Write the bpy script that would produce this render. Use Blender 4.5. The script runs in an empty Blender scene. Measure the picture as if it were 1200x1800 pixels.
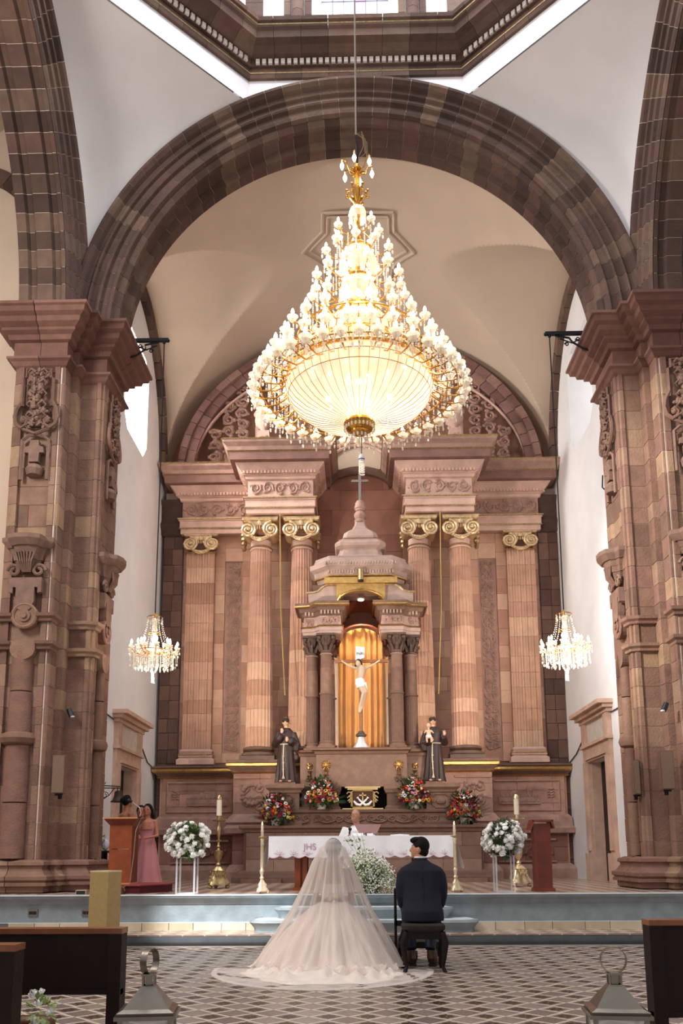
import bpy, math, random
from math import sin, cos, pi, sqrt, radians, atan2
from mathutils import Vector, Matrix
random.seed(7)
sc = bpy.context.scene
col = sc.collection
# ------------------------------------------------------------------ camera
H = 1.2
FPX = 1522.0
def make_camera():
    p, yaw, roll = radians(10), radians(1.13), radians(.3)
    fw = Vector((-sin(yaw)*cos(p), cos(yaw)*cos(p), sin(p)))
    r = fw.cross(Vector((0, 0, 1))).normalized(); u = r.cross(fw)
    r2 = r*cos(roll) - u*sin(roll); u2 = u*cos(roll) + r*sin(roll)
    cd = bpy.data.cameras.new('camera'); co = bpy.data.objects.new('camera', cd); col.objects.link(co)
    m = Matrix.Identity(4)
    for i in range(3):
        m[i][0] = r2[i]; m[i][1] = u2[i]; m[i][2] = -fw[i]
    m[2][3] = H
    co.matrix_world = m
    cd.sensor_fit = 'VERTICAL'; cd.sensor_height = 36; cd.sensor_width = 24
    cd.lens = FPX/1800*36
    cd.shift_y = (1232-900)/1800
    cd.clip_start = .1; cd.clip_end = 200
    sc.camera = co
make_camera()
# ------------------------------------------------------------------ world, exposure
w = bpy.data.worlds.new('world'); sc.world = w; w.use_nodes = True
bg = w.node_tree.nodes['Background']
bg.inputs[0].default_value = (.95, .96, 1, 1); bg.inputs[1].default_value = .40
sc.view_settings.view_transform = 'Standard'; sc.view_settings.look = 'None'
sc.view_settings.gamma = 1; sc.view_settings.use_curve_mapping = False
sc.view_settings.exposure = 0.58
def light(name, typ, loc, power, color, size=.1, rot=None, **k):
    ld = bpy.data.lights.new(name, typ); ld.energy = power; ld.color = color
    if typ == 'POINT': ld.shadow_soft_size = size
    if typ == 'SPOT': ld.shadow_soft_size = size; ld.spot_size = k.get('spot', 1); ld.spot_blend = .6
    if typ == 'SUN': ld.angle = size
    if typ == 'AREA': ld.shape = 'RECTANGLE'; ld.size = size; ld.size_y = k.get('sy', size)
    o = bpy.data.objects.new(name, ld); col.objects.link(o); o.location = loc
    if rot is not None: o.rotation_euler = Vector(rot).to_track_quat('-Z', 'Y').to_euler()
    return o
# daylight of the left chancel window and of the right hand nave windows; the warm lamps are in the chandelier builders
light('daylight_left_window', 'AREA', (-6.7, 17.0, 11.6), 850, (1, .97, .93), 2.0, rot=(1, .05, -.35), sy=2.4)
light('daylight_right_window', 'AREA', (6.8, 17.0, 11.4), 40, (.97, .97, 1), 1.8, rot=(-1, .05, -.35), sy=2.4)
light('daylight_dome', 'AREA', (.05, 9.1, 20.5), 1200, (.90, .94, 1), 7.5, rot=(0, 0, -1), sy=7.5)
light('daylight_transept_window', 'AREA', (-9.2, 6.5, 9.5), 600, (1, .96, .93), 2.2, rot=(1, .42, -.35), sy=3)
light('daylight_transept_sun', 'SPOT', (-9.0, 5.0, 10.0), 9500, (1, .95, .9), .4, rot=(13.9, 8.35, -4.0), spot=.40)
light('daylight_nave_window', 'SPOT', (-4.0, 1.0, 11.0), 13000, (.93, .97, 1), .12, rot=(2.1, 11.4, -10.7), spot=.15)

# ------------------------------------------------------------------ materials
def lin(h):
    h = h.lstrip('#'); r = []
    for i in (0, 2, 4):
        c = int(h[i:i+2], 16)/255
        r.append(c/12.92 if c <= .04045 else ((c+.055)/1.055)**2.4)
    return (*r, 1)
MATS = {}
def mat(name, c='#888888', rough=.7, metal=0, var=.12, vs=6, bump=.2, bs=40, pal=None, emit=None, es=0, alpha=None, trans=0, spec=None, coat=0, sheen=0):
    if name in MATS: return MATS[name]
    m = bpy.data.materials.new(name); m.use_nodes = True; MATS[name] = m
    nt = m.node_tree; N = nt.nodes; L = nt.links; b = N['Principled BSDF']
    b.inputs['Roughness'].default_value = rough; b.inputs['Metallic'].default_value = metal
    if spec is not None: b.inputs['Specular IOR Level'].default_value = spec
    if coat: b.inputs['Coat Weight'].default_value = coat
    if trans: b.inputs['Transmission Weight'].default_value = trans
    if sheen: b.inputs['Sheen Weight'].default_value = sheen
    tc = N.new('ShaderNodeTexCoord')
    src = None
    if pal:
        oi = N.new('ShaderNodeObjectInfo'); cr = N.new('ShaderNodeValToRGB'); cr.color_ramp.interpolation = 'CONSTANT'
        e = cr.color_ramp.elements
        while len(e) < len(pal): e.new(.5)
        for i, h in enumerate(pal): e[i].position = i/len(pal); e[i].color = lin(h)
        L.new(oi.outputs['Random'], cr.inputs[0]); src = cr.outputs[0]
    if var > 0:
        n = N.new('ShaderNodeTexNoise'); n.inputs['Scale'].default_value = vs; n.inputs['Detail'].default_value = 6
        L.new(tc.outputs['Object'], n.inputs['Vector'])
        mr = N.new('ShaderNodeMapRange'); mr.inputs[1].default_value = .3; mr.inputs[2].default_value = .7
        mr.inputs[3].default_value = 1-var; mr.inputs[4].default_value = 1+var
        L.new(n.outputs[0], mr.inputs[0])
        mx = N.new('ShaderNodeMix'); mx.data_type = 'RGBA'; mx.blend_type = 'MULTIPLY'; mx.inputs[0].default_value = 1
        if src: L.new(src, mx.inputs[6])
        else: mx.inputs[6].default_value = lin(c)
        L.new(mr.outputs[0], mx.inputs[7]); src = mx.outputs[2]
    if src: L.new(src, b.inputs['Base Color'])
    else: b.inputs['Base Color'].default_value = lin(c)
    if bump > 0:
        n2 = N.new('ShaderNodeTexNoise'); n2.inputs['Scale'].default_value = bs; n2.inputs['Detail'].default_value = 4
        L.new(tc.outputs['Object'], n2.inputs['Vector'])
        bp = N.new('ShaderNodeBump'); bp.inputs['Strength'].default_value = bump; bp.inputs['Distance'].default_value = .02
        L.new(n2.outputs[0], bp.inputs['Height']); L.new(bp.outputs[0], b.inputs['Normal'])
    if emit: b.inputs['Emission Color'].default_value = lin(emit); b.inputs['Emission Strength'].default_value = es
    if alpha is not None: b.inputs['Alpha'].default_value = alpha
    return m
def off_closed(poly, d):
    n = len(poly); A = sum(poly[i][0]*poly[(i+1) % n][1]-poly[(i+1) % n][0]*poly[i][1] for i in range(n)); sg = 1 if A > 0 else -1; out = []
    for i in range(n):
        def nn(a, b):
            v = Vector((b[0]-a[0], b[1]-a[1])).normalized(); return Vector((v.y, -v.x))*sg
        a, b = nn(poly[i-1], poly[i]), nn(poly[i], poly[(i+1) % n]); q = max(.5, 1+a.dot(b)); m = (a+b)/q
        out.append((poly[i][0]-m.x*d, poly[i][1]-m.y*d))
    return out
def veilmat(name, c, density, rough=.6, fold=0, tl=.5):
    m = bpy.data.materials.new(name); m.use_nodes = True; MATS[name] = m
    nt = m.node_tree; N = nt.nodes; L = nt.links; N.remove(N['Principled BSDF'])
    out = N['Material Output']
    d = N.new('ShaderNodeBsdfDiffuse'); d.inputs[0].default_value = lin(c)
    t = N.new('ShaderNodeBsdfTranslucent'); t.inputs[0].default_value = lin(c)
    a = N.new('ShaderNodeMixShader'); a.inputs[0].default_value = tl; L.new(d.outputs[0], a.inputs[1]); L.new(t.outputs[0], a.inputs[2])
    g = N.new('ShaderNodeBsdfGlossy'); g.inputs['Roughness'].default_value = rough
    a2 = N.new('ShaderNodeMixShader'); a2.inputs[0].default_value = .0 if rough > .5 else .25; L.new(a.outputs[0], a2.inputs[1]); L.new(g.outputs[0], a2.inputs[2])
    tr = N.new('ShaderNodeBsdfTransparent'); mx = N.new('ShaderNodeMixShader')
    lw = N.new('ShaderNodeLayerWeight'); lw.inputs[0].default_value = .35
    mr = N.new('ShaderNodeMapRange'); mr.inputs[3].default_value = density; mr.inputs[4].default_value = min(1, density+.5)
    L.new(lw.outputs['Facing'], mr.inputs[0]); L.new(mr.outputs[0], mx.inputs[0])
    L.new(tr.outputs[0], mx.inputs[1]); L.new(a2.outputs[0], mx.inputs[2]); L.new(mx.outputs[0], out.inputs[0])
    return m
PAL_PIER = ['#7d5d4c', '#866553', '#705445', '#8a6a57', '#856154', '#90725e', '#78594b', '#97795f', '#805f50', '#7b5c4d']
PAL_ARCH = ['#523c32', '#5b443a', '#473329', '#634b3e', '#583f37', '#6a5344', '#4e392f', '#422f27', '#5d433a', '#645043']
PAL_PINK = ['#c1967c', '#caa088', '#b58a72', '#c49a82', '#bc8f7c', '#cea88e', '#b0846e', '#be957d']
PAL_SHRINE = ['#7c5f50', '#74574a', '#846555', '#6c5145']
pierm = mat('pier_stone', pal=PAL_PIER, rough=.85, var=.16, vs=5, bump=.5, bs=30)
archm = mat('arch_stone', pal=PAL_ARCH, rough=.85, var=.16, vs=5, bump=.5, bs=30)
pinkm = mat('pink_stone', pal=PAL_PINK, rough=.8, var=.12, vs=4, bump=.35, bs=40)
dpinkm = mat('weathered_pink_stone', '#a88577', rough=.85, var=.2, vs=5, bump=.5, bs=30)
lpinkm = mat('pale_pink_stone', '#cfab9b', rough=.8, var=.12, vs=5, bump=.4, bs=30)
lshr = mat('grey_beige_stone', '#b0958a', rough=.8, var=.12, vs=5, bump=.4)
shrm = mat('brown_cantera', pal=PAL_SHRINE, rough=.85, var=.15, vs=8, bump=.4, bs=60)
mortar = mat('lime_mortar', '#cbb8a9', rough=.95, var=.1, bump=.2)
dmortar = mat('shaded_mortar', '#5c443c', rough=.95, var=.1, bump=.2)
plaster = mat('white_plaster', '#e6e4e4', rough=.92, var=.05, vs=1.3, bump=.25, bs=6)
vaultm = mat('cream_plaster', '#c9b49f', rough=.95, var=.04, vs=1.2, bump=.15, bs=5)
gold = mat('gilding', '#c9a568', rough=.3, metal=1, var=.2, vs=20, bump=.3, bs=60)
agold = mat('aged_gilding', '#bda67c', rough=.42, metal=.9, var=.3, vs=25, bump=.4, bs=50)
brass = mat('brass', '#ccb182', rough=.3, metal=1, var=.1, vs=20, bump=.2, bs=40)
bsilver = mat('cream_metal', '#e6d6b4', rough=.35, metal=.7, var=.1, bump=.2)
wood_d = mat('dark_pew_wood', '#1d0b07', rough=.6, spec=.25, var=.3, vs=8, bump=.15, bs=50)
wood_o = mat('orange_varnished_wood', '#8c4013', rough=.35, var=.22, vs=9, bump=.1)
wood_r = mat('reddish_wood', '#74301a', rough=.4, var=.2, vs=9, bump=.1)
iron = mat('black_iron', '#15131a', rough=.5, metal=.6, var=0, bump=.1)
black = mat('black_plastic', '#0c0c0d', rough=.5, var=0, bump=0)
navy = mat('navy_suit', '#0b0e20', rough=.9, var=.12, vs=12, bump=.12, bs=90)
skin = mat('skin', '#c08a6c', rough=.55, var=.06, vs=12, bump=.05)
skin_d = mat('tanned_skin', '#a5694c', rough=.5, var=.06, vs=12, bump=.05)
hairm = mat('black_hair', '#0b0706', rough=.65, spec=.2, var=.3, vs=60, bump=.6, bs=90)
white = mat('white_cloth', '#ececee', rough=.9, var=.03, bump=.15, bs=20)
habit = mat('brown_habit', '#2a1a17', rough=.6, var=.2, vs=20, bump=.3, bs=30)
leafm = mat('green_leaf', '#2e4320', rough=.55, var=.35, vs=10, bump=.1)
leafl = mat('pale_green_leaf', '#8a9a5c', rough=.6, var=.3, vs=12, bump=.1)
rose = mat('white_petal', '#fbf9f3', rough=.8, var=.05, vs=20, bump=.3, bs=60)
stepm = mat('blue_grey_paint', '#8a9498', rough=.6, var=.15, vs=6, bump=.25, bs=30)
ledge = mat('pale_step_edge', '#ccd2d6', rough=.5, var=.1, vs=8, bump=.15)
beige = mat('beige_stone', pal=['#c7b89f', '#bcab91', '#cdbfa8', '#b8a78e'], rough=.7, var=.1, bump=.2)
steel = mat('brushed_steel', '#8c8379', rough=.36, metal=1, var=.1, vs=4, bump=.05)
acryl = mat('clear_acrylic', '#e8eaee', rough=.08, var=0, bump=0, alpha=.32)
crys = veilmat('cut_crystal', '#fbf7ee', .55, .12, tl=.6)
bowlm = veilmat('glass_rods', '#f2e6d2', .72, .18, tl=.75)
dishm = veilmat('pressed_glass', '#fbf3e2', .6, .15, tl=.6)
bulbm = mat('lit_bulb', '#ffffff', emit='#ffe6bb', es=9, var=0, bump=0)
bulbc = mat('lit_candle_bulb', '#ffffff', emit='#fff0d8', es=9, var=0, bump=0)
cgold = mat('chandelier_gold', '#d09a45', rough=.25, metal=1, var=.1, bump=.1)

# ------------------------------------------------------------------ mesh builder
class G:
    def __init__(s, T=None): s.v = []; s.f = []; s.m = []; s.T = T
    def add(s, vs, fs, m=0):
        o = len(s.v)
        s.v += [s.T(*p) for p in vs] if s.T else [tuple(p) for p in vs]
        s.f += [tuple(i+o for i in f) for f in fs]; s.m += [m]*len(fs); return s
    def box(s, x0, x1, y0, y1, z0, z1, m=0):
        return s.add([(x0,y0,z0),(x1,y0,z0),(x1,y1,z0),(x0,y1,z0),(x0,y0,z1),(x1,y0,z1),(x1,y1,z1),(x0,y1,z1)],
            [(0,3,2,1),(4,5,6,7),(0,1,5,4),(1,2,6,5),(2,3,7,6),(3,0,4,7)], m)
    def taper(s, cx, cy, a0, b0, z0, a1, b1, z1, m=0):
        return s.add([(cx-a0,cy-b0,z0),(cx+a0,cy-b0,z0),(cx+a0,cy+b0,z0),(cx-a0,cy+b0,z0),(cx-a1,cy-b1,z1),(cx+a1,cy-b1,z1),(cx+a1,cy+b1,z1),(cx-a1,cy+b1,z1)],
            [(0,3,2,1),(4,5,6,7),(0,1,5,4),(1,2,6,5),(2,3,7,6),(3,0,4,7)], m)
    def prism(s, poly, z0, z1, m=0):
        n = len(poly)
        return s.add([(x,y,z0) for x,y in poly]+[(x,y,z1) for x,y in poly],
            [tuple(range(n))[::-1], tuple(range(n,2*n))]+[(i,(i+1)%n,(i+1)%n+n,i+n) for i in range(n)], m)
    def ext(s, base, vec, m=0):
        n = len(base)
        return s.add(list(base)+[(p[0]+vec[0],p[1]+vec[1],p[2]+vec[2]) for p in base],
            [tuple(range(n))[::-1], tuple(range(n,2*n))]+[(i,(i+1)%n,(i+1)%n+n,i+n) for i in range(n)], m)
    def loft(s, rings, m=0, cap=True, closed=True):
        n = len(rings[0]); vs = [p for r in rings for p in r]; fs = []
        for j in range(len(rings)-1):
            for i in range(n if closed else n-1):
                k = (i+1)%n; fs.append((j*n+i, j*n+k, (j+1)*n+k, (j+1)*n+i))
        if cap: fs += [tuple(range(n))[::-1], tuple(range((len(rings)-1)*n, len(rings)*n))]
        return s.add(vs, fs, m)
    def lathe(s, prof, c=(0,0,0), n=16, m=0, cap=True, sx=1, sy=1):
        return s.loft([[(c[0]+r*cos(2*pi*i/n)*sx, c[1]+r*sin(2*pi*i/n)*sy, c[2]+z) for i in range(n)] for r, z in prof], m, cap)
    def tube(s, pts, rad, n=6, m=0, cap=True, flat=1):
        P = [Vector(p) for p in pts]; rings = []; up = None
        for i, p in enumerate(P):
            t = (P[min(i+1,len(P)-1)]-P[max(i-1,0)])
            if t.length < 1e-9: t = Vector((0,0,1))
            t.normalize()
            if up is None: up = Vector((0,0,1)) if abs(t.z) < .9 else Vector((1,0,0))
            a = t.cross(up)
            if a.length < 1e-6: a = t.cross(Vector((0,1,0)))
            a.normalize(); b = t.cross(a)
            r = rad[i] if isinstance(rad, (list, tuple)) else rad
            rings.append([tuple(p+a*(r*cos(2*pi*k/n))+b*(r*flat*sin(2*pi*k/n))) for k in range(n)])
            up = -b
        return s.loft(rings, m, cap)
    def ball(s, c, r, n=12, k=8, m=0):
        if not isinstance(r, (list, tuple)): r = (r, r, r)
        vs = [(c[0], c[1], c[2]-r[2])]; fs = []
        for j in range(1, k):
            a = pi*j/k
            for i in range(n):
                b = 2*pi*i/n; vs.append((c[0]+r[0]*sin(a)*cos(b), c[1]+r[1]*sin(a)*sin(b), c[2]-r[2]*cos(a)))
        vs.append((c[0], c[1], c[2]+r[2])); e = len(vs)-1
        for i in range(n):
            q = (i+1)%n; fs.append((0, 1+q, 1+i)); fs.append((e, e-n+i, e-n+q))
            for j in range(k-2): fs.append((1+j*n+i, 1+j*n+q, 1+(j+1)*n+q, 1+(j+1)*n+i))
        return s.add(vs, fs, m)
    def mould(s, path, prof, closed=False, m=0):
        """sweep a profile [(offset,z)] along a plan path; offsets go to the right of travel"""
        n = len(path); nor = []
        def nn(a, b):
            d = Vector((b[0]-a[0], b[1]-a[1])).normalized(); return Vector((d.y, -d.x))
        for i in range(n):
            if closed: a, b = nn(path[i-1], path[i]), nn(path[i], path[(i+1)%n])
            else:
                a = nn(path[max(i-1,0)], path[max(i-1,0)+1]); b = nn(path[min(i,n-2)], path[min(i,n-2)+1])
            mm = (a+b); d = 1+a.dot(b); nor.append(mm/d if d > .05 else a)
        pr = list(prof)
        rings = [[(path[i][0]+nor[i].x*o, path[i][1]+nor[i].y*o, z) for o, z in pr] for i in range(n)]
        if closed: rings.append(rings[0])
        return s.loft(rings, m, cap=not closed)
def mesh(name, g, mats, smooth=False, off=None, ang=40):
    me = bpy.data.meshes.new(name)
    vs = g.v if off is None else [(a-off[0], b-off[1], c-off[2]) for a, b, c in g.v]
    me.from_pydata(vs, [], g.f)
    for m in (mats if isinstance(mats, (list, tuple)) else [mats]): me.materials.append(m)
    if any(g.m): me.polygons.foreach_set('material_index', g.m)
    if smooth:
        me.polygons.foreach_set('use_smooth', [True]*len(g.f)); me.set_sharp_from_angle(angle=radians(ang))
    me.update(); return me
WL = {}
def wl(p): return WL.get(p.name, Vector((0,0,0))) if p else Vector((0,0,0))
def tag(o, label=None, cat=None, group=None, kind=None):
    if label: o['label'] = label
    if cat: o['category'] = cat
    if group: o['group'] = group
    if kind: o['kind'] = kind
    return o
def obj(name, g, m, parent=None, smooth=False, label=None, cat=None, group=None, kind=None, ang=40):
    """mesh given in world coordinates; becomes a child of parent"""
    if parent is None:
        xs = [v[0] for v in g.v]; ys = [v[1] for v in g.v]; zs = [v[2] for v in g.v]
        loc = Vector(((min(xs)+max(xs))/2, (min(ys)+max(ys))/2, min(zs)))
    else: loc = wl(parent)
    o = bpy.data.objects.new(name, mesh(name, g, m, smooth, loc, ang)); col.objects.link(o)
    if parent: o.parent = parent
    else: o.location = loc
    WL[o.name] = loc.copy()
    return tag(o, label, cat, group, kind)
def thing(name, label, cat, loc=(0,0,0), group=None, kind=None, rz=0):
    o = bpy.data.objects.new(name, None); col.objects.link(o); o.location = loc; o.rotation_euler.z = rz
    o.empty_display_size = .1
    WL[o.name] = Vector(loc)
    return tag(o, label, cat, group, kind)
def inst(name, me, loc, parent=None, rz=0, sc_=1, rot=None, **k):
    """object sharing mesh data, at a world position"""
    o = bpy.data.objects.new(name, me); col.objects.link(o)
    o.location = Vector(loc)-wl(parent)
    o.rotation_euler = rot if rot else (0, 0, rz)
    o.scale = (sc_,)*3 if not isinstance(sc_, (tuple, list)) else sc_
    if parent: o.parent = parent
    WL[o.name] = Vector(loc)
    return tag(o, **k)
def children(o): return [c for c in bpy.data.objects if c.parent == o]
def copy_tree(o, parent=None, kids=None):
    kids = KIDS
    c = o.copy(); col.objects.link(c); c.parent = parent
    for ch in kids.get(o.name, []): copy_tree(ch, c)
    return c
KIDS = {}
def index_kids():
    KIDS.clear()
    for o in bpy.data.objects:
        if o.parent: KIDS.setdefault(o.parent.name, []).append(o)
def remesh(o, vox=.012, it=6):
    m = o.modifiers.new('remesh', 'REMESH'); m.mode = 'VOXEL'; m.voxel_size = vox; m.use_smooth_shade = True
    s = o.modifiers.new('smooth', 'SMOOTH'); s.factor = .5; s.iterations = it
    return o
XC = .05
def mx(x, side): return x if side < 0 else 2*XC-x      # mirror a left-hand x to the right
K = 1.05
def F(x, y, z): return (x*K, y*K, H+(z-H)*K)           # far group was measured on a nearer plane
def FM(side): return lambda x, y, z: F(mx(x, side), y, z)
def MM(side): return lambda x, y, z: (mx(x, side), y, z)
DZ = .63                                               # top of the dais
# ================================================================== STRUCTURE
def build_floor():
    g = G().box(-9, 9, -6, 11.85, -.1, 0)
    fl = obj('floor', g, mat('floor_grout', '#9a8a7c', rough=.5, var=.1, bump=.1), kind='structure', label='patterned tile floor of the nave')
    P = .292
    cream = mat('cream_tile_line', '#d6cab6', rough=.3, var=.1, vs=8, bump=.05)
    tau = mat('taupe_tile', pal=['#8d7c71', '#95857a', '#857369', '#9b8c81'], rough=.28, var=.1, vs=8, bump=.05)
    mau = mat('mauve_grey_tile', pal=['#7b6b68', '#84756f', '#73635f', '#8a7b76'], rough=.25, var=.12, vs=8, bump=.05)
    dk = mat('dark_tile_print', '#33201d', rough=.3, var=.2, bump=0)
    def dia(r, z): return [(r,0,z),(0,r,z),(-r,0,z),(0,-r,z)]
    def tile(pat, ox=0, oy=0, g=None):
        g = g or G(); r = P/2-.0025
        def A(vs, fs, m): g.add([(x+ox, y+oy, z) for x, y, z in vs], fs, m)
        ri = r-(.02 if pat else .006)
        A(dia(r, 0)+dia(r, .006)+dia(ri, .006), [(0,1,5,4),(1,2,6,5),(2,3,7,6),(3,0,4,7),(4,5,9,8),(5,6,10,9),(6,7,11,10),(7,4,8,11)], 0)
        A(dia(ri, .0055), [(0,1,2,3)], 1)
        if pat:
            for a in range(4):
                q = a*pi/2+pi/4; cx, cy = .038*cos(q), .038*sin(q); R = .031
                A([(cx+R*cos(q+t), cy+R*sin(q+t), .0065) for t in (0, .9, 1.9, 3.14, -1.9, -.9)], [(0,1,2,3,4,5)], 2)
                q = a*pi/2; cx, cy = .07*cos(q), .07*sin(q)
                A([(cx+.022*cos(q), cy+.022*sin(q), .0065),(cx-.016*sin(q), cy+.016*cos(q), .0065),(cx-.022*cos(q), cy-.022*sin(q), .0065),(cx+.016*sin(q), cy-.016*cos(q), .0065)], [(0,1,2,3)], 2)
        return g
    mp = mesh('patterned_tile', tile(True), [cream, tau, dk]); mq = mesh('plain_tile', tile(False), [cream, mau, dk])
    far_p, far_q = G(), G(); np_ = nq = 0
    cells = []
    for j in range(2, 46):
        for i in range(-16, 17):
            for h in (0, 1):
                x, y = XC+(i+h/2)*P, 1.2+(j+h/2)*P
                if y < 5.0 or y > 11.66 or abs(x) > .44*y+.4: continue
                cells.append((y, x, h))
    cells.sort()
    for y, x, h in cells:
        if y < 6.2 and abs(x) < .35*y and False: continue
        cnt = np_ if h == 0 else nq
        if y > 6.3 and cnt < 148:
            inst('tile', mp if h == 0 else mq, (x, y, 0), fl)
            if h == 0: np_ += 1
            else: nq += 1
        else: tile(h == 0, x, y, far_p if h == 0 else far_q)
    obj('patterned_tiles', far_p, [cream, tau, dk], fl, kind='stuff'); obj('plain_tiles', far_q, [cream, mau, dk], fl, kind='stuff')
    # low platform and dais
    chk = bpy.data.materials.new('dais_tiles'); chk.use_nodes = True
    nt = chk.node_tree; b = nt.nodes['Principled BSDF']; b.inputs['Roughness'].default_value = .25
    tc = nt.nodes.new('ShaderNodeTexCoord'); mp_ = nt.nodes.new('ShaderNodeMapping'); mp_.inputs['Rotation'].default_value = (0, 0, pi/4)
    ck = nt.nodes.new('ShaderNodeTexChecker'); ck.inputs['Scale'].default_value = 4.8; ck.inputs[1].default_value = lin('#bba794'); ck.inputs[2].default_value = lin('#8d7468')
    nt.links.new(tc.outputs['Object'], mp_.inputs[0]); nt.links.new(mp_.outputs[0], ck.inputs[0]); nt.links.new(ck.outputs[0], b.inputs['Base Color'])
    pf = obj('trim_1', G().box(-9, 9, 11.86, 12.9, 0, .128), mat('dark_step_paint', '#5b6266', rough=.5, var=.15, bump=.2), kind='structure', label='low dark grey first step across the nave')
    obj('tread', G().box(-9, 9, 11.8, 12.9, .128, .146), chk, pf)
    obj('nosing', G().mould([(-9, 11.86), (9, 11.86)], [(0,.02),(.03,.03),(.05,.06),(.055,.12),(.04,.14),(0,.147)]), mat('dark_step_paint'), pf, smooth=True)
    ds = obj('dais', G().box(-9, 9, 12.62, 21.5, 0, DZ-.02), stepm, kind='structure', label='blue grey painted dais of the sanctuary')
    obj('tread', G().box(-9, 9, 12.56, 21.5, DZ-.02, DZ), chk, ds)
    obj('nosing', G().mould([(-9, 12.62), (9, 12.62)], [(0,DZ-.14),(.03,DZ-.12),(.05,DZ-.06),(.11,DZ-.045),(.12,DZ-.02),(.1,DZ+.002),(0,DZ+.002)]), stepm, ds, smooth=True, ang=60)
    obj('edge', G().box(-9, 9, 12.49, 12.68, DZ-.008, DZ+.004), ledge, ds)
    i = 0; x = -5.0
    while x < 5:
        wd = random.uniform(.34, .46)
        obj('skirting_stone', G().box(x+.004, x+wd-.004, 12.56, 12.64, .146, .245), beige, ds); x += wd
    obj('skirting_top', G().box(-9, 9, 12.57, 12.64, .245, .252), ledge, ds)
    # two curved centre steps
    for k, (z0, z1, hw, yf) in enumerate(((.146, .305, 1.5, 12.1), (.305, .465, 1.18, 12.3))):
        pth = [(XC-hw+.1, 12.62), (XC-hw+.02, 12.5), (XC-hw, yf+.12), (XC-hw+.05, yf+.04), (XC-hw+.15, yf), (XC+hw-.15, yf), (XC+hw-.05, yf+.04), (XC+hw, yf+.12), (XC+hw-.02, 12.5), (XC+hw-.1, 12.62)]
        st = obj('trim_%d' % (k+2), G().prism(pth, z0, z1), stepm, kind='structure', label=('lower' if k == 0 else 'upper')+' of the two centre steps up to the dais')
        obj('nosing', G().mould(pth, [(0,z0+.02),(.01,z0+.06),(.05,z1-.05),(.07,z1-.03),(.06,z1),(-.02,z1+.003)]), stepm, st, smooth=True, ang=60)
        obj('tread', G().prism([(a, b_) for a, b_ in pth], z1, z1+.006), ledge, st)
    # electric sockets in the dais face
    so = G()
    for px in (-4.67, -3.9):
        so.box(px-.07, px+.07, 12.6, 12.62, .34, .44)
    s = obj('socket_plate', so, steel, ds); s2 = G()
    for px in (-4.67, -3.9): s2.box(px-.05, px-.005, 12.59, 12.6, .365, .41).box(px+.005, px+.05, 12.59, 12.6, .365, .41)
    obj('socket', s2, black, s)
build_floor()

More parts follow.
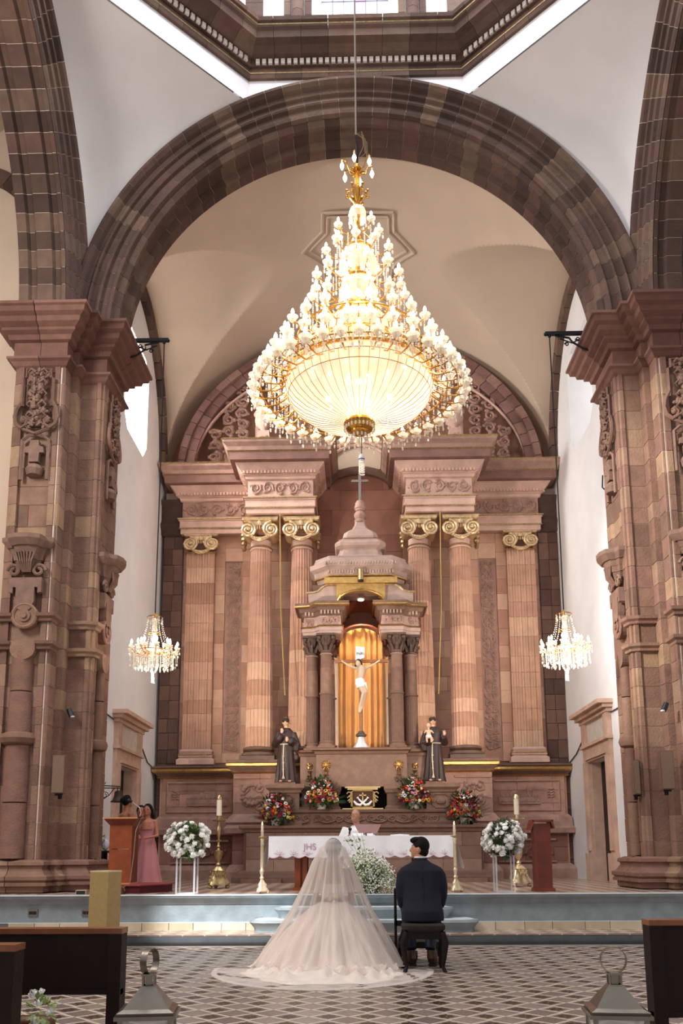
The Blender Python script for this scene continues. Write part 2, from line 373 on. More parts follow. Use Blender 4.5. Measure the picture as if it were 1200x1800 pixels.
def wall_chancel(side):
    X = -4.79 if side < 0 else 4.86
    nm = 'wall_left' if side < 0 else 'wall_right'
    o = -1 if side < 0 else 1
    # window hole (octagon) and door hole, built as a frame grid of boxes around them
    wy0, wy1, wz0, wz1 = 16.5, 18.4, 10.0, 12.35
    dy0, dy1, dz1 = (17.0, 18.3, 2.95) if side < 0 else (16.85, 18.2, 3.05)
    g = G(); t = 1.0
    def b(y0, y1, z0, z1): g.box(min(X, X+o*t), max(X, X+o*t), y0, y1, z0, z1)
    b(14.9, wy0, DZ, 14.5); b(wy1, 20.6, dz1, 14.5); b(dy1, 20.6, DZ, dz1)
    b(wy0, wy1, wz1, 14.5); b(wy0, wy1, dz1, wz0); b(wy0, dy0, DZ, dz1)
    # octagonal corners of the window opening
    c = .3
    for (ya, za, sy, sz) in ((wy0, wz0, 1, 1), (wy1, wz0, -1, 1), (wy0, wz1, 1, -1), (wy1, wz1, -1, -1)):
        g.ext([(X, ya, za), (X, ya+sy*c, za), (X, ya, za+sz*c*1.1)], (o*t, 0, 0))
    wl_ = obj(nm, g, plaster, kind='structure', label='white plastered side wall of the chancel')
    # window
    wn = obj('window_2' if side < 0 else 'window_3', G().box(min(X+o*.82, X+o*.88), max(X+o*.82, X+o*.88), wy0, wy0+.06, wz0, wz1).box(min(X+o*.82, X+o*.88), max(X+o*.82, X+o*.88), wy1-.06, wy1, wz0, wz1)
        .box(min(X+o*.82, X+o*.88), max(X+o*.82, X+o*.88), wy0, wy1, wz0, wz0+.06).box(min(X+o*.82, X+o*.88), max(X+o*.82, X+o*.88), wy0, wy1, wz1-.06, wz1).box(min(X+o*.83, X+o*.86), max(X+o*.83, X+o*.86), (wy0+wy1)/2-.02, (wy0+wy1)/2+.02, wz0, wz1), iron, kind='structure', label='deep window high in the side wall of the chancel')
    obj('pane', G().box(min(X+o*.845, X+o*.85), max(X+o*.845, X+o*.85), wy0, wy1, wz0, wz1), mat('clear_pane', '#ffffff', rough=.05, var=0, bump=0, alpha=.12), wn)
    # formeret: dark stone arch on the wall
    fm = thing('stone_rib', None, None, (X, 16.8, 10.4), kind='structure'); fm['label'] = 'dark stone rib curving down the side wall beside the altarpiece'
    cy, zs, ay, az = 17.1, 10.45, 2.85, 3.3
    n = 22
    for i in range(n):
        a0, a1 = pi*i/n+.004, pi*(i+1)/n-.004; q = []
        for a in (a0, (a0+a1)/2, a1): q.append((X, cy+cos(a)*ay, zs+sin(a)*az))
        for a in (a1, (a0+a1)/2, a0): q.append((X, cy+cos(a)*(ay+.0)-cos(a)*.33, zs+sin(a)*(az-.33)))
        g2 = G().ext([(p[0]-o*.14, p[1], p[2]) for p in q], (o*.16, 0, 0)); obj('stone_block', g2, archm, fm)
    # door with moulded surround
    st = mat('door_surround_stone', '#c9a792', rough=.8, var=.18, vs=4, bump=.4)
    dn = thing('door_1' if side < 0 else 'door_2', None, None, (X, (dy0+dy1)/2, DZ), kind='structure'); dn['label'] = 'dark doorway in a pale pink stone surround'
    obj('door_leaf', G().box(min(X+o*.2, X+o*.26), max(X+o*.2, X+o*.26), dy0, dy1, DZ, dz1), mat('dark_door', '#24100c', rough=.6, var=.2, bump=.2), dn)
    def fb(y0, y1, z0, z1, pr=.1): return G().box(min(X-o*pr, X+o*.0), max(X-o*pr, X+o*.0), y0, y1, z0, z1)
    def rv(y0, y1, z0, z1): return G().box(min(X, X+o*.26), max(X, X+o*.26), y0, y1, z0, z1)
    for (ya, yb, yr0, yr1) in ((dy0-.3, dy0, dy0-.01, dy0+.03), (dy1, dy1+.3, dy1-.03, dy1+.01)):
        jb = obj('jamb', fb(ya, yb, DZ+.55, dz1, .07), st, dn); obj('jamb_edge', fb(ya+.06, yb-.06, DZ+.6, dz1, .11), st, jb)
        obj('jamb_base', fb(ya-.03, yb+.03, DZ, DZ+.55, .13), st, dn); obj('reveal', rv(yr0, yr1, DZ, dz1), st, dn)
    obj('lintel', fb(dy0-.3, dy1+.3, dz1, dz1+.3, .08), st, dn)
    obj('lintel_moulding', fb(dy0-.05, dy1+.05, dz1+.04, dz1+.1, .12), st, dn)
    obj('string_course', fb(dy0-.34, dy1+.34, dz1+.3, dz1+.36, .14), st, dn)
    for ya in (dy0-.3, dy1+.02): obj('frieze_block', fb(ya, ya+.28, dz1+.36, dz1+.82, .1), st, dn)
    obj('frieze_panel', fb(dy0-.02, dy1+.02, dz1+.36, dz1+.82, .04), mat('pale_panel', '#cfc6bb', var=.1), dn)
    for k2, (pz, h2) in enumerate(((.12, .07), (.2, .08), (.3, .08))): obj('cornice', fb(dy0-.36-k2*.05, dy1+.36+k2*.05, dz1+.82+k2*.075, dz1+.82+k2*.075+h2, pz), st, dn)
wall_chancel(-1); wall_chancel(1)

def back_wall():
    g = G().box(-6.0, 6.1, 20.7, 21.2, DZ, 15.2)
    obj('wall_back', g, mat('tympanum_stone', '#a87d68', rough=.85, var=.12, vs=4, bump=.3), kind='structure', label='stone rear wall behind the altarpiece')
back_wall()

def vault():
    # barrel with a side lunette on each hand, as one surface of height z(x, y)
    a, b, zs = 4.86, 4.17, 10.35; cy, hy = 17.35, 2.75
    nx, ny = 150, 150; g = G(); vs = []; fs = []
    y0, y1 = 14.88, 20.75
    for j in range(ny+1):
        y = y0+(y1-y0)*j/ny
        b = 4.46-.6*(y-y0)/(y1-y0)
        for i in range(nx+1):
            t = pi*i/nx; x = -cos(t)*a
            z = zs+b*sin(t)
            q = 1-((y-cy)/hy)**2
            if q > 0:
                zl = zs+3.3*sqrt(q)+(4.86-abs(x))*.19      # lunette surface rising inwards
                z = max(z, zl) if abs(x) > .8 else z
                pass
            vs.append((XC-.02+x, y, z))
    for j in range(ny):
        for i in range(nx):
            k = j*(nx+1)+i; fs.append((k, k+1, k+nx+2, k+nx+1))
    g.add(vs, fs)
    ce = obj('ceiling', g, vaultm, smooth=True, kind='structure', ang=12, label='cream plastered vault over the chancel')
    # raised star-shaped plaster frame
    def fr(r, tk):
        g2 = G(); cx, cyy = .08, 17.25
        pts = [(-.75, -.95), (.75, -.95), (.78, -.45), (1.25, .05), (.78, .55), (.75, 1.1), (-.75, 1.1), (-.78, .55), (-1.25, .05), (-.78, -.45)]
        pts = [(x*r, y*r) for x, y in pts]
        P = []
        for x, y in pts+[pts[0]]:
            z = zs+(4.46-.6*(cyy+y-y0)/(y1-y0))*sqrt(max(0, 1-((cx+x)/a)**2))-.02; P.append((cx+x, cyy+y, z))
        for k in range(10): g2.tube([P[k], tuple((P[k][q]+P[k+1][q])/2+(0, 0, .012)[q] for q in range(3)), P[k+1]], tk, 5)
        return g2
    obj('plaster_frame', fr(1, .035), vaultm, ce); obj('plaster_frame', fr(.86, .03), vaultm, ce)
vault()

def voussoir(cx, cz, prof, a0, a1, plane, const=0, sub=2):
    """prof: (radius, depth) polygon"""
    rings = []
    for k in range(sub+1):
        a = a0+(a1-a0)*k/sub; ring = []
        for r, d in prof:
            u, v = cx+r*cos(a), cz+r*sin(a)
            ring.append((u, d, v) if plane == 'y' else (d, u, v))
        rings.append(ring)
    return G().loft(rings)
def chancel_arch():
    t = thing('chancel_arch', None, None, (XC, 14.3, 10.3), kind='structure'); t['label'] = 'great round arch of brown stone blocks in front of the chancel'
    zs = 10.3
    sof = [(4.37,14.9),(4.37,14.66),(4.31,14.62),(4.31,14.56),(4.41,14.5),(4.41,14.2),(4.31,14.14),(4.31,14.06),(4.37,14.0),(4.42,13.99),(4.62,14.3),(4.62,14.9)]
    fac = [(4.40,13.985),(4.42,13.90),(4.47,13.88),(4.49,13.93),(4.53,13.95),(4.62,13.95),(4.64,13.88),(4.67,13.86),(4.70,13.88),(4.71,13.93),(4.80,13.93),(4.82,13.87),(4.85,13.85),(4.88,13.88),(4.89,13.92),(4.94,13.9),(4.97,13.82),(5.02,13.76),(5.07,13.76),(5.1,13.80),(5.1,14.2),(4.6,14.25)]
    n = 46
    for i in range(n):
        a0, a1 = pi*i/n, pi*(i+1)/n; e = .0011
        obj('soffit_stone', voussoir(XC, zs, sof, a0+e+(.5*pi/n if 0 else 0), a1-e, 'y'), archm, t)
        obj('face_stone', voussoir(XC, zs, fac, a0+e, a1-e, 'y'), archm, t)
    g = G()
    for core in (off_closed(sof, .01), off_closed(fac, .01)):
        for i in range(n): q = voussoir(XC, zs, core, pi*i/n, pi*(i+1)/n, 'y'); g.add(q.v, q.f)
    obj('mortar_core', g, mortar, t)
chancel_arch()
CY = 9.07
def side_arch(side):
    t = thing('side_arch', None, None, (mx(-5.2, side), CY, 10.3), kind='structure'); t['label'] = ('left' if side < 0 else 'right')+' crossing arch of brown stone blocks with a sunk panel'
    zs = 10.3
    X = lambda r, d: (r, mx(d, side))
    sof = [X(4.3,-5.78),X(4.3,-5.62),X(4.36,-5.58),X(4.36,-5.5),X(4.3,-5.46),X(4.3,-5.2),X(4.36,-5.16),X(4.36,-5.08),X(4.3,-5.04),X(4.3,-4.97),X(4.6,-5.3),X(4.6,-5.78)]
    fac = [X(4.3,-4.96),X(4.36,-4.93),X(4.45,-4.93),X(4.48,-4.88),X(4.55,-4.88),X(4.58,-4.91),X(4.7,-4.9),X(4.72,-4.85),X(4.8,-4.85),X(4.83,-4.89),X(4.93,-4.88),X(4.96,-4.82),X(5.0,-4.8),X(5.1,-4.8),X(5.1,-5.2),X(4.6,-5.25)]
    n = 46
    for i in range(0, 28):
        a0, a1 = pi*i/n, pi*(i+1)/n; e = .0013
        obj('soffit_stone', voussoir(CY, zs, sof, a0+e, a1-e, 'x'), archm, t)
        obj('face_stone', voussoir(CY, zs, fac, a0+e, a1-e, 'x'), archm, t)
    sof = [X(r_, mx(d_, side)) for r_, d_ in sof] if 0 else sof; g = G()
    for core in (off_closed(sof, .01), off_closed(fac, .01)):
        for i in range(n): q = voussoir(CY, zs, core, pi*i/n, pi*(i+1)/n, 'x'); g.add(q.v, q.f)
    obj('mortar_core', g, mortar, t)
side_arch(-1); side_arch(1)

OI = 4.8                                # inner radius of the octagon
def octo(r):
    h = r*math.tan(pi/8); c = (XC, CY)
    P = [(h, r), (-h, r), (-r, h), (-r, -h), (-h, -r), (h, -r), (r, -h), (r, h)]
    return [(c[0]+x, c[1]+y) for x, y in P]
def crossing():
    zs = 10.3; R = 5.05; h8 = OI*math.tan(pi/8)
    g = G(); n = 24
    for side in (-1, 1):
        for yd in (1,):
            rows = []
            z0 = zs+sqrt(R*R-OI*OI); z1 = zs+sqrt(R*R-h8*h8)
            for k in range(n+1):
                z = z0+(z1-z0)*k/n; d = sqrt(max(0, R*R-(z-zs)**2))
                A = (XC+side*d, CY+yd*(OI+.04), z); B = (XC+side*(OI+.06), CY+yd*d, z); row = []
                for q in range(13):
                    t = q/12; bul = .10*sin(pi*t)*sin(pi*k/n)
                    row.append((A[0]*(1-t)+B[0]*t+side*bul, A[1]*(1-t)+B[1]*t+yd*bul, z))
                rows.append(row)
            g.loft(rows, cap=False, closed=False)
    obj('pendentives', g, mat('pendentive_plaster', '#dad4d2', rough=.92, var=.05, vs=1.2, bump=.25, bs=5), smooth=True, kind='structure', label='pale plastered pendentives between the crossing arches')
    # upright white band below the cornice
    z1 = zs+sqrt(R*R-h8*h8)
    g = G(); oc = octo(OI)
    for i in (7, 0, 1, 2, 6):
        a, b = oc[i], oc[(i+1) % 8]
        if i == 0 or i in (2, 6):      # wall over an arch: bottom follows the extrados
            m = 24; vs = []
            for k in range(m+1):
                t = k/m; x, y = a[0]*(1-t)+b[0]*t, a[1]*(1-t)+b[1]*t
                dd = (x-XC) if i == 0 else (y-CY)
                vs += [(x, y, zs+sqrt(R*R-dd*dd)-.06), (x, y, 15.5)]
            g.add(vs, [(2*k, 2*k+2, 2*k+3, 2*k+1) for k in range(m)])
        else:
            g.add([(a[0], a[1], z1), (b[0], b[1], z1), (b[0], b[1], 15.5), (a[0], a[1], 15.5)], [(0, 1, 2, 3)])
    obj('drum_base', g, mat('drum_plaster', '#e9e5e6', rough=.9, var=.03, bump=.15), kind='structure', label='white octagonal band under the dome cornice')
    # walls filling behind arches
    # cornice, octagonal, projecting inward; each side cut into stones
    co = thing('dome_cornice', None, None, (XC, CY, 15.4), kind='structure'); co['label'] = 'octagonal brown stone cornice with a row of white dentils under the dome'
    prof = [(0,15.4),(.06,15.4),(.08,15.46),(.05,15.5),(.05,15.62)]
    prof2 = [(.0,15.62),(.1,15.62),(.1,15.76),(.2,15.78),(.3,15.86),(.44,15.88),(.46,16.0),(.5,16.04),(.52,16.1),(.56,16.12),(.58,16.18),(.4,16.2),(0,16.2)]
    for i in (7, 0, 1, 2, 6):
        a, b = Vector(oc[i]), Vector(oc[(i+1) % 8]); L = (b-a).length; m = 8
        d = (b-a)/L; nrm = Vector((d.y, -d.x))
        if nrm.dot(Vector((XC, CY))-a) < 0: nrm = -nrm
        tn = math.tan(pi/8)
        for nm, pf in (('architrave_stone', prof+[(0,15.62)]), ('cornice_stone', prof2)):
            for k in range(m):
                t0, t1 = k/m, (k+1)/m; rings = []
                for t, e in ((t0, .003), (t1, -.003)):
                    ring = []
                    for o, z in pf:
                        s = t*L
                        if k == 0 and t == t0: s = o*tn
                        elif k == m-1 and t == t1: s = L-o*tn
                        else: s += e
                        p = a+d*s+nrm*o; ring.append((p.x, p.y, z))
                    rings.append(ring)
                obj(nm, G().loft(rings), archm, co)
        nd = 34; gd = G()
        for k in range(nd):
            s = (k+.5)*L/nd; p = a+d*s+nrm*.05; q = p+nrm*.09
            if s < .08 or s > L-.08: continue
            w2 = d*.036
            gd.ext([(p.x-w2.x, p.y-w2.y, 15.64), (p.x+w2.x, p.y+w2.y, 15.64), (q.x+w2.x, q.y+w2.y, 15.64), (q.x-w2.x, q.y-w2.y, 15.64)], (0, 0, .1))
        obj('dentils', gd, mat('white_dentil', '#cfc3bb', var=.05), co, kind='stuff')
        for zz, oo in ((16.06, .535), (15.5, .075)):
            pa, pb = a+nrm*oo+d*oo*tn, b+nrm*oo-d*oo*tn
            obj('gilt_line', G().tube([(pa.x, pa.y, zz), (pb.x, pb.y, zz)], .012, 4), agold, co)
    # drum walls and window over the far arch
    od = octo(OI+.55); g = G(); t = .5
    win = (XC-.66, XC+.66, 16.45, 18.9)
    def seg(i, s0, s1, z0, z1):
        a, b = Vector(od[i]), Vector(od[(i+1) % 8]); L = (b-a).length; d = (b-a)/L; nr = Vector((d.y, -d.x))
        if nr.dot(Vector((XC, CY))-a) > 0: nr = -nr
        p, q = a+d*s0, a+d*s1
        g.ext([(p.x, p.y, z0), (q.x, q.y, z0), (q.x+nr.x*t, q.y+nr.y*t, z0), (p.x+nr.x*t, p.y+nr.y*t, z0)], (0, 0, z1-z0))
    L = 2*(OI+.55)*math.tan(pi/8)
    for i in (7, 1, 2, 6): seg(i, 0, L, 15.9, 19.4)
    c = L/2
    seg(0, 0, c-.66, 15.9, 19.4); seg(0, c+.66, L, 15.9, 19.4); seg(0, c-.66, c+.66, 15.9, 16.45)
    g.loft([[(p[0], p[1], 16.17) for p in octo(OI+.6)], [(p[0], p[1], 16.19) for p in octo(OI-.1)]], cap=False)
    obj('drum_wall', g, mat('drum_wall_plaster', '#e9e4e4', rough=.9, var=.03, bump=.15), kind='structure', label='white walls of the dome drum')
    yw = CY+OI+.55
    dp = thing('drum_pilasters', None, None, (XC, yw, 16.2), kind='structure'); dp['label'] = 'brown stone pilasters on the dome drum'
    for s in (-1, 1):
        z = 16.18; k = 0
        while z < 19.3:
            hh = .3
            if s*1: pass
            cx = XC+s*1.12
            for (x0, x1) in ((cx-.27, cx-.14), (cx+.14, cx+.27)): obj('stone_block', G().box(x0, x1, yw-.08, yw, z+.004, z+hh-.004), archm, dp)
            obj('shaft_stone', G().lathe([(.12, 0), (.12, hh-.008)], (cx, yw-.1, z+.004), 14), archm, dp, smooth=True)
            cx = XC+s*(L/2-.24)
            obj('stone_block', G().box(cx-.17, cx+.17, yw-.08, yw, z+.004, z+hh-.004), archm, dp)
            z += hh
        obj('shaft_base', G().lathe([(.16, 0), (.17, .03), (.14, .06), (.13, .09)], (XC+s*1.12, yw-.12, 16.19), 16), archm, dp, smooth=True)
    x0, x1, z0, z1 = win; yy = yw+.1
    fr = G().box(x0, x1, yy-.01, yy+.01, z0, z0+.03)
    for k in range(1, 6): fr.box(x0+(x1-x0)*k/6-.008, x0+(x1-x0)*k/6+.008, yy-.015, yy+.015, z0, z1)
    for k in range(1, 7): fr.box(x0, x1, yy-.015, yy+.015, z0+.2+.4*(k-1)-.008, z0+.2+.4*(k-1)+.008)
    wn = obj('window_1', fr, mat('leading', '#5a5c66', rough=.6, var=0), kind='structure', label='leaded window of the dome drum with one lilac strip')
    pale = mat('pale_pane', '#dfe9ff', rough=.2, var=0, bump=0, emit='#e6eeff', es=.5)
    lil = mat('lilac_pane', '#b56fae', rough=.2, var=0, bump=0, emit='#c987c4', es=.42)
    zz = [z0]+[z0+.2+.4*k for k in range(6)]+[z1]
    for r in range(len(zz)-1):
        for k in range(6):
            a = x0+(x1-x0)*k/6+.009; b = x0+(x1-x0)*(k+1)/6-.009
            if b-a > 0 and zz[r+1]-zz[r] > .03: obj('pane', G().box(a, b, yy-.004, yy+.004, zz[r]+.009, zz[r+1]-.009), lil if k in (3,) and r > 0 else pale, wn)
crossing()
def arch_infill():
    g = G(); n = 40; z0 = 10.3
    for k in range(n):
        a0, a1 = pi*k/n, pi*(k+1)/n
        q = [(XC+4.4*cos(a0), 14.84, z0+4.4*sin(a0)), (XC+6.2*cos(a0), 14.84, z0+6.2*sin(a0)), (XC+6.2*cos(a1), 14.84, z0+6.2*sin(a1)), (XC+4.4*cos(a1), 14.84, z0+4.4*sin(a1))]
        g.ext(q, (0, .08, 0))
    obj('arch_infill', g, plaster, kind='structure', label='plaster above the back edge of the chancel arch')
arch_infill()

def transept(side):
    X = -5.78
    g = G(MM(side))
    g.box(-9.6, X, 14.0, 14.4, DZ if 0 else 0, 16.5); g.box(-9.9, -9.6, 3, 14.4, 0, 16.5)
    o = obj('wall_transept_left' if side < 0 else 'wall_transept_right', g, vaultm if side < 0 else plaster, kind='structure', label='cream plastered wall of the transept beyond the pier')
    g = G(MM(side)).add([(-9.6, y, z) for y in (5, 14) for z in (13, 13)]+[], [])
    rows = []
    for k in range(13):
        a = pi/2*k/12; rows.append([(-9.6+3.85*sin(a), 4.5, 12.3+2.9*sin(a)), (-9.6+3.85*sin(a), 14.0, 12.3+2.9*sin(a))])
    g = G(MM(side)).loft(rows, cap=False, closed=False)
    obj('transept_vault', g, vaultm, smooth=True, kind='structure', label='plastered vault of the transept')
    t = thing('transept_arch', None, None, (mx(-7, side), 13.9, 12), kind='structure'); t['label'] = 'narrow brown stone arch on the transept wall'
    for k in range(16):
        a0, a1 = pi*k/16, pi*(k+1)/16
        v = voussoir(-7.0, 12.45, [(1.02, 14.0), (1.02, 13.86), (1.3, 13.86), (1.3, 14.0)], a0+.004, a1-.004, 'y')
        if side > 0: v.v = [MM(1)(*p) for p in v.v]
        obj('stone_block', v, archm, t)
    for zz in range(8):
        v = G(MM(side)).box(-5.98, -5.7, 13.86, 14.0, 12.45-.35*(zz+1)+.005, 12.45-.35*zz-.005)
        obj('stone_block', v, archm, t)
transept(-1); transept(1)
# ------------------------------------------------------------------ crossing piers
def off_poly(pts, d):
    """offset an open polyline to the right of travel"""
    n = len(pts); out = []
    for i in range(n):
        def nn(a, b):
            v = Vector((b[0]-a[0], b[1]-a[1])).normalized(); return Vector((v.y, -v.x))
        a = nn(pts[max(i-1, 0)], pts[max(i-1, 0)+1]); b = nn(pts[min(i, n-2)], pts[min(i, n-2)+1])
        q = 1+a.dot(b); m = (a+b)/q if q > .1 else a
        out.append((pts[i][0]+m.x*d, pts[i][1]+m.y*d))
    return out
def rev(side, p): return p
def pier(side):
    t = thing('crossing_pier', None, None, (mx(-5, side), 13.9, DZ), kind='structure')
    t['label'] = ('left' if side < 0 else 'right')+' crossing pier of brown stone blocks with carved brackets'
    T = MM(side); rnd = random.Random(11 if side < 0 else 12)
    # facets seen from the nave, travelling left to right so that the right-hand side of travel is the front
    A1 = [(-5.76, 13.75), (-5.76, 13.40), (-5.66, 13.36), (-5.60, 13.36)]
    A2 = [(-5.60, 13.42), (-5.084, 13.42)]
    A3 = [(-5.08, 13.36), (-4.99, 13.36), (-4.97, 13.39), (-4.95, 13.37), (-4.92, 13.37), (-4.90, 13.39), (-4.90, 13.64)]
    Bc = [(-4.90, 13.66), (-4.80, 13.66), (-4.80, 13.9)]
    C1 = [(-4.80, 13.92), (-4.53, 13.92)]
    C2 = [(-4.53, 13.92), (-4.51, 13.89), (-4.45, 13.89), (-4.43, 13.93), (-4.40, 13.93), (-4.39, 14.02)]
    D1 = [(-4.39, 14.04), (-4.39, 14.12), (-4.44, 14.15), (-4.44, 14.6), (-4.39, 14.64), (-4.39, 14.86), (-4.8, 14.9)]
    def block(pl, z0, z1, dep=.1, m=pierm):
        pr = rnd.uniform(0, .006)
        o = off_poly(pl, pr); o[0] = o[0]; i = off_poly(pl, -dep)
        return G(T).prism(o+i[::-1], z0+.005, z1-.005)
    z = 1.02; 
    while z < 9.38:
        h = min(rnd.uniform(.27, .42), 9.4-z)
        if 9.4-(z+h) < .15: h = 9.4-z
        for pl in (A1, A3, C2, D1):
            obj('stone_block', block(pl, z, z+h), pierm, t)
        for pl in (A2, Bc, C1):
            k = rnd.choice((1, 1, 2)) if pl is A2 else 1
            if k == 1: obj('stone_block', block(pl, z, z+h), pierm, t)
            else:
                (x0, y), (x1, _) = pl; xm = x0+(x1-x0)*rnd.uniform(.35, .65)
                obj('stone_block', block([(x0, y), (xm-.003, y)], z, z+h), pierm, t); obj('stone_block', block([(xm+.003, y), (x1, y)], z, z+h), pierm, t)
        z += h
    full = [(-5.76, 14.0), (-5.76, 13.37), (-4.91, 13.37), (-4.91, 13.66), (-4.80, 13.66), (-4.80, 13.9), (-4.39, 13.9), (-4.39, 14.9), (-4.85, 14.9)]
    inner = [(-5.75, 13.95)]+off_poly([(-5.76, 13.75), (-5.76, 13.40), (-5.66, 13.36), (-5.60, 13.36), (-5.60, 13.42), (-5.08, 13.42), (-5.08, 13.36), (-4.90, 13.37), (-4.90, 13.66), (-4.80, 13.66), (-4.80, 13.92), (-4.53, 13.92), (-4.51, 13.89), (-4.45, 13.89), (-4.43, 13.93), (-4.39, 13.93), (-4.39, 14.12), (-4.44, 14.15), (-4.44, 14.6), (-4.39, 14.64), (-4.39, 14.86)], -.009)+[(-4.9, 14.89), (-4.9, 13.95)]
    obj('mortar_core', G(T).prism(inner, DZ, 10.3), mortar if side > 0 else mortar, t)
    # base moulding
    bp = [(.1,DZ),(.14,DZ+.02),(.14,DZ+.1),(.2,DZ+.11),(.2,DZ+.15),(.17,DZ+.17),(.21,DZ+.2),(.21,DZ+.25),(.15,DZ+.28),(.09,DZ+.36),(.09,DZ+.4),(.13,DZ+.42),(.12,DZ+.47),(.03,DZ+.5),(0,DZ+.5)]
    # cut the base and the cap in stones along the path
    def cut_mould(name, prof, zlab, path=full, m=pierm):
        P = [off_poly(path, o) for o, z in prof]
        for i in range(len(path)-1):
            L = math.dist(path[i], path[i+1]); k = max(1, round(L/.5))
            for q in range(k):
                t0 = q/k+(.004/L if q else 0); t1 = (q+1)/k-(.004/L if q < k-1 else 0); r = []
                for tt in (t0, t1):
                    r.append([(P[j][i][0]*(1-tt)+P[j][i+1][0]*tt, P[j][i][1]*(1-tt)+P[j][i+1][1]*tt, prof[j][1]) for j in range(len(prof))])
                obj(name, G(T).loft(r), m, t)
    cut_mould('base_stone', bp, 0)
    capm = mat('capital_stone', pal=['#6d4a3e', '#765246', '#634137', '#7d594c'], rough=.85, var=.15, bump=.4)
    cut_mould('necking_stone', [(-.05,9.3),(0,9.34),(.03,9.36),(.07,9.42),(.12,9.45),(.12,9.49),(.03,9.5)], 0, m=capm)
    cut_mould('frieze_stone', [(0,9.49),(.03,9.5),(.03,9.78),(0,9.79)], 0, m=capm)
    cut_mould('cornice_stone', [(.03,9.78),(.1,9.8),(.12,9.88),(.2,9.92),(.2,9.97),(.3,10.02),(.32,10.1),(.4,10.14),(.42,10.22),(.46,10.24),(.46,10.29),(-.3,10.31)], 0, m=capm)
    # sunk panel mouldings, bands and shafts on the two responds
    for (z0, n2) in ((4.88, 0), (4.42, 1)):
        b1 = [(-5.72, 13.4), (-5.72, 13.34), (-5.52, 13.34)]; b2 = [(-5.12, 13.34), (-4.93, 13.34), (-4.93, 13.6)]
        b3 = [(-4.82, 13.88), (-4.5, 13.88), (-4.40, 13.92), (-4.37, 14.1)]
        for b in (b1, b2, b3):
            g = G(T).mould(b, [(0,z0),(.04,z0+.01),(.05,z0+.05),(.1,z0+.08),(.11,z0+.13),(0,z0+.14)]); obj('band_moulding', g, pierm, t)
    # half-round shaft of the nave-side respond and its rings
    for (z0, z1, r) in ((1.15, 2.0, .2), (2.01, 2.9, .2), (3.1, 3.75, .19), (3.76, 4.4, .18)):
        obj('shaft_stone', G(T).lathe([(r, 0), (r*.98, z1-z0-.008)], (-5.35, 13.44, z0), 20), pierm, t, smooth=True)
        obj('shaft_stone', G(T).lathe([(r*.5, 0), (r*.5, z1-z0-.008)], (-4.4, 14.38, z0), 16), pierm, t, smooth=True)
    obj('shaft_ring', G(T).lathe([(.2,0),(.27,.03),(.3,.1),(.27,.17),(.2,.2)], (-5.35, 13.44, 2.9), 22), pierm, t, smooth=True)
    obj('shaft_ring', G(T).lathe([(.1,0),(.16,.03),(.18,.1),(.16,.17),(.1,.2)], (-4.4, 14.38, 2.9), 22), pierm, t, smooth=True)
    # round medallion and lobed panel on the bands
    def ring(g, c, R, r, ax):
        pts = []
        for k in range(21):
            a = 2*pi*k/20; pts.append((c[0]+R*cos(a), c[1], c[2]+R*sin(a)) if ax == 'y' else (c[0], c[1]+R*cos(a), c[2]+R*sin(a)))
        return g.tube(pts, r, 6, cap=False)
    for ax, c, d in (('y', (-5.32, 13.3, 4.97), (0, -1)), ('x', (-4.34, 14.38, 4.97), (1, 0))):
        g = G(T)
        def disc(R, h0, h1):
            b = [(c[0]+R*cos(2*pi*k/20)+d[0]*h0, c[1]+d[1]*h0, c[2]+R*sin(2*pi*k/20)) if ax == 'y' else (c[0]+d[0]*h0, c[1]+R*cos(2*pi*k/20), c[2]+R*sin(2*pi*k/20)) for k in range(20)]
            g.ext(b, (d[0]*(h1-h0), d[1]*(h1-h0), 0))
        disc(.21, -.12, .02); disc(.1, .02, .05); disc(.05, .05, .08)
        ring(g, (c[0]+d[0]*.02, c[1]+d[1]*.02, c[2]), .19, .03, ax)
        obj('medallion', g, pierm, t)
        g = G(T)
        b = [(c[0]-.2+d[0]*-.1, c[1]+d[1]*0, 4.55), (c[0]+.2, c[1], 4.55)] if ax == 'y' else None
        pts = [(-.2, 4.56)]+[(-.2*cos(a), 4.42-.17*sin(a)) for a in [pi*k/10 for k in range(11)]]+[(.2, 4.56)]
        base = [(c[0]+u, c[1]+.1, v) if ax == 'y' else (c[0]-.1, c[1]+u, v) for u, v in pts]
        g.ext(base, (d[0]*.13, d[1]*.13, 0)); obj('lobed_apron', g, pierm, t)
    # bracket (corbel) with scrolls, ribs and a small crest
    bm = mat('carved_bracket_stone', '#7d6052', rough=.8, var=.2, bump=.4)
    def frame(c, ax):
        # local frame: u sideways, w outwards, z up
        return (lambda u, w_, z: (c[0]+u, c[1]-w_, z)) if ax == 'y' else (lambda u, w_, z: (c[0]+w_, c[1]+u, z))
    for ax, c in (('y', (-5.33, 13.38)), ('x', (-4.41, 14.38))):
        fr = frame(c, ax); T2 = (lambda fr: (lambda u, w_, z: T(*fr(u, w_, z))))(fr)
        br = obj('bracket_shelf', G(T2).add([], []).prism([(-.42, 0), (-.42, .12), (-.3, .16), (-.26, .3), (-.1, .36), (.1, .36), (.26, .3), (.3, .16), (.42, .12), (.42, 0)], 6.2, 6.27), bm, t)
        g = G(T2)
        for z0, z1, s0, s1 in ((6.1, 6.2, .8, 1), (6.0, 6.1, .62, .72), (5.9, 6.0, .55, .6), (5.72, 5.9, .3, .5)):
            pl = [(-.42, 0), (-.42, .12), (-.3, .16), (-.26, .3), (-.1, .36), (.1, .36), (.26, .3), (.3, .16), (.42, .12), (.42, 0)]
            g.loft([[(u*s0, w_*s0, z0) for u, w_ in pl], [(u*s1, w_*s1, z1) for u, w_ in pl]])
        obj('bracket_core', g, bm, t, smooth=True)
        g = G(T2)
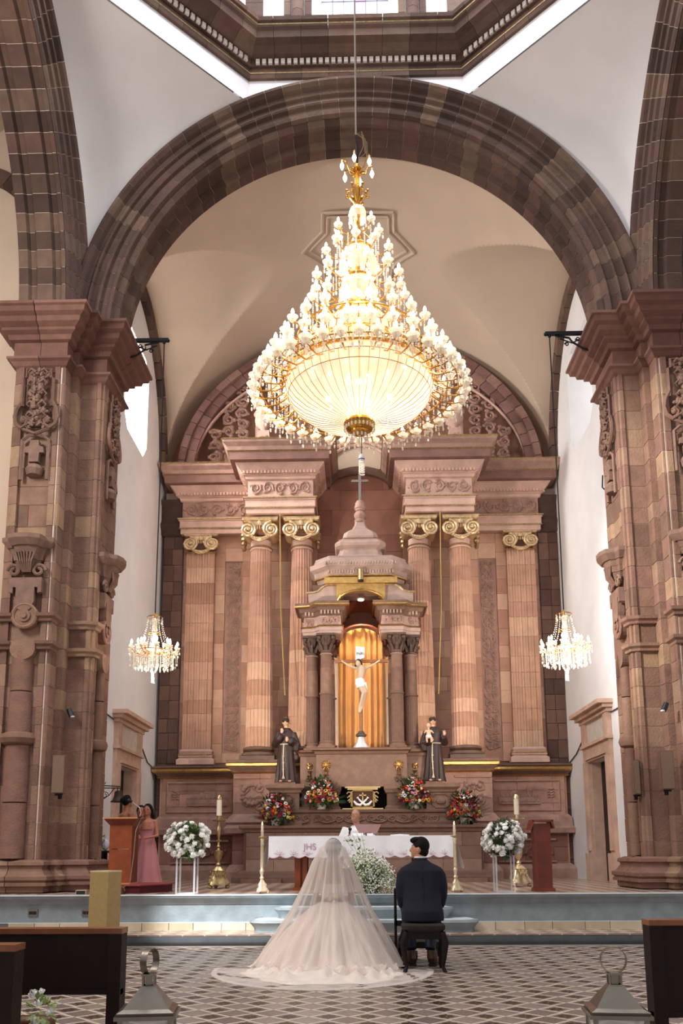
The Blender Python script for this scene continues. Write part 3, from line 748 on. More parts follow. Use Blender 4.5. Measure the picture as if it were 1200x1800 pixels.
        for k in range(-3, 4): g.tube([(k*.05, .26-abs(k)*.02, 6.0), (k*.035, .2, 5.85), (k*.02, .1, 5.7)], .018, 5)
        obj('bracket_flute', g, bm, t, kind='stuff')
        for s in (-1, 1):
            pts = []
            for k in range(18):
                a = k/17*2.6*pi; r = .11*(1-k/17*.75); pts.append((s*(.2+.0)+s*r*cos(a)*1.0, .1, 5.72+r*sin(a)))
            obj('scroll', G(T2).tube(pts, .028, 6), bm, t, smooth=True)
        sh = G(T2).ext([(u, 0, v) for u, v in ((-.26,5.6),(.26,5.6),(.26,5.36),(.2,5.34),(.2,5.44),(.15,5.44),(.15,5.2),(.1,5.08),(0,5.02),(-.1,5.08),(-.15,5.2),(-.15,5.44),(-.2,5.44),(-.2,5.34),(-.26,5.36))], (0, .12, 0))
        obj('crest_panel', sh, bm, t)
        # carved drop at the head of the respond
        g = G(T2); rr = random.Random(5)
        z = 9.2; 
        for k in range(16):
            wdt = .12+.05*sin(k*1.3)
            for q in range(6):
                s = rr.uniform(-1, 1); R_ = rr.uniform(.022, .05)
                g.ball((s*wdt, .05+.06*(1-s*s)+rr.uniform(0, .02), z-k*.065+rr.uniform(-.03, .03)), (R_, R_, R_*rr.uniform(.6, 1.3)), 6, 4)
            if k % 3 == 0: 
                for s in (-1, 1): g.tube([(s*.03, .12, z-k*.065), (s*.11, .13, z-k*.065+.05), (s*.16, .1, z-k*.065), (s*.12, .1, z-k*.065-.04)], [.02, .022, .018, .008], 5)
        obj('carved_garland', g, bm, t, kind='stuff', smooth=True)
        g = G(T2)
        for s in (-1, 1):
            g.tube([(s*.1, .05, 9.28), (s*.2, .07, 9.27), (s*.2, .07, 9.12), (s*.25, .07, 9.1), (s*.25, .07, 8.6)], .03, 4)
            pts = [(s*.25, .07, 8.65)]
            for q in range(16):
                a = q/15*1.75*pi; r = .14*(1-q/15*.6); pts.append((s*(.2+r*cos(a)), .09, 8.3+r*sin(a)*1.1 if q else 8.42))
            g.tube([(s*.25, .07, 8.7), (s*.33, .08, 8.55), (s*.36, .09, 8.4), (s*.33, .1, 8.27), (s*.24, .1, 8.2), (s*.16, .1, 8.25), (s*.15, .1, 8.33), (s*.2, .11, 8.38), (s*.24, .11, 8.33)], .035, 6)
            g.ball((s*.21, .1, 8.32), .05, 8, 6)
            g.tube([(s*.24, .08, 8.2), (0, .09, 8.1)], .03, 5)
        obj('strapwork_frame', g, pierm, t, smooth=True)
        g = G(T2)
        g.tube([(-.22, .05, 7.1+.2), (-.22, .05, 8.0), (-.12, .06, 8.08), (0, .06, 8.1), (.12, .06, 8.08), (.22, .05, 8.0), (.22, .05, 7.3)], .03, 5)
        g.ext([(u, 0, v) for u, v in ((-.07,7.98),(.07,7.98),(.08,7.88),(.15,7.86),(.16,7.76),(.09,7.76),(.08,7.6),(-.08,7.6),(-.09,7.76),(-.16,7.76),(-.15,7.86),(-.08,7.88))], (0, .1, 0))
        g.lathe([(.0,0),(.12,.02),(.15,.12),(.1,.2)], (0, .02, 7.36), 12)
        obj('small_shield', g, bm, t)
pier(-1); pier(1)

# ================================================================== ALTARPIECE (far group)
def scrolls(g, x0, x1, z0, z1, y, cell, r=.02, rnd=None, T=None):
    """carved spirals covering a rectangle"""
    rnd = rnd or random.Random(3)
    nx = max(1, round((x1-x0)/cell)); nz = max(1, round((z1-z0)/cell)); dx, dz = (x1-x0)/nx, (z1-z0)/nz
    for i in range(nx):
        for j in range(nz):
            cx, cz = x0+(i+.5)*dx, z0+(j+.5)*dz; a0 = rnd.uniform(0, 6.28); s = 1 if (i+j) % 2 else -1; R = min(dx, dz)*.46; pts = []
            for k in range(13):
                q = k/12; rad = R*(1-q*.8); a = a0+s*q*9.5; pts.append((cx+rad*cos(a)*dx/min(dx, dz), y, cz+rad*sin(a)*dz/min(dx, dz)))
            g.tube(pts, [r*(1-.4*k/12) for k in range(13)], 4)
            for k in range(3):
                a = a0+k*2.1; g.ball((cx+R*.95*cos(a), y, cz+R*.95*sin(a)), (r*1.5, r*.9, r*1.2), 6, 4)
    return g
def blocks_wall(parent, x0, x1, z0, z1, y0, y1, bw, bh, m, rnd, name='stone_block', T=F):
    z = z0; row = 0
    while z < z1-.03:
        h = bh*rnd.uniform(.8, 1.25)
        if z1-(z+h) < bh*.5: h = z1-z
        x = x0; first = True
        while x < x1-.02:
            wd = bw*rnd.uniform(.7, 1.3)*(.55 if first and row % 2 else 1); first = False
            if x1-(x+wd) < bw*.4: wd = x1-x
            obj(name, G(T).box(x+.003, x+wd-.003, y0-rnd.uniform(0, .004), y1, z+.003, z+h-.003), m, parent); x += wd
        z += h; row += 1
def ionic(name='capital'):
    """gilded ionic capital around the origin, front towards -Y, 0.6 wide"""
    g = G()
    g.mould([(-.33,.27),(-.33,-.27),(.33,-.27),(.33,.27)][::-1][::-1], [(0,.47),(.03,.49),(.03,.53),(.05,.55),(0,.56)], closed=True); g.box(-.33,.33,-.27,.27,.47,.56)
    for s in (-1, 1):
        pts = []
        for k in range(26):
            q = k/25; a = pi/2-s*0+(-s)*q*4.6*pi*-1; R = .165*(1-q*.82); pts.append((s*.235+R*cos(a), -.29, .29+R*sin(a)))
        g.tube(pts, [.03*(1-.4*k/25) for k in range(26)], 6)
        g.ball((s*.235, -.3, .29), (.035, .03, .035), 8, 6)
        g.ext([(s*.235+.13*cos(2*pi*k/14), -.27, .29+.13*sin(2*pi*k/14)) for k in range(14)], (0, .5, 0))
    for k in range(-3, 4): g.ball((k*.05, -.27, .33), (.022, .03, .045), 6, 5)
    g.box(-.2, .2, -.27, .2, .38, .47)
    pts = [(-.2+.4*k/8, -.28, .16-.08*sin(pi*k/8)) for k in range(9)]
    g.tube(pts, [.03, .035, .04, .045, .05, .045, .04, .035, .03], 6)
    for k in range(9): g.ball((pts[k][0], -.31, pts[k][2]), .026, 6, 4)
    g.ball((0, -.3, .42), (.05, .03, .06), 8, 6)
    return g
def altarpiece():
    rnd = random.Random(21)
    t = thing('altarpiece', 'tall pink stone altarpiece with fluted columns and gilded capitals filling the rear wall', 'altarpiece', F(.07, 19.2, .65))
    C0 = .07
    def mir(x, s): return C0+s*x
    # wall fields, block by block
    wallp = obj('backing', G(F).box(-4.45, 4.58, 19.25, 19.45, .65, 9.5), mat('joint_pink', '#a98577', rough=.9, var=.1, bump=.2), t)
    blocks_wall(wallp, C0-.98, C0+.98, 3.3, 10.25, 19.2, 19.3, .62, .5, mat('rose_ashlar', pal=['#9b6a58', '#915f4f', '#a37361', '#966554'], rough=.8, var=.12, vs=4, bump=.3), rnd)
    for s in (-1, 1):
        side = wallp
        for (a, b) in ((.98, 2.72), (3.13, 3.37), (4.0, 4.1)):
            lo, hi = sorted((mir(a, s), mir(b, s))); blocks_wall(side, lo, hi, 3.2, 8.5, 19.2, 19.3, .5, .36, pinkm, rnd)
        lo, hi = sorted((mir(2.72, s), mir(3.13, s)))
        blocks_wall(side, lo, hi, 3.2, 3.42, 19.2, 19.3, .5, .36, pinkm, rnd); blocks_wall(side, lo, hi, 7.9, 8.5, 19.2, 19.3, .5, .36, pinkm, rnd)
        # dark brown stone strip at the outside
        lo, hi = sorted((mir(4.11, s), mir(4.56, s)))
        st = obj('corner_strip', G(F).box(lo, hi, 19.22, 19.4, .65, 9.6), mortar, t); z = .7; 
        while z < 8.45:
            h = rnd.uniform(.3, .42); xm = (lo+hi)/2+rnd.uniform(-.03, .03)
            for (a, b) in ((lo, xm), (xm, hi)): obj('stone_block', G(F).box(a+.004, b-.004, 19.12, 19.24, z+.005, min(z+h, 8.48)-.005), mat('dark_strip_stone', pal=['#5c4339', '#654a3f', '#523a32', '#6e5145'], rough=.85, var=.15, bump=.4), st)
            z += h
        obj('strip_capital', G(F).mould([(lo, 19.3), (lo, 19.12), (hi, 19.12), (hi, 19.3)], [(0,8.5),(.05,8.54),(.03,8.6),(.1,8.75),(.04,8.85),(.04,9.2),(.12,9.35),(.02,9.4)]), archm, t)
        # carved long panel
        lo, hi = sorted((mir(2.76, s), mir(3.09, s)))
        obj('panel_ground', G(F).box(lo, hi, 19.24, 19.3, 3.42, 7.9), dpinkm, t)
        obj('carved_panel', scrolls(G(F), lo+.02, hi-.02, 3.46, 7.86, 19.22, .165, .022, rnd), dpinkm, t, smooth=True)
        # pilaster with five flutes, in stones
        cx = mir(3.68, s); pil = obj('pilaster', G(F).box(cx-.31, cx+.31, 19.1, 19.25, 3.5, 8.1), pinkm, t); z = 3.5
        while z < 8.08:
            h = rnd.uniform(.3, .5)
            if 8.1-z-h < .25: h = 8.1-z
            pl = [(cx-.32, 19.25), (cx-.32, 19.05)]
            for k in range(5):
                a = cx-.25+k*.125-.0; pl += [(a-.045+.0, 19.05), (a-.03, 19.08), (a+.03, 19.08), (a+.045, 19.05)]
            pl += [(cx+.32, 19.05), (cx+.32, 19.25)]
            obj('stone_block', G(F).prism(pl, z+.003, z+h-.003), pinkm, pil); z += h
        obj('pilaster_base', G(F).mould([(cx-.32, 19.25), (cx-.32, 19.05), (cx+.32, 19.05), (cx+.32, 19.25)], [(.06,3.14),(.1,3.15),(.1,3.26),(.04,3.3),(.07,3.33),(.03,3.4),(.05,3.45),(0,3.5)]), lpinkm, t)
        obj('gilt_fillet', G(F).mould([(cx-.32, 19.25), (cx-.32, 19.05), (cx+.32, 19.05), (cx+.32, 19.25)], [(.055,3.35),(.075,3.37),(.055,3.39)]), agold, t)
        obj('gilt_fillet', G(F).mould([(cx-.32, 19.25), (cx-.32, 19.05), (cx+.32, 19.05), (cx+.32, 19.25)], [(0,8.04),(.04,8.06),(0,8.09)]), agold, t)
        # pedestal of the side bay
        lo, hi = sorted((mir(2.6, s), mir(4.45, s)))
        pe = obj('side_pedestal', G(F).box(lo, hi, 19.02, 19.3, .65, 3.0), pinkm, t)
        lo2, hi2 = sorted((mir(2.72, s), mir(4.4, s)))
        blocks_wall(pe, lo2, hi2, 1.98, 2.84, 18.98, 19.05, .6, .3, mat('dusky_pink_ashlar', pal=['#a87f6f', '#b08776', '#9e7667', '#b68c7b'], rough=.8, var=.12, bump=.3), rnd)
        blocks_wall(pe, lo2, hi2, .68, 1.6, 18.98, 19.05, .6, .3, mat('red_brown_ashlar', pal=['#8b5f55', '#94665b', '#80574d', '#9a6d61'], rough=.8, var=.12, bump=.3), rnd)
        pth = [(lo, 19.3), (lo, 18.99), (hi, 18.99), (hi, 19.3)]
        obj('pedestal_cornice', G(F).mould(pth, [(0,2.84),(.03,2.86),(.05,2.9),(.12,2.97),(.13,3.05),(.16,3.07),(.16,3.1),(0,3.13)]), shrm, t)
        obj('gilt_band', G(F).mould(pth, [(.09,2.945),(.155,2.99),(.16,3.04),(.1,3.06)]), gold, t); obj('gilt_band', G(F).mould(pth, [(.02,2.84),(.07,2.87),(.03,2.88)]), gold, t)
        obj('pedestal_step', G(F).mould(pth, [(.0,1.6),(.14,1.62),(.16,1.72),(.08,1.76),(.06,1.96),(.02,2.0),(0,2.02)]), dpinkm, t)
        obj('plinth', G(F).mould(pth, [(.12,.65),(.12,.86),(.04,.95),(0,.98)]), dpinkm, t)
        # reliefs: a walled city with a dome, and an emblem of a stem with wings; a scroll panel below
        cx = mir(3.4, s); g = G(F)
        a, b = (cx-.45, cx+.45); g.box(a, b, 18.94, 18.99, 2.24, 2.27).box(a, b, 18.955, 18.99, 2.27, 2.4)
        for k in range(14): g.box(a+.02+k*.063, a+.055+k*.063, 18.94, 18.96, 2.29, 2.33); g.box(a+.02+k*.063, a+.05+k*.063, 18.94, 18.96, 2.4, 2.42)
        for k in range(9): g.box(a+.1+k*.08, a+.15+k*.08, 18.96, 18.99, 2.4, 2.43+.03*(k % 3))
        g.ball((cx-.1, 18.98, 2.47), (.07, .03, .07), 10, 6).box(cx-.11, cx-.09, 18.96, 18.99, 2.52, 2.58)
        g.box(cx+.18, cx+.21, 18.96, 18.99, 2.42, 2.6).taper(cx+.195, 18.975, .02, .01, 2.6, .002, .002, 2.66)
        obj('city_relief', g, dpinkm, t)
        g = G(F); ex = mir(4.1, s)
        g.tube([(ex, 18.97, 2.22), (ex, 18.97, 2.52)], .012, 5)
        for q in (-1, 1):
            for k in range(3): g.tube([(ex, 18.97, 2.38+k*.055), (ex+q*.05, 18.965, 2.41+k*.055), (ex+q*.09, 18.965, 2.37+k*.055)], [.02, .022, .006], 5)
        g.ball((ex, 18.96, 2.57), (.06, .02, .03), 8, 5)
        obj('emblem_relief', g, dpinkm, t)
        for k in range(4): obj('ray_relief', G(F).tube([(ex-s*.08, 18.975, 2.5+.02*k), (mir(3.35+.1*k, s), 18.975, 2.52+.03*k)], .006, 3), dpinkm, t)
        fr = [(lo2+.12, 2.1), (hi2-.12, 2.1), (hi2-.12, 2.74), (lo2+.12, 2.74)]
        for q in range(4):
            p0, p1 = fr[q], fr[(q+1) % 4]; obj('panel_moulding', G(F).tube([(p0[0], 18.97, p0[1]), (p1[0], 18.97, p1[1])], .022, 4), dpinkm, t)
        lo3, hi3 = sorted((mir(2.9, s), mir(4.15, s)))
        obj('base_panel_moulding', G(F).box(lo3, hi3, 18.93, 18.99, 1.46, 1.5).box(lo3, hi3, 18.93, 18.99, 1.0, 1.03), dpinkm, t)
        obj('base_carving', scrolls(G(F), lo3+.05, hi3-.05, 1.07, 1.42, 18.96, .3, .028, rnd), mat('red_brown_carving', '#8b5f55', var=.15, bump=.3), t, smooth=True)
        # projecting pedestal below the columns
        lo, hi = sorted((mir(.95, s), mir(2.68, s)))
        pp = obj('column_pedestal', G(F).box(lo, hi, 17.98, 19.3, .65, 3.0), pinkm, t)
        blocks_wall(pp, lo, hi, 1.98, 2.85, 17.95, 18.02, .6, .3, mat('pedestal_ashlar', pal=['#ad8473', '#b58b7a', '#a27a6b', '#bb9280'], rough=.8, var=.12, bump=.3), rnd)
        blocks_wall(pp, lo, hi, .68, 1.6, 17.95, 18.02, .6, .3, mat('red_brown_ashlar'), rnd)
        pth = [(lo, 19.2), (lo, 17.96), (hi, 17.96), (hi, 19.2)]
        obj('pedestal_cornice', G(F).mould(pth, [(0,2.85),(.03,2.87),(.05,2.91),(.1,2.97),(.11,3.05),(.14,3.07),(.14,3.12),(0,3.14)]), shrm, t)
        obj('gilt_band', G(F).mould(pth, [(.08,2.965),(.135,3.0),(.14,3.05),(.1,3.06)]), gold, t); obj('gilt_band', G(F).mould(pth, [(.02,2.845),(.07,2.875),(.03,2.885)]), gold, t)
        obj('pedestal_step', G(F).mould(pth, [(.0,1.6),(.14,1.62),(.16,1.72),(.1,1.8),(.14,1.84),(.04,1.98),(0,2.02)]), dpinkm, t)
        obj('plinth', G(F).mould(pth, [(.14,.65),(.14,.84),(.12,.88),(.04,.98),(0,.99)]), dpinkm, t)
        cx = mir(2.28, s); g = G(F)
        for k in range(13):
            a = pi*.25+k/12*1.5*pi; g.ball((cx+.2*cos(a), 17.93, 2.42+.2*sin(a)), (.05, .03, .05), 7, 5); 
        scrolls(g, cx-.26, cx+.26, 2.16, 2.68, 17.94, .26, .018, rnd)
        g.box(cx-.1, cx+.3, 17.93, 17.95, 2.34, 2.36)
        obj('cartouche_relief', g, dpinkm, t, smooth=True)
        obj('panel_moulding', G(F).box(cx-.38, cx+.38, 17.92, 17.96, 2.74, 2.78), dpinkm, t)
        # two fluted columns
        for cx0 in (2.2, 1.29):
            cx = mir(cx0, s); cy = 18.32
            cobj = thing('column', None, None, F(cx, cy, 3.14)); cobj.parent = t; cobj.location = Vector(F(cx, cy, 3.14))-wl(t)
            obj('column_base', G(F).box(cx-.37, cx+.37, cy-.37, cy+.37, 3.14, 3.22).lathe([(.36,0),(.38,.03),(.36,.08),(.31,.1),(.31,.13),(.34,.15),(.33,.19),(.29,.21)], (cx, cy, 3.22), 28), mat('dark_base_stone', '#6b5348', rough=.6, var=.15, bump=.3), cobj, smooth=True)
            obj('gilt_ring', G(F).lathe([(.315,0),(.335,.015),(.315,.03)], (cx, cy, 3.32), 28), gold, cobj, smooth=True)
            z0, z1, nd = 3.43, 7.8, 12; hs = [rnd.uniform(.75, 1.25) for _ in range(nd)]; tot = sum(hs); z = z0
            for h in hs:
                h *= (z1-z0)/tot; rg = []
                for zz in (z+.002, z+h-.002):
                    q = (zz-z0)/(z1-z0); R = .29-.065*q**1.6; ring = []
                    for k in range(72):
                        a = 2*pi*k/72; m3 = k % 3; ring.append((cx+(R-(0 if m3 == 0 else .02))*cos(a), cy+(R-(0 if m3 == 0 else .02))*sin(a), zz))
                    rg.append(ring)
                obj('shaft_drum', G(F).loft(rg), pinkm, cobj); z += h
            obj('neck', G(F).lathe([(.235,0),(.25,.02),(.235,.04),(.225,.05),(.225,.22)], (cx, cy, 7.8), 28), lpinkm, cobj, smooth=True)
            obj('neck_ring', G(F).lathe([(.235,0),(.262,.02),(.235,.045)], (cx, cy, 7.84), 28), agold, cobj, smooth=True)
            inst('capital', ION, F(cx, cy, 7.9), cobj, sc_=K*1.08)
        inst('capital', ION, F(mir(3.68, s), 19.25, 7.99), t, sc_=(K*1.08, K*.8, K*1.0))
        # leafy side brackets of the capitals
        for xx in (.95, 2.6):
            g = G(F)
            for k in range(4): g.ball((mir(xx, s)+(.0), 18.5, 8.25-k*.1), (.09-.012*k, .1, .07), 8, 5)
            obj('capital_leaf', g, agold, t, smooth=True)
        # dark gap between the paired capitals
        # entablatures
        def entab(x0, x1, yf, zf, nm):
            pth = [(x0, 19.3), (x0, yf), (x1, yf), (x1, 19.3)]
            e = obj(nm, G(F).box(x0, x1, yf, 19.3, zf, zf+1.45), lpinkm if nm == 'column_entablature' else dpinkm, t)
            obj('architrave', G(F).mould(pth, [(0,zf),(.03,zf+.01),(.03,zf+.13),(.05,zf+.14),(.05,zf+.3),(.07,zf+.31),(.08,zf+.36),(0,zf+.38)]), lpinkm, t)
            obj('gilt_fillet', G(F).mould(pth, [(.05,zf+.12),(.07,zf+.14),(.05,zf+.155)]), agold, t); obj('gilt_fillet', G(F).mould(pth, [(.06,zf+.33),(.1,zf+.345),(.1,zf+.37),(.06,zf+.385)]), agold, t)
            obj('bed_moulding', G(F).mould(pth, [(0,zf+.78),(.05,zf+.8),(.06,zf+.86),(.1,zf+.88),(.1,zf+1.02),(.2,zf+1.06),(.26,zf+1.1)]), lpinkm, t)
            n = int((x1-x0+.2)/.075); g = G(F)
            for k in range(n): a = x0-.1+(x1-x0+.2)*k/n; g.box(a, a+.04, yf-.15, yf-.09, zf+.9, zf+1.0)
            nn_ = int((19.2-yf)/.075)
            for k in range(nn_):
                a = yf-.1+k*.075
                g.box(x0-.15, x0-.09, a, a+.04, zf+.9, zf+1.0); g.box(x1+.09, x1+.15, a, a+.04, zf+.9, zf+1.0)
            obj('dentils', g, lpinkm, t, kind='stuff')
            # corona, cut in stones
            co = obj('corona', G(F).mould(pth, [(.0,zf+1.08),(.36,zf+1.12),(.38,zf+1.3),(.36,zf+1.3),(0,zf+1.3)]), mat('cornice_brown_pink', '#8a655b', rough=.8, var=.2, vs=4, bump=.3), t)
            obj('cyma', G(F).mould(pth, [(.36,zf+1.3),(.4,zf+1.32),(.42,zf+1.4),(.5,zf+1.47),(.52,zf+1.53),(0,zf+1.56)]), dpinkm, t)
            obj('gilt_edge', G(F).mould(pth, [(.51,zf+1.51),(.535,zf+1.53),(.51,zf+1.56)]), agold, t); obj('gilt_edge', G(F).mould(pth, [(.38,zf+1.29),(.42,zf+1.31),(.38,zf+1.33)]), agold, t)
            obj('carved_frieze', scrolls(G(F), x0+.04, x1-.04, zf+.44, zf+.76, yf-.01, .3, .03, rnd), dpinkm, t, smooth=True)
        lo, hi = sorted((mir(1.03, s), mir(2.47, s)))
        entab(lo, hi, 18.0, 8.56, 'column_entablature')
        lo, hi = sorted((mir(2.5, s), mir(4.12, s)))
        entab(lo, hi, 19.02, 8.5, 'side_entablature')
        # narrow inner return of the cornice over the recess
        # urn
        ux = mir(2.2, s)
        obj('urn_plinth', G(F).box(ux-.42, ux+.42, 18.3, 19.0, 10.13, 10.26).box(ux-.3, ux+.3, 18.4, 18.95, 10.26, 10.36), lpinkm, t)
        obj('urn', G(F).taper(ux, 18.62, .17, .17, 10.36, .13, .13, 10.8).box(ux-.2, ux+.2, 18.44, 18.8, 10.36, 10.42).lathe([(.1,0),(.07,.06),(.1,.12),(.19,.2),(.21,.32),(.2,.42),(.24,.46),(.22,.5),(.1,.55),(.0,.62)], (ux, 18.62, 10.78), 18), lpinkm, t, smooth=True)
        obj('urn_relief', scrolls(G(F), ux-.11, ux+.11, 10.46, 10.68, 18.46, .2, .02, rnd), lpinkm, t)
        # tympanum: vertical strips, carved spandrel
        g = G(F)
        for xx, w2, zt in ((2.42, .04, 12.2), (1.62, .04, 12.6), (1.28, .14, 12.4)):
            a, b = sorted((mir(xx-w2, s), mir(xx+w2, s))); obj('tympanum_strip', G(F).box(a, b, 19.1, 19.25, 10.1, zt), lpinkm, t)
        a, b = sorted((mir(1.2, s), mir(1.36, s))); obj('strip_carving', scrolls(G(F), a, b, 10.2, 12.2, 19.09, .16, .02, rnd), dpinkm, t, smooth=True)
        gs = G(F)
        for (a, b, c_, d) in ((2.6, 2.95, 10.35, 12.3), (2.95, 3.25, 10.35, 11.9), (3.25, 3.6, 10.35, 11.2)):
            lo3, hi3 = sorted((mir(a, s), mir(b, s))); scrolls(gs, lo3, hi3, c_, d, 19.16, .3, .04, rnd)
        obj('spandrel_carving', gs, dpinkm, t, smooth=True)
        for k in range(1):
            pts = [(mir(3.72-.0, s), 19.14, 10.3)]+[(mir(3.95*cos(a), s), 19.14, 10.0+2.9*sin(a)) for a in [.12+.09*q for q in range(10)]]
            obj('curved_moulding', G(F).tube(pts, .035, 5), lpinkm, t, smooth=True)
    # recess over the shrine with its arch
    blk = G(F); n = 12
    obj('recess_arch', G(F).loft([[(C0-.7*cos(a)*1.0, 19.1, 9.62+.36*sin(a)), (C0-.7*cos(a), 19.25, 9.62+.36*sin(a)), (C0-.78*cos(a), 19.25, 9.72+.45*sin(a)), (C0-.78*cos(a), 19.1, 9.72+.45*sin(a))] for a in [pi*k/n for k in range(n+1)]]), shrm, t, smooth=True)
    for k, (R, rr) in enumerate(((1.0, .05), (.88, .05), (.76, .04))):
        obj('window_moulding', G(F).tube([(C0+R*cos(a), 19.12, 10.1+R*.8*sin(a)) for a in [pi*q/20 for q in range(21)]], rr, 6), lpinkm, t, smooth=True)
    obj('niche', G(F).ext([(C0+.72*cos(a), 19.16, 10.12+.56*sin(a)) for a in [pi*q/16 for q in range(17)]], (0, .1, 0)), vaultm, t)
    # brown stone arch round the tympanum
    ra = thing('tympanum_arch', None, None, F(C0, 19.1, 10), kind='structure'); ra['label'] = 'brown stone arch framing the top of the altarpiece'
    n = 34; A, B, zc = 4.27, 3.55, 10.0
    for i in range(n):
        a0, a1 = pi*i/n+.002, pi*(i+1)/n-.002
        for (f0, f1, yy) in ((0, .16, 18.95), (.16, .36, 19.05)):
            q = [(C0+cos(a)*(A-f0), yy, zc+sin(a)*(B-f0)) for a in (a0, (a0+a1)/2, a1)]+[(C0+cos(a)*(A-f1), yy, zc+sin(a)*(B-f1)) for a in (a1, (a0+a1)/2, a0)]
            obj('arch_stone', G(F).ext(q, (0, .3, 0)), mat('rose_brown_arch', pal=['#84625a', '#92706a', '#7a5850', '#9c7a6c', '#8a6760'], rough=.85, var=.15, bump=.4), ra)
    return t
ION = mesh('ionic_capital', ionic(), mat('capital_gilding', '#d8bb92', rough=.35, metal=.55, var=.25, vs=14, bump=.2), True)
altarpiece()
# ================================================================== SHRINE in front of the altarpiece
def corinth():
    g = G().lathe([(.1,0),(.12,.02),(.1,.04),(.1,.1),(.13,.25),(.17,.36)], n=16).box(-.19,.19,-.19,.19,.36,.4)
    for ring, (z, r, n) in enumerate(((.06, .12, 8), (.18, .14, 8))):
        for k in range(n):
            a = 2*pi*(k+ring*.5)/n; c_, s_ = cos(a), sin(a)
            g.tube([(c_*.11, s_*.11, z), (c_*.14, s_*.14, z+.08), (c_*.18, s_*.18, z+.12), (c_*.185, s_*.185, z+.08)], [.035, .035, .03, .012], 5)
    for k in range(4):
        a = pi/4+k*pi/2; g.ball((cos(a)*.2, sin(a)*.2, .32), .045, 7, 5)
    return g
CORI = mesh('leafy_capital', corinth(), mat('dark_capital', '#574238', rough=.8, var=.2, vs=20, bump=.4), True)
def shrine():
    C = .07; rnd = random.Random(4)
    t = thing('shrine', 'domed stone shrine with dark columns sheltering the crucifix on the altar', 'shrine', F(C, 17.7, 1.7))
    # lower block (old high altar), gradine and pedestals
    lb = obj('altar_block', G(F).box(C-2.3, C+2.3, 16.85, 17.9, .65, 1.6), shrm, t)
    blocks_wall(lb, C-2.25, C+2.25, .86, 1.34, 16.8, 16.87, .7, .26, mat('lower_block_ashlar', pal=['#86695a', '#8d6f60', '#7c6052', '#937767'], rough=.8, var=.12, bump=.3), rnd)
    blocks_wall(lb, C-2.25, C+2.25, 1.34, 1.6, 16.8, 16.87, .7, .26, mat('lower_block_ashlar'), rnd)
    pth = [(C-2.3, 17.9), (C-2.3, 16.85), (C+2.3, 16.85), (C+2.3, 17.9)]
    obj('ledge', G(F).mould(pth, [(0,1.6),(.03,1.61),(.04,1.66),(.09,1.69),(.09,1.73),(0,1.74)]).box(C-2.3, C+2.3, 16.85, 17.9, 1.7, 1.735), shrm, t)
    obj('plinth', G(F).mould(pth, [(.2,.65),(.2,.76),(.14,.78),(.12,.84),(0,.9)]), shrm, t)
    for s in (-1, 1):
        a, b = sorted((C+s*1.55, C+s*2.32)); obj('kick_stone', G(F).box(a, b, 16.6, 16.85, .65, .74), shrm, t)
    gr = obj('gradine', G(F).box(C-1.55, C+1.62, 16.98, 17.9, 1.73, 2.0), shrm, t)
    obj('carved_frieze', scrolls(G(F), C-1.4, C+1.5, 1.79, 1.95, 16.97, .2, .022, rnd), shrm, t, smooth=True)
    g = G(F)
    for k in range(6):
        cx = C-1.2+k*.5; g.tube([(cx+.17*cos(q*pi/6), 16.96, 1.86-.07*abs(sin(q*pi/6))*1.0) for q in range(7)], .018, 4)
    obj('swag', g, shrm, t)
    obj('gradine_ledge', G(F).mould([(C-1.55, 17.9), (C-1.55, 16.98), (C+1.62, 16.98), (C+1.62, 17.9)], [(0,1.97),(.05,1.99),(.06,2.03),(0,2.05)]).box(C-1.55, C+1.62, 16.98, 17.9, 2.0, 2.048), shrm, t)
    for s in (-1, 1):
        # statue pedestals
        a, b = sorted((C+s*1.24, C+s*1.8))
        pd = obj('statue_pedestal', G(F).box(a, b, 17.0, 17.6, 1.73, 2.5), shrm, t)
        obj('pedestal_cap', G(F).mould([(a, 17.6), (a, 17.0), (b, 17.0), (b, 17.6)], [(0,2.36),(.03,2.38),(.04,2.42),(.1,2.47),(.1,2.53),(0,2.55)]).box(a-.05, b+.05, 16.95, 17.6, 2.5, 2.545), shrm, t)
        m_ = (a+b)/2; g = G(F); oc = [(-.17,-.06),(-.17,.06),(-.1,.13),(.1,.13),(.17,.06),(.17,-.06),(.1,-.13),(-.1,-.13)]
        for k in range(8): p, q = oc[k], oc[(k+1)%8]; g.tube([(m_+p[0], 16.99, 2.2+p[1]), (m_+q[0], 16.99, 2.2+q[1])], .018, 4)
        g.ball((m_, 16.99, 2.2), (.1, .04, .07), 10, 6)
        obj('pedestal_panel', g, shrm, t)
        obj('pedestal_foot', G(F).mould([(a, 17.6), (a, 17.0), (b, 17.0), (b, 17.6)], [(.06,1.73),(.06,1.8),(.03,1.84),(0,1.86)]), shrm, t)
        # short inner pedestals beside the tabernacle
        a, b = sorted((C+s*.48, C+s*1.2))
        obj('inner_pedestal', G(F).box(a, b, 17.12, 17.6, 2.04, 2.46), shrm, t)
        obj('pedestal_cap', G(F).mould([(a, 17.6), (a, 17.12), (b, 17.12), (b, 17.6)], [(0,2.36),(.03,2.38),(.04,2.42),(.06,2.45),(.06,2.5),(0,2.52)]).box(a, b, 17.1, 17.6, 2.46, 2.51), shrm, t)
        obj('pedestal_foot', G(F).mould([(a, 17.6), (a, 17.12), (b, 17.12), (b, 17.6)], [(.04,2.04),(.04,2.1),(0,2.13)]), shrm, t)
    blk = obj('dark_recess', G(F).box(C-.48, C+.48, 17.45, 17.6, 2.04, 2.5), mat('black_recess', '#0c0a09', rough=.9, var=0), t)
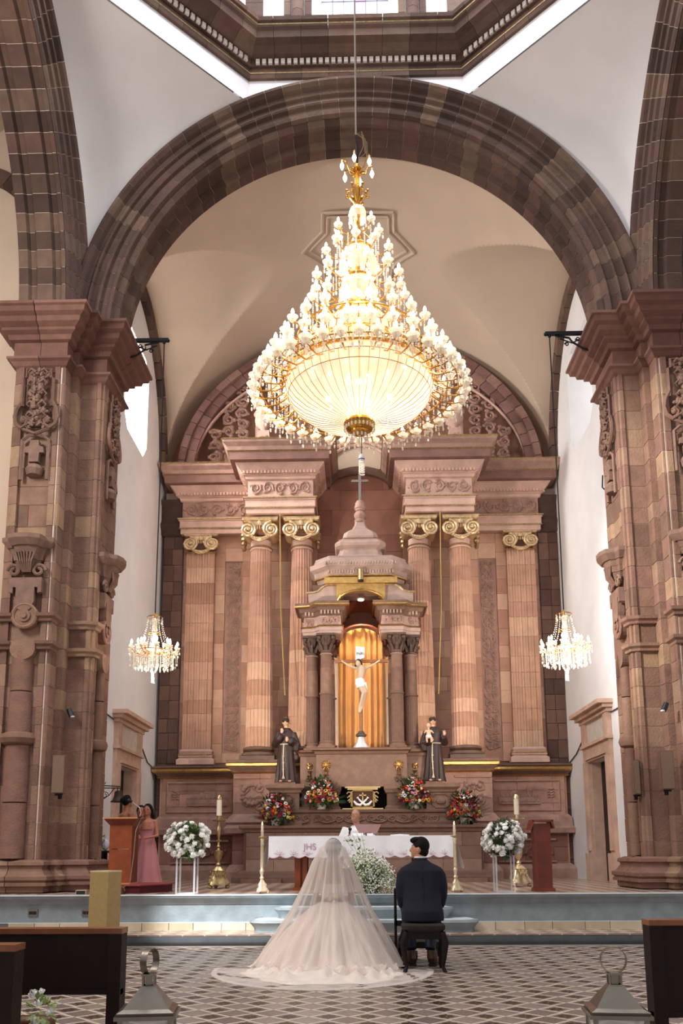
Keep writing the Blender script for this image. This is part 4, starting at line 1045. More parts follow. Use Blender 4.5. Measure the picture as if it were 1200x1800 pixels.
    obj('main_pedestal', G(F).box(C-.92, C+.88, 17.15, 18.1, 2.5, 3.2), mat('pedestal_brown', '#7d6153', rough=.8, var=.15, vs=8, bump=.3), t)
    obj('main_cornice', G(F).mould([(C-.92, 18.1), (C-.92, 17.15), (C+.88, 17.15), (C+.88, 18.1)], [(0,3.14),(.02,3.15),(.04,3.2),(.08,3.22),(.08,3.27),(0,3.28)]).box(C-.92, C+.88, 17.15, 18.1, 3.2, 3.278), shrm, t)
    obj('gilt_line', G(F).mould([(C-.92, 18.1), (C-.92, 17.15), (C+.88, 17.15), (C+.88, 18.1)], [(.06,3.21),(.09,3.225),(.06,3.24)]), gold, t)
    for s in (-1, 1):
        a, b = sorted((C+s*.88, C+s*1.25))
        obj('wing_pedestal', G(F).box(a, b, 17.35, 17.9, 2.5, 3.2), mat('pedestal_brown'), t)
        obj('wing_cornice', G(F).mould([(a, 17.9), (a, 17.35), (b, 17.35), (b, 17.9)], [(0,3.12),(.02,3.13),(.04,3.18),(.08,3.2),(.08,3.25),(0,3.26)]).box(a, b, 17.35, 17.9, 3.2, 3.258), shrm, t)
        obj('gilt_line', G(F).mould([(a, 17.9), (a, 17.35), (b, 17.35), (b, 17.9)], [(.06,3.19),(.09,3.205),(.06,3.22)]), gold, t)
        # gilded host-and-chalice reliefs
        for (xx, yy, zz, k) in ((.72, 17.14, 2.93, 1), (1.06, 17.34, 2.93, .62)):
            x = C+s*xx; g = G(F)
            for q in range(12): a = 2*pi*q/12; g.tube([(x+.03*cos(a), yy, zz+.03*sin(a)), (x+.1*k*cos(a), yy-.01, zz+.1*k*sin(a))], [.022, .006], 4)
            g.ball((x, yy-.01, zz), (.05*k, .03, .05*k), 8, 5)
            g.lathe([(.05,0),(.015,.03),(.015,.06),(.045,.1)], (x, yy-.02, zz-.2), 10)
            obj('gilt_relief', g, gold, t, smooth=True); obj('relief_bracket', scrolls(G(F), x-.08, x+.08, zz-.33, zz-.21, yy, .09, .018, rnd), shrm, t)
    # columns
    for s in (-1, 1):
        for (xx, yy) in ((.72, 17.28), (1.02, 17.5), (.62, 17.95)):
            x = C+s*xx; z0 = 3.28 if xx < .9 else 3.26; q = thing('column', None, None, F(x, yy, z0)); q.parent = t; q.location = Vector(F(x, yy, z0))-wl(t)
            obj('base', G(F).box(x-.17, x+.17, yy-.17, yy+.17, z0, z0+.03).lathe([(.165,.03),(.17,.05),(.16,.07),(.14,.08),(.14,.1),(.155,.12),(.13,.14)], (x, yy, z0), 22), shrm, q, smooth=True)
            z1 = z0+.14; h = .95; n = 48
            m = shrm if xx > .65 or True else shrm
            R = .125
            obj('fluted_drum', G(F).loft([[(x+(R-(.01 if k % 2 else 0))*cos(2*pi*k/n), yy+(R-(.01 if k % 2 else 0))*sin(2*pi*k/n), zz) for k in range(n)] for zz in (z1, z1+h)]), shrm, q)
            obj('ring', G(F).lathe([(R,0),(R+.018,.015),(R+.018,.035),(R,.05)], (x, yy, z1+h), 22), shrm, q, smooth=True)
            obj('shaft_drum', G(F).lathe([(R-.004,0),(R-.008,.5)], (x, yy, z1+h+.052), 22), shrm, q, smooth=True)
            obj('shaft_drum', G(F).lathe([(R-.008,0),(R-.016,.36)], (x, yy, z1+h+.555), 22), shrm, q, smooth=True)
            inst('capital', CORI, F(x, yy, 5.22), q, sc_=K)
            obj('neck_ring', G(F).lathe([(.11,0),(.13,.015),(.11,.03)], (x, yy, 5.2), 22), lshr, q, smooth=True)
    # entablature blocks over the columns (stepped and concave)
    for s in (-1, 1):
        P = [(.42, 18.0), (.42, 17.15), (.84, 17.15), (.9, 17.24), (.98, 17.3), (1.18, 17.34), (1.18, 18.0)]
        P = [(C+s*a, b) for a, b in P]
        if s < 0: P = P[::-1]
        obj('entablature', G(F).prism(P, 5.62, 6.2), lshr, t)
        obj('architrave', G(F).mould(P, [(0,5.62),(.02,5.63),(.02,5.68),(.04,5.69),(.04,5.75),(.06,5.78),(0,5.8)]), lshr, t)
        obj('cornice', G(F).mould(P, [(0,6.0),(.03,6.02),(.04,6.08),(.08,6.1),(.1,6.17),(.17,6.2),(.18,6.27),(0,6.3)]), shrm, t)
        obj('gilt_line', G(F).mould(P, [(.15,6.17),(.185,6.19),(.185,6.215),(.15,6.22)]), gold, t)
        obj('gilt_line', G(F).mould(P, [(.05,5.76),(.07,5.78),(.05,5.795)]), gold, t)
        g = G(F)
        for k in range(6): x = C+s*(.46+.07*k); g.box(x-.02, x+.02, 17.07, 17.12, 6.03, 6.1)
        for k in range(3): x = C+s*(1.0+.07*k); g.box(x-.02, x+.02, 17.24, 17.3, 6.03, 6.1)
        obj('dentils', g, lshr, t, kind='stuff')
        a, b = sorted((C+s*.46, C+s*.82)); obj('carved_frieze', scrolls(G(F), a, b, 5.82, 5.99, 17.13, .13, .02, rnd), dpinkm, t)
        a, b = sorted((C+s*.96, C+s*1.17)); obj('carved_frieze', scrolls(G(F), a, b, 5.82, 5.99, 17.3, .12, .02, rnd), dpinkm, t)
        # attic with scooped shoulders
        sh = [(C+s*x, z) for x, z in ((.5,6.28),(.5,6.66),(.72,6.66),(.8,6.6),(.9,6.52),(1.08,6.5),(1.08,6.44),(1.08,6.28))]
        obj('attic', G(F).ext([(x, 17.22, z) for x, z in sh], (0, .8, 0)), lshr, t)
        obj('attic_moulding', G(F).tube([(C+s*x, 17.2, z) for x, z in ((.5,6.67),(.7,6.67),(.8,6.62),(.88,6.54),(.98,6.51),(1.12,6.5))], .025, 5), agold, t)
    # front arch of gilt stone
    n = 12; up = []; lo = []
    for k in range(n+1):
        x = -.5+k/n; lo.append((C+x, 17.16, 6.26+.28*sqrt(max(0, 1-(x/.5)**2)))); up.append((C+x, 17.16, 6.68))
    g = G(F)
    for k in range(n): g.ext([lo[k], lo[k+1], up[k+1], up[k]], (0, .25, 0))
    obj('gilt_arch', g, mat('gilt_stone', '#bf9a5c', rough=.4, metal=.6, var=.2, vs=12, bump=.3), t)
    obj('arch_fringe', G(F).tube([(p[0], 17.14, p[2]) for p in lo], .02, 5), gold, t)
    g = G(F).box(C-.75, C+.75, 17.1, 17.2, 6.68, 6.8); obj('gilt_panel', g, mat('gilt_stone'), t)
    # vaulted dark interior
    rows = []
    for k in range(9):
        a = pi/2*k/8; rows.append([(C+.85*cos(b)*cos(a), 17.6-.75*sin(b)*cos(a)*-1*.9, 5.7+.75*sin(a)) for b in [pi*q/14 for q in range(15)]])
    obj('inner_vault', G(F).loft(rows, cap=False, closed=False), mat('red_brown_vault', '#5a2a17', rough=.6, var=.15), t, smooth=True)
    obj('back_wall', G(F).box(C-.85, C-.5, 17.75, 18.05, 5.3, 6.3).box(C+.5, C+.85, 17.75, 18.05, 5.3, 6.3).box(C-.6, C+.6, 18.0, 18.1, 5.5, 6.3), mat('red_brown_vault'), t)
    obj('inner_arch', G(F).tube([(C+.52*cos(a), 17.7, 5.5+.42*sin(a)) for a in [pi*q/14 for q in range(15)]], .05, 6), mat('red_brown_vault'), t)
    for s in (-1, 1): obj('jamb', G(F).box(*sorted((C+s*.5, C+s*.78)), 17.85, 18.0, 3.28, 5.4), mat('pale_back_pier', '#c9b3a6', var=.1, bump=.2), t)
    obj('ceiling_slab', G(F).box(C-1.0, C+1.0, 17.3, 18.2, 6.45, 6.7), shrm, t)
    # octagonal cornice, upper tiers, finial
    def oct_(hx, hy, c, y=17.7): return [(C-hx+c, y-hy), (C+hx-c, y-hy), (C+hx, y-hy+c), (C+hx, y+hy-c), (C+hx-c, y+hy), (C-hx+c, y+hy), (C-hx, y+hy-c), (C-hx, y-hy+c)]
    o1 = oct_(.9, .5, .3)
    obj('roof_cornice', G(F).mould(o1, [(-.1,6.72),(.0,6.74),(.02,6.84),(.06,6.9),(.08,6.98),(.16,7.04),(.17,7.14),(.08,7.18),(.06,7.24),(-.1,7.28)], closed=True), lshr, t)
    obj('gilt_line', G(F).mould(o1, [(.02,6.83),(.06,6.85),(.06,6.87),(.02,6.89)], closed=True), gold, t)
    g = G(F)
    for k in range(26): x = C-.72+k*.0576; g.ball((x, 17.7-.5-.16, 7.09), (.022, .03, .04), 6, 4)
    obj('egg_moulding', g, lshr, t, kind='stuff', smooth=True)
    g = G(F)
    for k in range(24): x = C-.66+k*.0574; g.box(x-.014, x+.014, 17.11, 17.16, 6.9, 6.97)
    obj('dentils', g, lshr, t, kind='stuff')
    obj('roof_slab', G(F).prism(oct_(.95, .5, .3), 7.22, 7.3), lshr, t)
    def lof(prof, c, nm, m=lshr): obj(nm, G(F).loft([[(x, y, z) for x, y in oct_(h, h*.8, h*c)] for h, z in prof]), m, t)
    lof([(.55,7.28),(.48,7.36),(.44,7.46),(.43,7.52)], .22, 'concave_tier')
    lof([(.43,7.52),(.52,7.56),(.54,7.62),(.5,7.67),(.45,7.7),(.46,7.72),(.4,7.74)], .22, 'tier_moulding')
    lof([(.37,7.74),(.37,7.82),(.34,7.9),(.26,7.97),(.17,8.03),(.12,8.12),(.1,8.22)], .25, 'bell_roof')
    obj('gilt_line', G(F).mould(oct_(.42, .34, .1), [(.0,7.72),(.03,7.73),(.0,7.75)], closed=True), gold, t)
    obj('finial', G(F).lathe([(.1,0),(.12,.02),(.12,.06),(.09,.08),(.12,.13),(.13,.19),(.1,.24),(.07,.26),(.1,.28),(.1,.31),(.12,.33),(.12,.37),(.1,.4),(.1,.45),(.07,.5),(0,.53)], (C, 17.7, 8.2), 18), dpinkm, t, smooth=True)
    obj('gilt_ring', G(F).lathe([(.09,0),(.115,.015),(.09,.03)], (C, 17.7, 8.21), 18), gold, t); 
    obj('cross', G(F).box(C-.03, C+.03, 17.67, 17.73, 8.7, 9.3).box(C-.18, C+.18, 17.68, 17.72, 9.14, 9.19), mat('grey_metal', '#8b8078', rough=.5, metal=.5), t)
    # lamp fixed under the arch
    L = thing('spot_lamp', 'small cylindrical brass spot lamp fixed over the arch of the shrine', 'lamp', F(C, 17.05, 6.7))
    obj('housing', G(F).lathe([(.06,0),(.06,.22)], (C, 17.05, 6.72), 14), brass, L, smooth=True); obj('rim', G(F).lathe([(.062,0),(.062,.03)], (C, 17.05, 6.69), 14), black, L)
    D = obj('downlight', G(F).lathe([(.0,0),(.06,0),(.06,.02),(0,.02)], (C, 17.5, 6.42), 14), mat('lit_disc', '#ffffff', emit='#fff4e6', es=6, var=0, bump=0), label='round lit downlight under the arch above the crucifix', cat='lamp')
    p = F(C, 17.4, 6.3); light('downlight_light', 'SPOT', p, 60, (1, .72, .42), .06, rot=(0, .12, -1), spot=2.0)
    return t
shrine()

def curtain():
    C = .07; g = G(F); nx, nz = 120, 14; vs = []
    for j in range(nz+1):
        q = j/nz
        for i in range(nx+1):
            u = i/nx; x = C-.55+1.1*u; zt = 5.45+.5*sqrt(max(0, 1-((u-.5)*2)**2)); z = 3.3+(zt-3.3)*q
            amp = .045*(1.1-.4*q); y = 17.82+amp*sin(u*46+1.2*sin(u*9)+.5*sin(q*3+u*4))+.02*sin(u*17+2)
            vs.append((x, y, z))
    fs = [(j*(nx+1)+i, j*(nx+1)+i+1, (j+1)*(nx+1)+i+1, (j+1)*(nx+1)+i) for j in range(nz) for i in range(nx)]
    g.add(vs, fs)
    m = mat('orange_satin', '#dfa25c', rough=.38, var=.1, vs=3, bump=.05, sheen=.4)
    o = obj('curtain', g, m, smooth=True, label='orange satin curtain hanging in folds behind the crucifix', cat='curtain', ang=80)
    s = o.modifiers.new('t', 'SOLIDIFY'); s.thickness = .01
curtain()

def crucifix():
    C = .05; Y = 17.25
    t = thing('crucifix', 'white carved crucifix on a wooden cross in front of the orange curtain', 'crucifix', F(C, Y, 3.28))
    wd = mat('cross_wood', '#8d5b31', rough=.5, var=.25, vs=20, bump=.3)
    obj('base_foot', G(F).lathe([(.16,0),(.15,.03),(.1,.1),(.07,.2),(.06,.24)], (C, Y, 3.28), 8), mat('silver_white', '#d9d8dc', rough=.35, metal=.3), t)
    obj('base_ring', G(F).lathe([(.07,0),(.11,.02),(.11,.05),(.07,.08),(.05,.12)], (C, Y, 3.5), 14), mat('dark_ring', '#5a5650', metal=.5), t, smooth=True)
    obj('upright', G(F).tube([(C, Y, 3.55), (C, Y, 5.32)], .038, 8), wd, t)
    obj('crossbar', G(F).box(C-.52, C+.56, Y-.03, Y+.03, 5.03, 5.09), wd, t)
    ti = obj('title_board', G(F).ext([(C-.1, Y-.06, 5.1), (C+.08, Y-.06, 5.12), (C+.085, Y-.06, 5.34), (C-.095, Y-.06, 5.36)], (0, .015, 0)), white, t)
    obj('curl', G(F).ext([(C-.1, Y-.061, 5.1), (C-.1, Y-.061, 5.02), (C+.04, Y-.061, 5.11)], (0, .014, 0)), white, ti)
    text('INRI', .085*K, F(C-.005, Y-.066, 5.2), black, ti)
    m = mat('ivory_body', '#bfa78f', rough=.45, var=.05, bump=.05)
    g = G(F)
    g.tube([(C-.02, Y-.05, 4.58), (C, Y-.06, 4.7), (C+.02, Y-.07, 4.84), (C+.02, Y-.06, 4.95)], [.075, .07, .095, .07], 12)
    g.tube([(C+.02, Y-.06, 4.9), (C-.02, Y-.09, 5.0)], .035, 8)
    g.ball((C-.05, Y-.12, 4.99), (.055, .06, .075), 12, 8)
    for s in (-1, 1): g.tube([(C+s*.09+.01, Y-.05, 4.9), (C+s*.22, Y-.05, 4.95), (C+s*.36, Y-.045, 5.04)], [.035, .025, .018], 8); g.ball((C+s*.38, Y-.05, 5.055), (.03, .015, .025), 8, 5)
    g.tube([(C-.04, Y-.05, 4.58), (C+.06, Y-.14, 4.38), (C-.02, Y-.04, 4.1), (C-.04, Y-.08, 3.98)], [.062, .048, .032, .02], 10)
    g.tube([(C+.03, Y-.05, 4.58), (C+.1, Y-.12, 4.4), (C+.02, Y-.03, 4.1), (C-.02, Y-.08, 3.99)], [.06, .048, .03, .02], 10)
    b = obj('body', g, m, t, smooth=True); remesh(b, .011, 3)
    o = obj('hair', G(F).ball((C-.04, Y-.1, 5.03), (.062, .065, .06), 10, 8).tube([(C-.08, Y-.1, 5.02), (C-.1, Y-.12, 4.93)], .025, 6).tube([(C+.0, Y-.08, 5.03), (C+.03, Y-.1, 4.93)], .025, 6), mat('brown_hair', '#2d1b12'), t, smooth=True)
    g = G(F).tube([(C-.02, Y-.05, 4.68), (C-.01, Y-.055, 4.6), (C+.01, Y-.07, 4.5)], [.085, .1, .085], 14).tube([(C+.09, Y-.08, 4.6), (C+.12, Y-.08, 4.45)], [.03, .02], 6)
    obj('loincloth', g, white, t, smooth=True)
def text(s, size, loc, m, parent=None, name='lettering', rot=(pi/2, 0, 0), ext=.002):
    cu = bpy.data.curves.new(name, 'FONT'); cu.body = s; cu.size = size; cu.align_x = 'CENTER'; cu.align_y = 'CENTER'; cu.extrude = ext
    o = bpy.data.objects.new(name, cu); col.objects.link(o); dg = bpy.context.evaluated_depsgraph_get()
    me = bpy.data.meshes.new_from_object(o.evaluated_get(dg)); bpy.data.objects.remove(o); me.materials.clear(); me.materials.append(m)
    return inst(name, me, loc, parent, rot=rot)
crucifix()

def tabernacle():
    C = .07; Y = 17.2
    t = thing('tabernacle', 'small gilt framed tabernacle with white crossed arms and a cross', 'tabernacle', F(C, Y, 2.05))
    obj('box', G(F).box(C-.22, C+.22, Y, Y+.22, 2.08, 2.44), mat('brown_velvet', '#4a2614', rough=.7, var=.1), t)
    g = G(F)
    for (a, b, c, d) in ((-.235, .235, 2.08, 2.11), (-.235, .235, 2.41, 2.44), (-.235, -.2, 2.08, 2.44), (.2, .235, 2.08, 2.44)): g.box(C+a, C+b, Y-.03, Y+.01, c, d)
    obj('frame', g, gold, t)
    obj('cornice', G(F).box(C-.35, C+.35, Y-.07, Y+.22, 2.475, 2.5).box(C-.3, C+.3, Y-.05, Y+.22, 2.44, 2.475), mat('pale_gilding', '#e2c48a', rough=.35, metal=.6), t)
    obj('foot_board', G(F).add([(C-.4, Y-.12, 2.05), (C+.4, Y-.12, 2.05), (C+.33, Y+.2, 2.05), (C-.33, Y+.2, 2.05), (C-.4, Y-.12, 2.075), (C+.4, Y-.12, 2.075), (C+.33, Y+.2, 2.085), (C-.33, Y+.2, 2.085)], [(0,3,2,1),(4,5,6,7),(0,1,5,4),(1,2,6,5),(2,3,7,6),(3,0,4,7)]), mat('pale_gilding'), t)
    for s in (-1, 1):
        g = G(F)
        for (z, r) in ((2.36, .04), (2.28, .03), (2.22, .022)): g.tube([(C+s*(.27+r*cos(a)), Y-.01, z+r*sin(a)) for a in [k*.6 for k in range(9)]], .012, 5)
        obj('scroll_bracket', g, mat('pale_gilding'), t)
    em = thing('emblem', None, None, F(C, Y, 2.2)); em.parent = t; em.location = Vector(F(C, Y, 2.2))-wl(t)
    obj('cross', G(F).box(C-.012, C+.012, Y-.03, Y-.01, 2.22, 2.385).box(C-.07, C+.07, Y-.03, Y-.01, 2.32, 2.345), mat('pale_gilding'), em)
    for s in (-1, 1):
        g = G(F).tube([(C+s*.18, Y-.02, 2.22), (C+s*.12, Y-.03, 2.155), (C+s*.05, Y-.03, 2.14), (C-s*.06, Y-.03, 2.235), (C-s*.09, Y-.03, 2.27)], [.018, .028, .025, .018, .014], 7)
        for k in range(-1, 3): g.tube([(C-s*.085, Y-.03, 2.265), (C-s*(.1+k*.012), Y-.03, 2.3-k*.008)], .006, 5)
        obj('arm', g, white, em, smooth=True)
tabernacle()

# ------------------------------------------------------------------ figures
def friar(x, Y, z0, side, label):
    t = thing('statue', label, 'statue', F(x, Y, z0))
    rb = mat('habit_cloth', '#33211d', rough=.55, var=.15, vs=15, bump=.2)
    obj('plinth', G(F).box(x-.2, x+.2, Y-.16, Y+.16, z0, z0+.035), shrm, t)
    # robe with vertical folds
    rings = []; n = 40
    for (z, rx, ry) in ((.035, .215, .17), (.15, .2, .16), (.45, .175, .14), (.75, .15, .12), (.82, .135, .11), (.9, .15, .12), (1.0, .165, .125), (1.08, .15, .11), (1.14, .08, .07)):
        f = max(0, 1-z/.85)*.14; rings.append([(x+(rx*(1+f*sin(9*a+1)+f*.5*sin(14*a)))*cos(a)+side*.01*z, Y+ry*(1+f*sin(9*a+1))*sin(a), z0+z) for a in [2*pi*k/n for k in range(n)]])
    rg = G(F).loft(rings)
    sh = z0+1.06
    if side < 0:
        rg.tube([(x-.14, Y, sh-.02), (x-.22, Y-.04, z0+.78), (x-.13, Y-.14, z0+.9), (x-.08, Y-.16, z0+.98)], [.065, .08, .07, .06], 10)
        rg.tube([(x+.14, Y, sh-.02), (x+.22, Y-.03, z0+.78), (x+.1, Y-.15, z0+.86), (x+.04, Y-.16, z0+.87)], [.065, .09, .085, .05], 10).tube([(x+.2, Y-.05, z0+.8), (x+.21, Y-.06, z0+.66)], [.08, .05], 8)
    else:
        rg.tube([(x-.14, Y, sh-.02), (x-.22, Y-.05, z0+.78), (x-.08, Y-.17, z0+.84)], [.065, .09, .07], 10).tube([(x-.2, Y-.05, z0+.76), (x-.18, Y-.06, z0+.64)], [.08, .05], 8)
        rg.tube([(x+.14, Y, sh-.02), (x+.23, Y-.03, z0+.8), (x+.2, Y-.14, z0+.92)], [.06, .075, .055], 10)
    rg.lathe([(.1,0),(.12,.04),(.09,.08),(.05,.1)], (x, Y, z0+1.04), 14)
    b = obj('robe', rg, rb, t, smooth=True); remesh(b, .014, 2)
    hx = x-.01
    hd = G(F).ball((hx, Y-.02, z0+1.26), (.062, .072, .085), 14, 10).tube([(x, Y, z0+1.1), (hx, Y-.01, z0+1.22)], .04, 10).ball((hx, Y-.092, z0+1.25), (.012, .02, .02), 6, 5)
    for s in (-1, 1): hd.ball((hx+s*.062, Y-.01, z0+1.255), (.012, .02, .025), 6, 5)
    o = obj('head', hd, mat('painted_skin', '#d6a98c', rough=.45, var=.04, bump=.02), t, smooth=True); remesh(o, .008, 2)
    obj('tonsured_hair', G(F).loft([[(hx+r*.85*cos(a), Y-.015+r*sin(a), z0+z) for a in [2*pi*k/16 for k in range(16)]] for r, z in ((.07, 1.235), (.082, 1.27), (.08, 1.31), (.055, 1.335))]), mat('brown_hair', '#2d1b12'), t, smooth=True)
    hg = G(F).ball((hx, Y-.02, z0+1.335), (.04, .045, .012), 8, 5)
    obj('tonsure', hg, mat('painted_skin'), t)
    hn = []
    for (px, py, pz) in ([(x-.07, Y-.2, z0+1.04), (x+.03, Y-.2, z0+.87)] if side < 0 else [(x-.05, Y-.2, z0+.84), (x+.2, Y-.2, z0+.97)]):
        g = G(F).ball((px, py, pz), (.026, .018, .036), 8, 6)
        for k in range(4): g.tube([(px-.018+k*.012, py, pz+.02), (px-.02+k*.013, py-.005, pz+.06+.01*(k in (1, 2)))], .007, 5)
        g.tube([(px+.02, py, pz), (px+.035, py-.005, pz+.025)], .008, 5)
        obj('hand', g, mat('painted_skin'), t, smooth=True)
    cx = x-.035
    obj('rope_belt', G(F).tube([(x+.142*cos(a), Y+.122*sin(a), z0+.8) for a in [2*pi*k/20 for k in range(21)]], .012, 6), mat('pale_rope', '#c9b8a2', var=.2, vs=60), t)
    g = G(F).tube([(cx, Y-.125, z0+.8), (cx-.01, Y-.145, z0+.5), (cx, Y-.185, z0+.16)], .012, 6)
    for k in range(3): g.ball((cx-.006, Y-.15-.01*k, z0+.55-.13*k), .02, 8, 6)
    g.lathe([(.03,0),(.012,.07)], (cx, Y-.185, z0+.1), 8); obj('hanging_cord', g, mat('pale_rope'), t)
    g = G(F)
    for s in (-1, 1): g.ball((x+s*.09, Y-.17, z0+.055), (.035, .06, .022), 8, 6)
    obj('feet', g, mat('painted_skin'), t, smooth=True)
    g = G(F)
    for k in range(12): a = 2*pi*k/12; g.tube([(hx+.07*cos(a), Y+.1, z0+1.3+.07*sin(a)), (hx+.13*cos(a), Y+.1, z0+1.3+.13*sin(a))], [.006, .003], 4)
    g.tube([(hx+.075*cos(a), Y+.1, z0+1.3+.075*sin(a)) for a in [2*pi*k/20 for k in range(21)]], .006, 4)
    obj('halo', g, gold, t)
    if side > 0:
        ch = G(F); c0 = (x-.11, Y-.2, z0+.98)
        ch.tube([(c0[0], c0[1], c0[2]-.06), (c0[0], c0[1], c0[2]+.07)], [.05, .042], 10).ball((c0[0], c0[1]-.005, c0[2]+.16), (.042, .045, .05), 10, 8).tube([(c0[0], c0[1], c0[2]+.06), (c0[0], c0[1], c0[2]+.13)], .02, 8)
        for s in (-1, 1):
            ch.tube([(c0[0]+s*.04, c0[1], c0[2]+.06), (c0[0]+s*.08, c0[1]-.03, c0[2]+.02), (c0[0]+s*.09, c0[1]-.06, c0[2]+.0)], [.02, .016, .013], 8)
            ch.tube([(c0[0]+s*.025, c0[1], c0[2]-.06), (c0[0]+s*.045, c0[1]-.06, c0[2]-.1), (c0[0]+s*.04, c0[1]-.07, c0[2]-.19)], [.028, .023, .014], 8)
        o = obj('child', ch, mat('painted_skin'), t, smooth=True); remesh(o, .008, 2)
        obj('swaddling_cloth', G(F).ball((c0[0], c0[1], c0[2]-.06), (.062, .055, .045), 12, 8), white, o, smooth=True)
friar(-1.46, 17.28, 2.56, -1, 'brown habited friar statue holding a raised finger to his mouth, left of the shrine')
friar(1.5, 17.28, 2.56, 1, 'brown habited friar statue carrying a child, right of the shrine')

# ------------------------------------------------------------------ flowers
def blossom(kind=0):
    g = G(); rr = random.Random(kind)
    if kind == 0:       # rose: nested petals
        g.ball((0, 0, 0), (.5, .5, .42), 9, 6)
        for k in range(9):
            a = k*2.4; tilt = .25+.06*k; c_, s_ = cos(a), sin(a); R = .3+.03*k; z = .12-.03*k
            pts = [(R*c_-.28*s_, R*s_+.28*c_, z), (R*1.35*c_-.2*s_, R*1.35*s_+.2*c_, z+.3), (R*1.45*c_, R*1.45*s_, z+.36), (R*1.35*c_+.2*s_, R*1.35*s_-.2*c_, z+.3), (R*c_+.28*s_, R*s_-.28*c_, z)]
            g.add(pts+[(R*.6*c_, R*.6*s_, z-.25)], [(0,1,5),(1,2,5),(2,3,5),(3,4,5)])
    else:               # daisy / gerbera
        g.ball((0, 0, .05), (.24, .24, .14), 8, 5, 1)
        for k in range(13):
            a = 2*pi*k/13; c_, s_ = cos(a), sin(a); w = .13
            g.add([(.15*c_, .15*s_, .02), (.6*c_-w*s_, .6*s_+w*c_, .08), (.92*c_, .92*s_, -.02), (.6*c_+w*s_, .6*s_-w*c_, .08)], [(0,1,2,3)])
    return g
def aim(o, d):
    o.rotation_mode = 'QUATERNION'; o.rotation_quaternion = Vector(d).to_track_quat('Z', 'Y')
ROSE = mesh('rose', blossom(0), rose, True)
def leaves(g, c, R, n, rnd, size=.06, up=.0):
    for k in range(n):
        a, b = rnd.uniform(0, 2*pi), math.acos(rnd.uniform(-1, 1)); r = R*rnd.uniform(.45, 1.02)
        d = Vector((sin(b)*cos(a), sin(b)*sin(a), cos(b)+up)).normalized(); p = Vector(c)+d*r; t = d.cross(Vector((0, 0, 1)))
        t = (t if t.length > .1 else Vector((1, 0, 0))).normalized(); s = size*rnd.uniform(.6, 1.2); q = (d+Vector((rnd.uniform(-.5,.5), rnd.uniform(-.5,.5), rnd.uniform(-.5,.5)))).normalized()
        g.add([tuple(p), tuple(p+q*s*.5+t*s*.3), tuple(p+q*s), tuple(p+q*s*.5-t*s*.3)], [(0,1,2,3)])
def white_bouquet(x, Y, zc, R, label, seed, green):
    rnd = random.Random(seed)
    t = thing('flower_arrangement', label, 'flowers', (x, Y, zc-R*.9), group=None)
    g = G(); leaves(g, (x, Y, zc), R*.86, 900, rnd, .075); obj('foliage', g, green, t, kind='stuff')
    g = G()
    for k in range(70):
        a, b = rnd.uniform(0, 2*pi), rnd.uniform(0, 2.3); g.tube([(x, Y, zc-.12), (x+R*.8*sin(b)*cos(a), Y+R*.8*sin(b)*sin(a), zc+R*.8*cos(b))], .004, 3)
    obj('stems', g, green, t, kind='stuff')
    obj('flower_foam', G().ball((x, Y, zc-.1), (.13, .13, .09), 12, 6), leafm, t)
    pts = []
    for k in range(1200):
        if len(pts) >= 105: break
        b = math.acos(rnd.uniform(-.75, 1)); a = rnd.uniform(0, 2*pi); r = R*rnd.uniform(.8, 1.06)*(1+.1*sin(3*a+seed))
        p = Vector((x+r*sin(b)*cos(a), Y+r*sin(b)*sin(a), zc+r*.88*cos(b)))
        if all((p-q).length > .052 for q in pts): pts.append(p)
    for p in pts:
        o = inst('rose', ROSE, p, t, sc_=rnd.uniform(.056, .082)); aim(o, p-Vector((x, Y, zc-.05)))
    return t
def acrylic_stand(x, Y, h, label):
    t = thing('flower_stand', label, 'stand', (x, Y, DZ)); s = .13
    for dx, dy in ((-s, -s), (s, -s), (-s, s), (s, s)): obj('leg', G().box(x+dx-.012, x+dx+.012, Y+dy-.012, Y+dy+.012, DZ, DZ+h), acryl, t)
    obj('top_plate', G().box(x-s-.02, x+s+.02, Y-s-.02, Y+s+.02, DZ+h, DZ+h+.012), acryl, t)
    obj('base_frame', G().box(x-s, x+s, Y-s-.01, Y-s+.01, DZ, DZ+.02).box(x-s, x+s, Y+s-.01, Y+s+.01, DZ, DZ+.02), acryl, t)
acrylic_stand(-2.54, 12.95, .52, 'clear acrylic flower stand at the left edge of the dais')
acrylic_stand(2.13, 13.1, .52, 'clear acrylic flower stand at the right edge of the dais')
white_bouquet(-2.54, 12.95, 1.40, .31, 'round bouquet of white roses on the clear stand left of the altar', 3, mat('bright_leaf', '#5b7436', rough=.6, var=.3, vs=14))
white_bouquet(2.13, 13.1, 1.40, .31, 'round bouquet of white roses and dark leaves on the clear stand right of the altar', 8, mat('dusty_leaf', '#48593a', rough=.6, var=.3, vs=14))
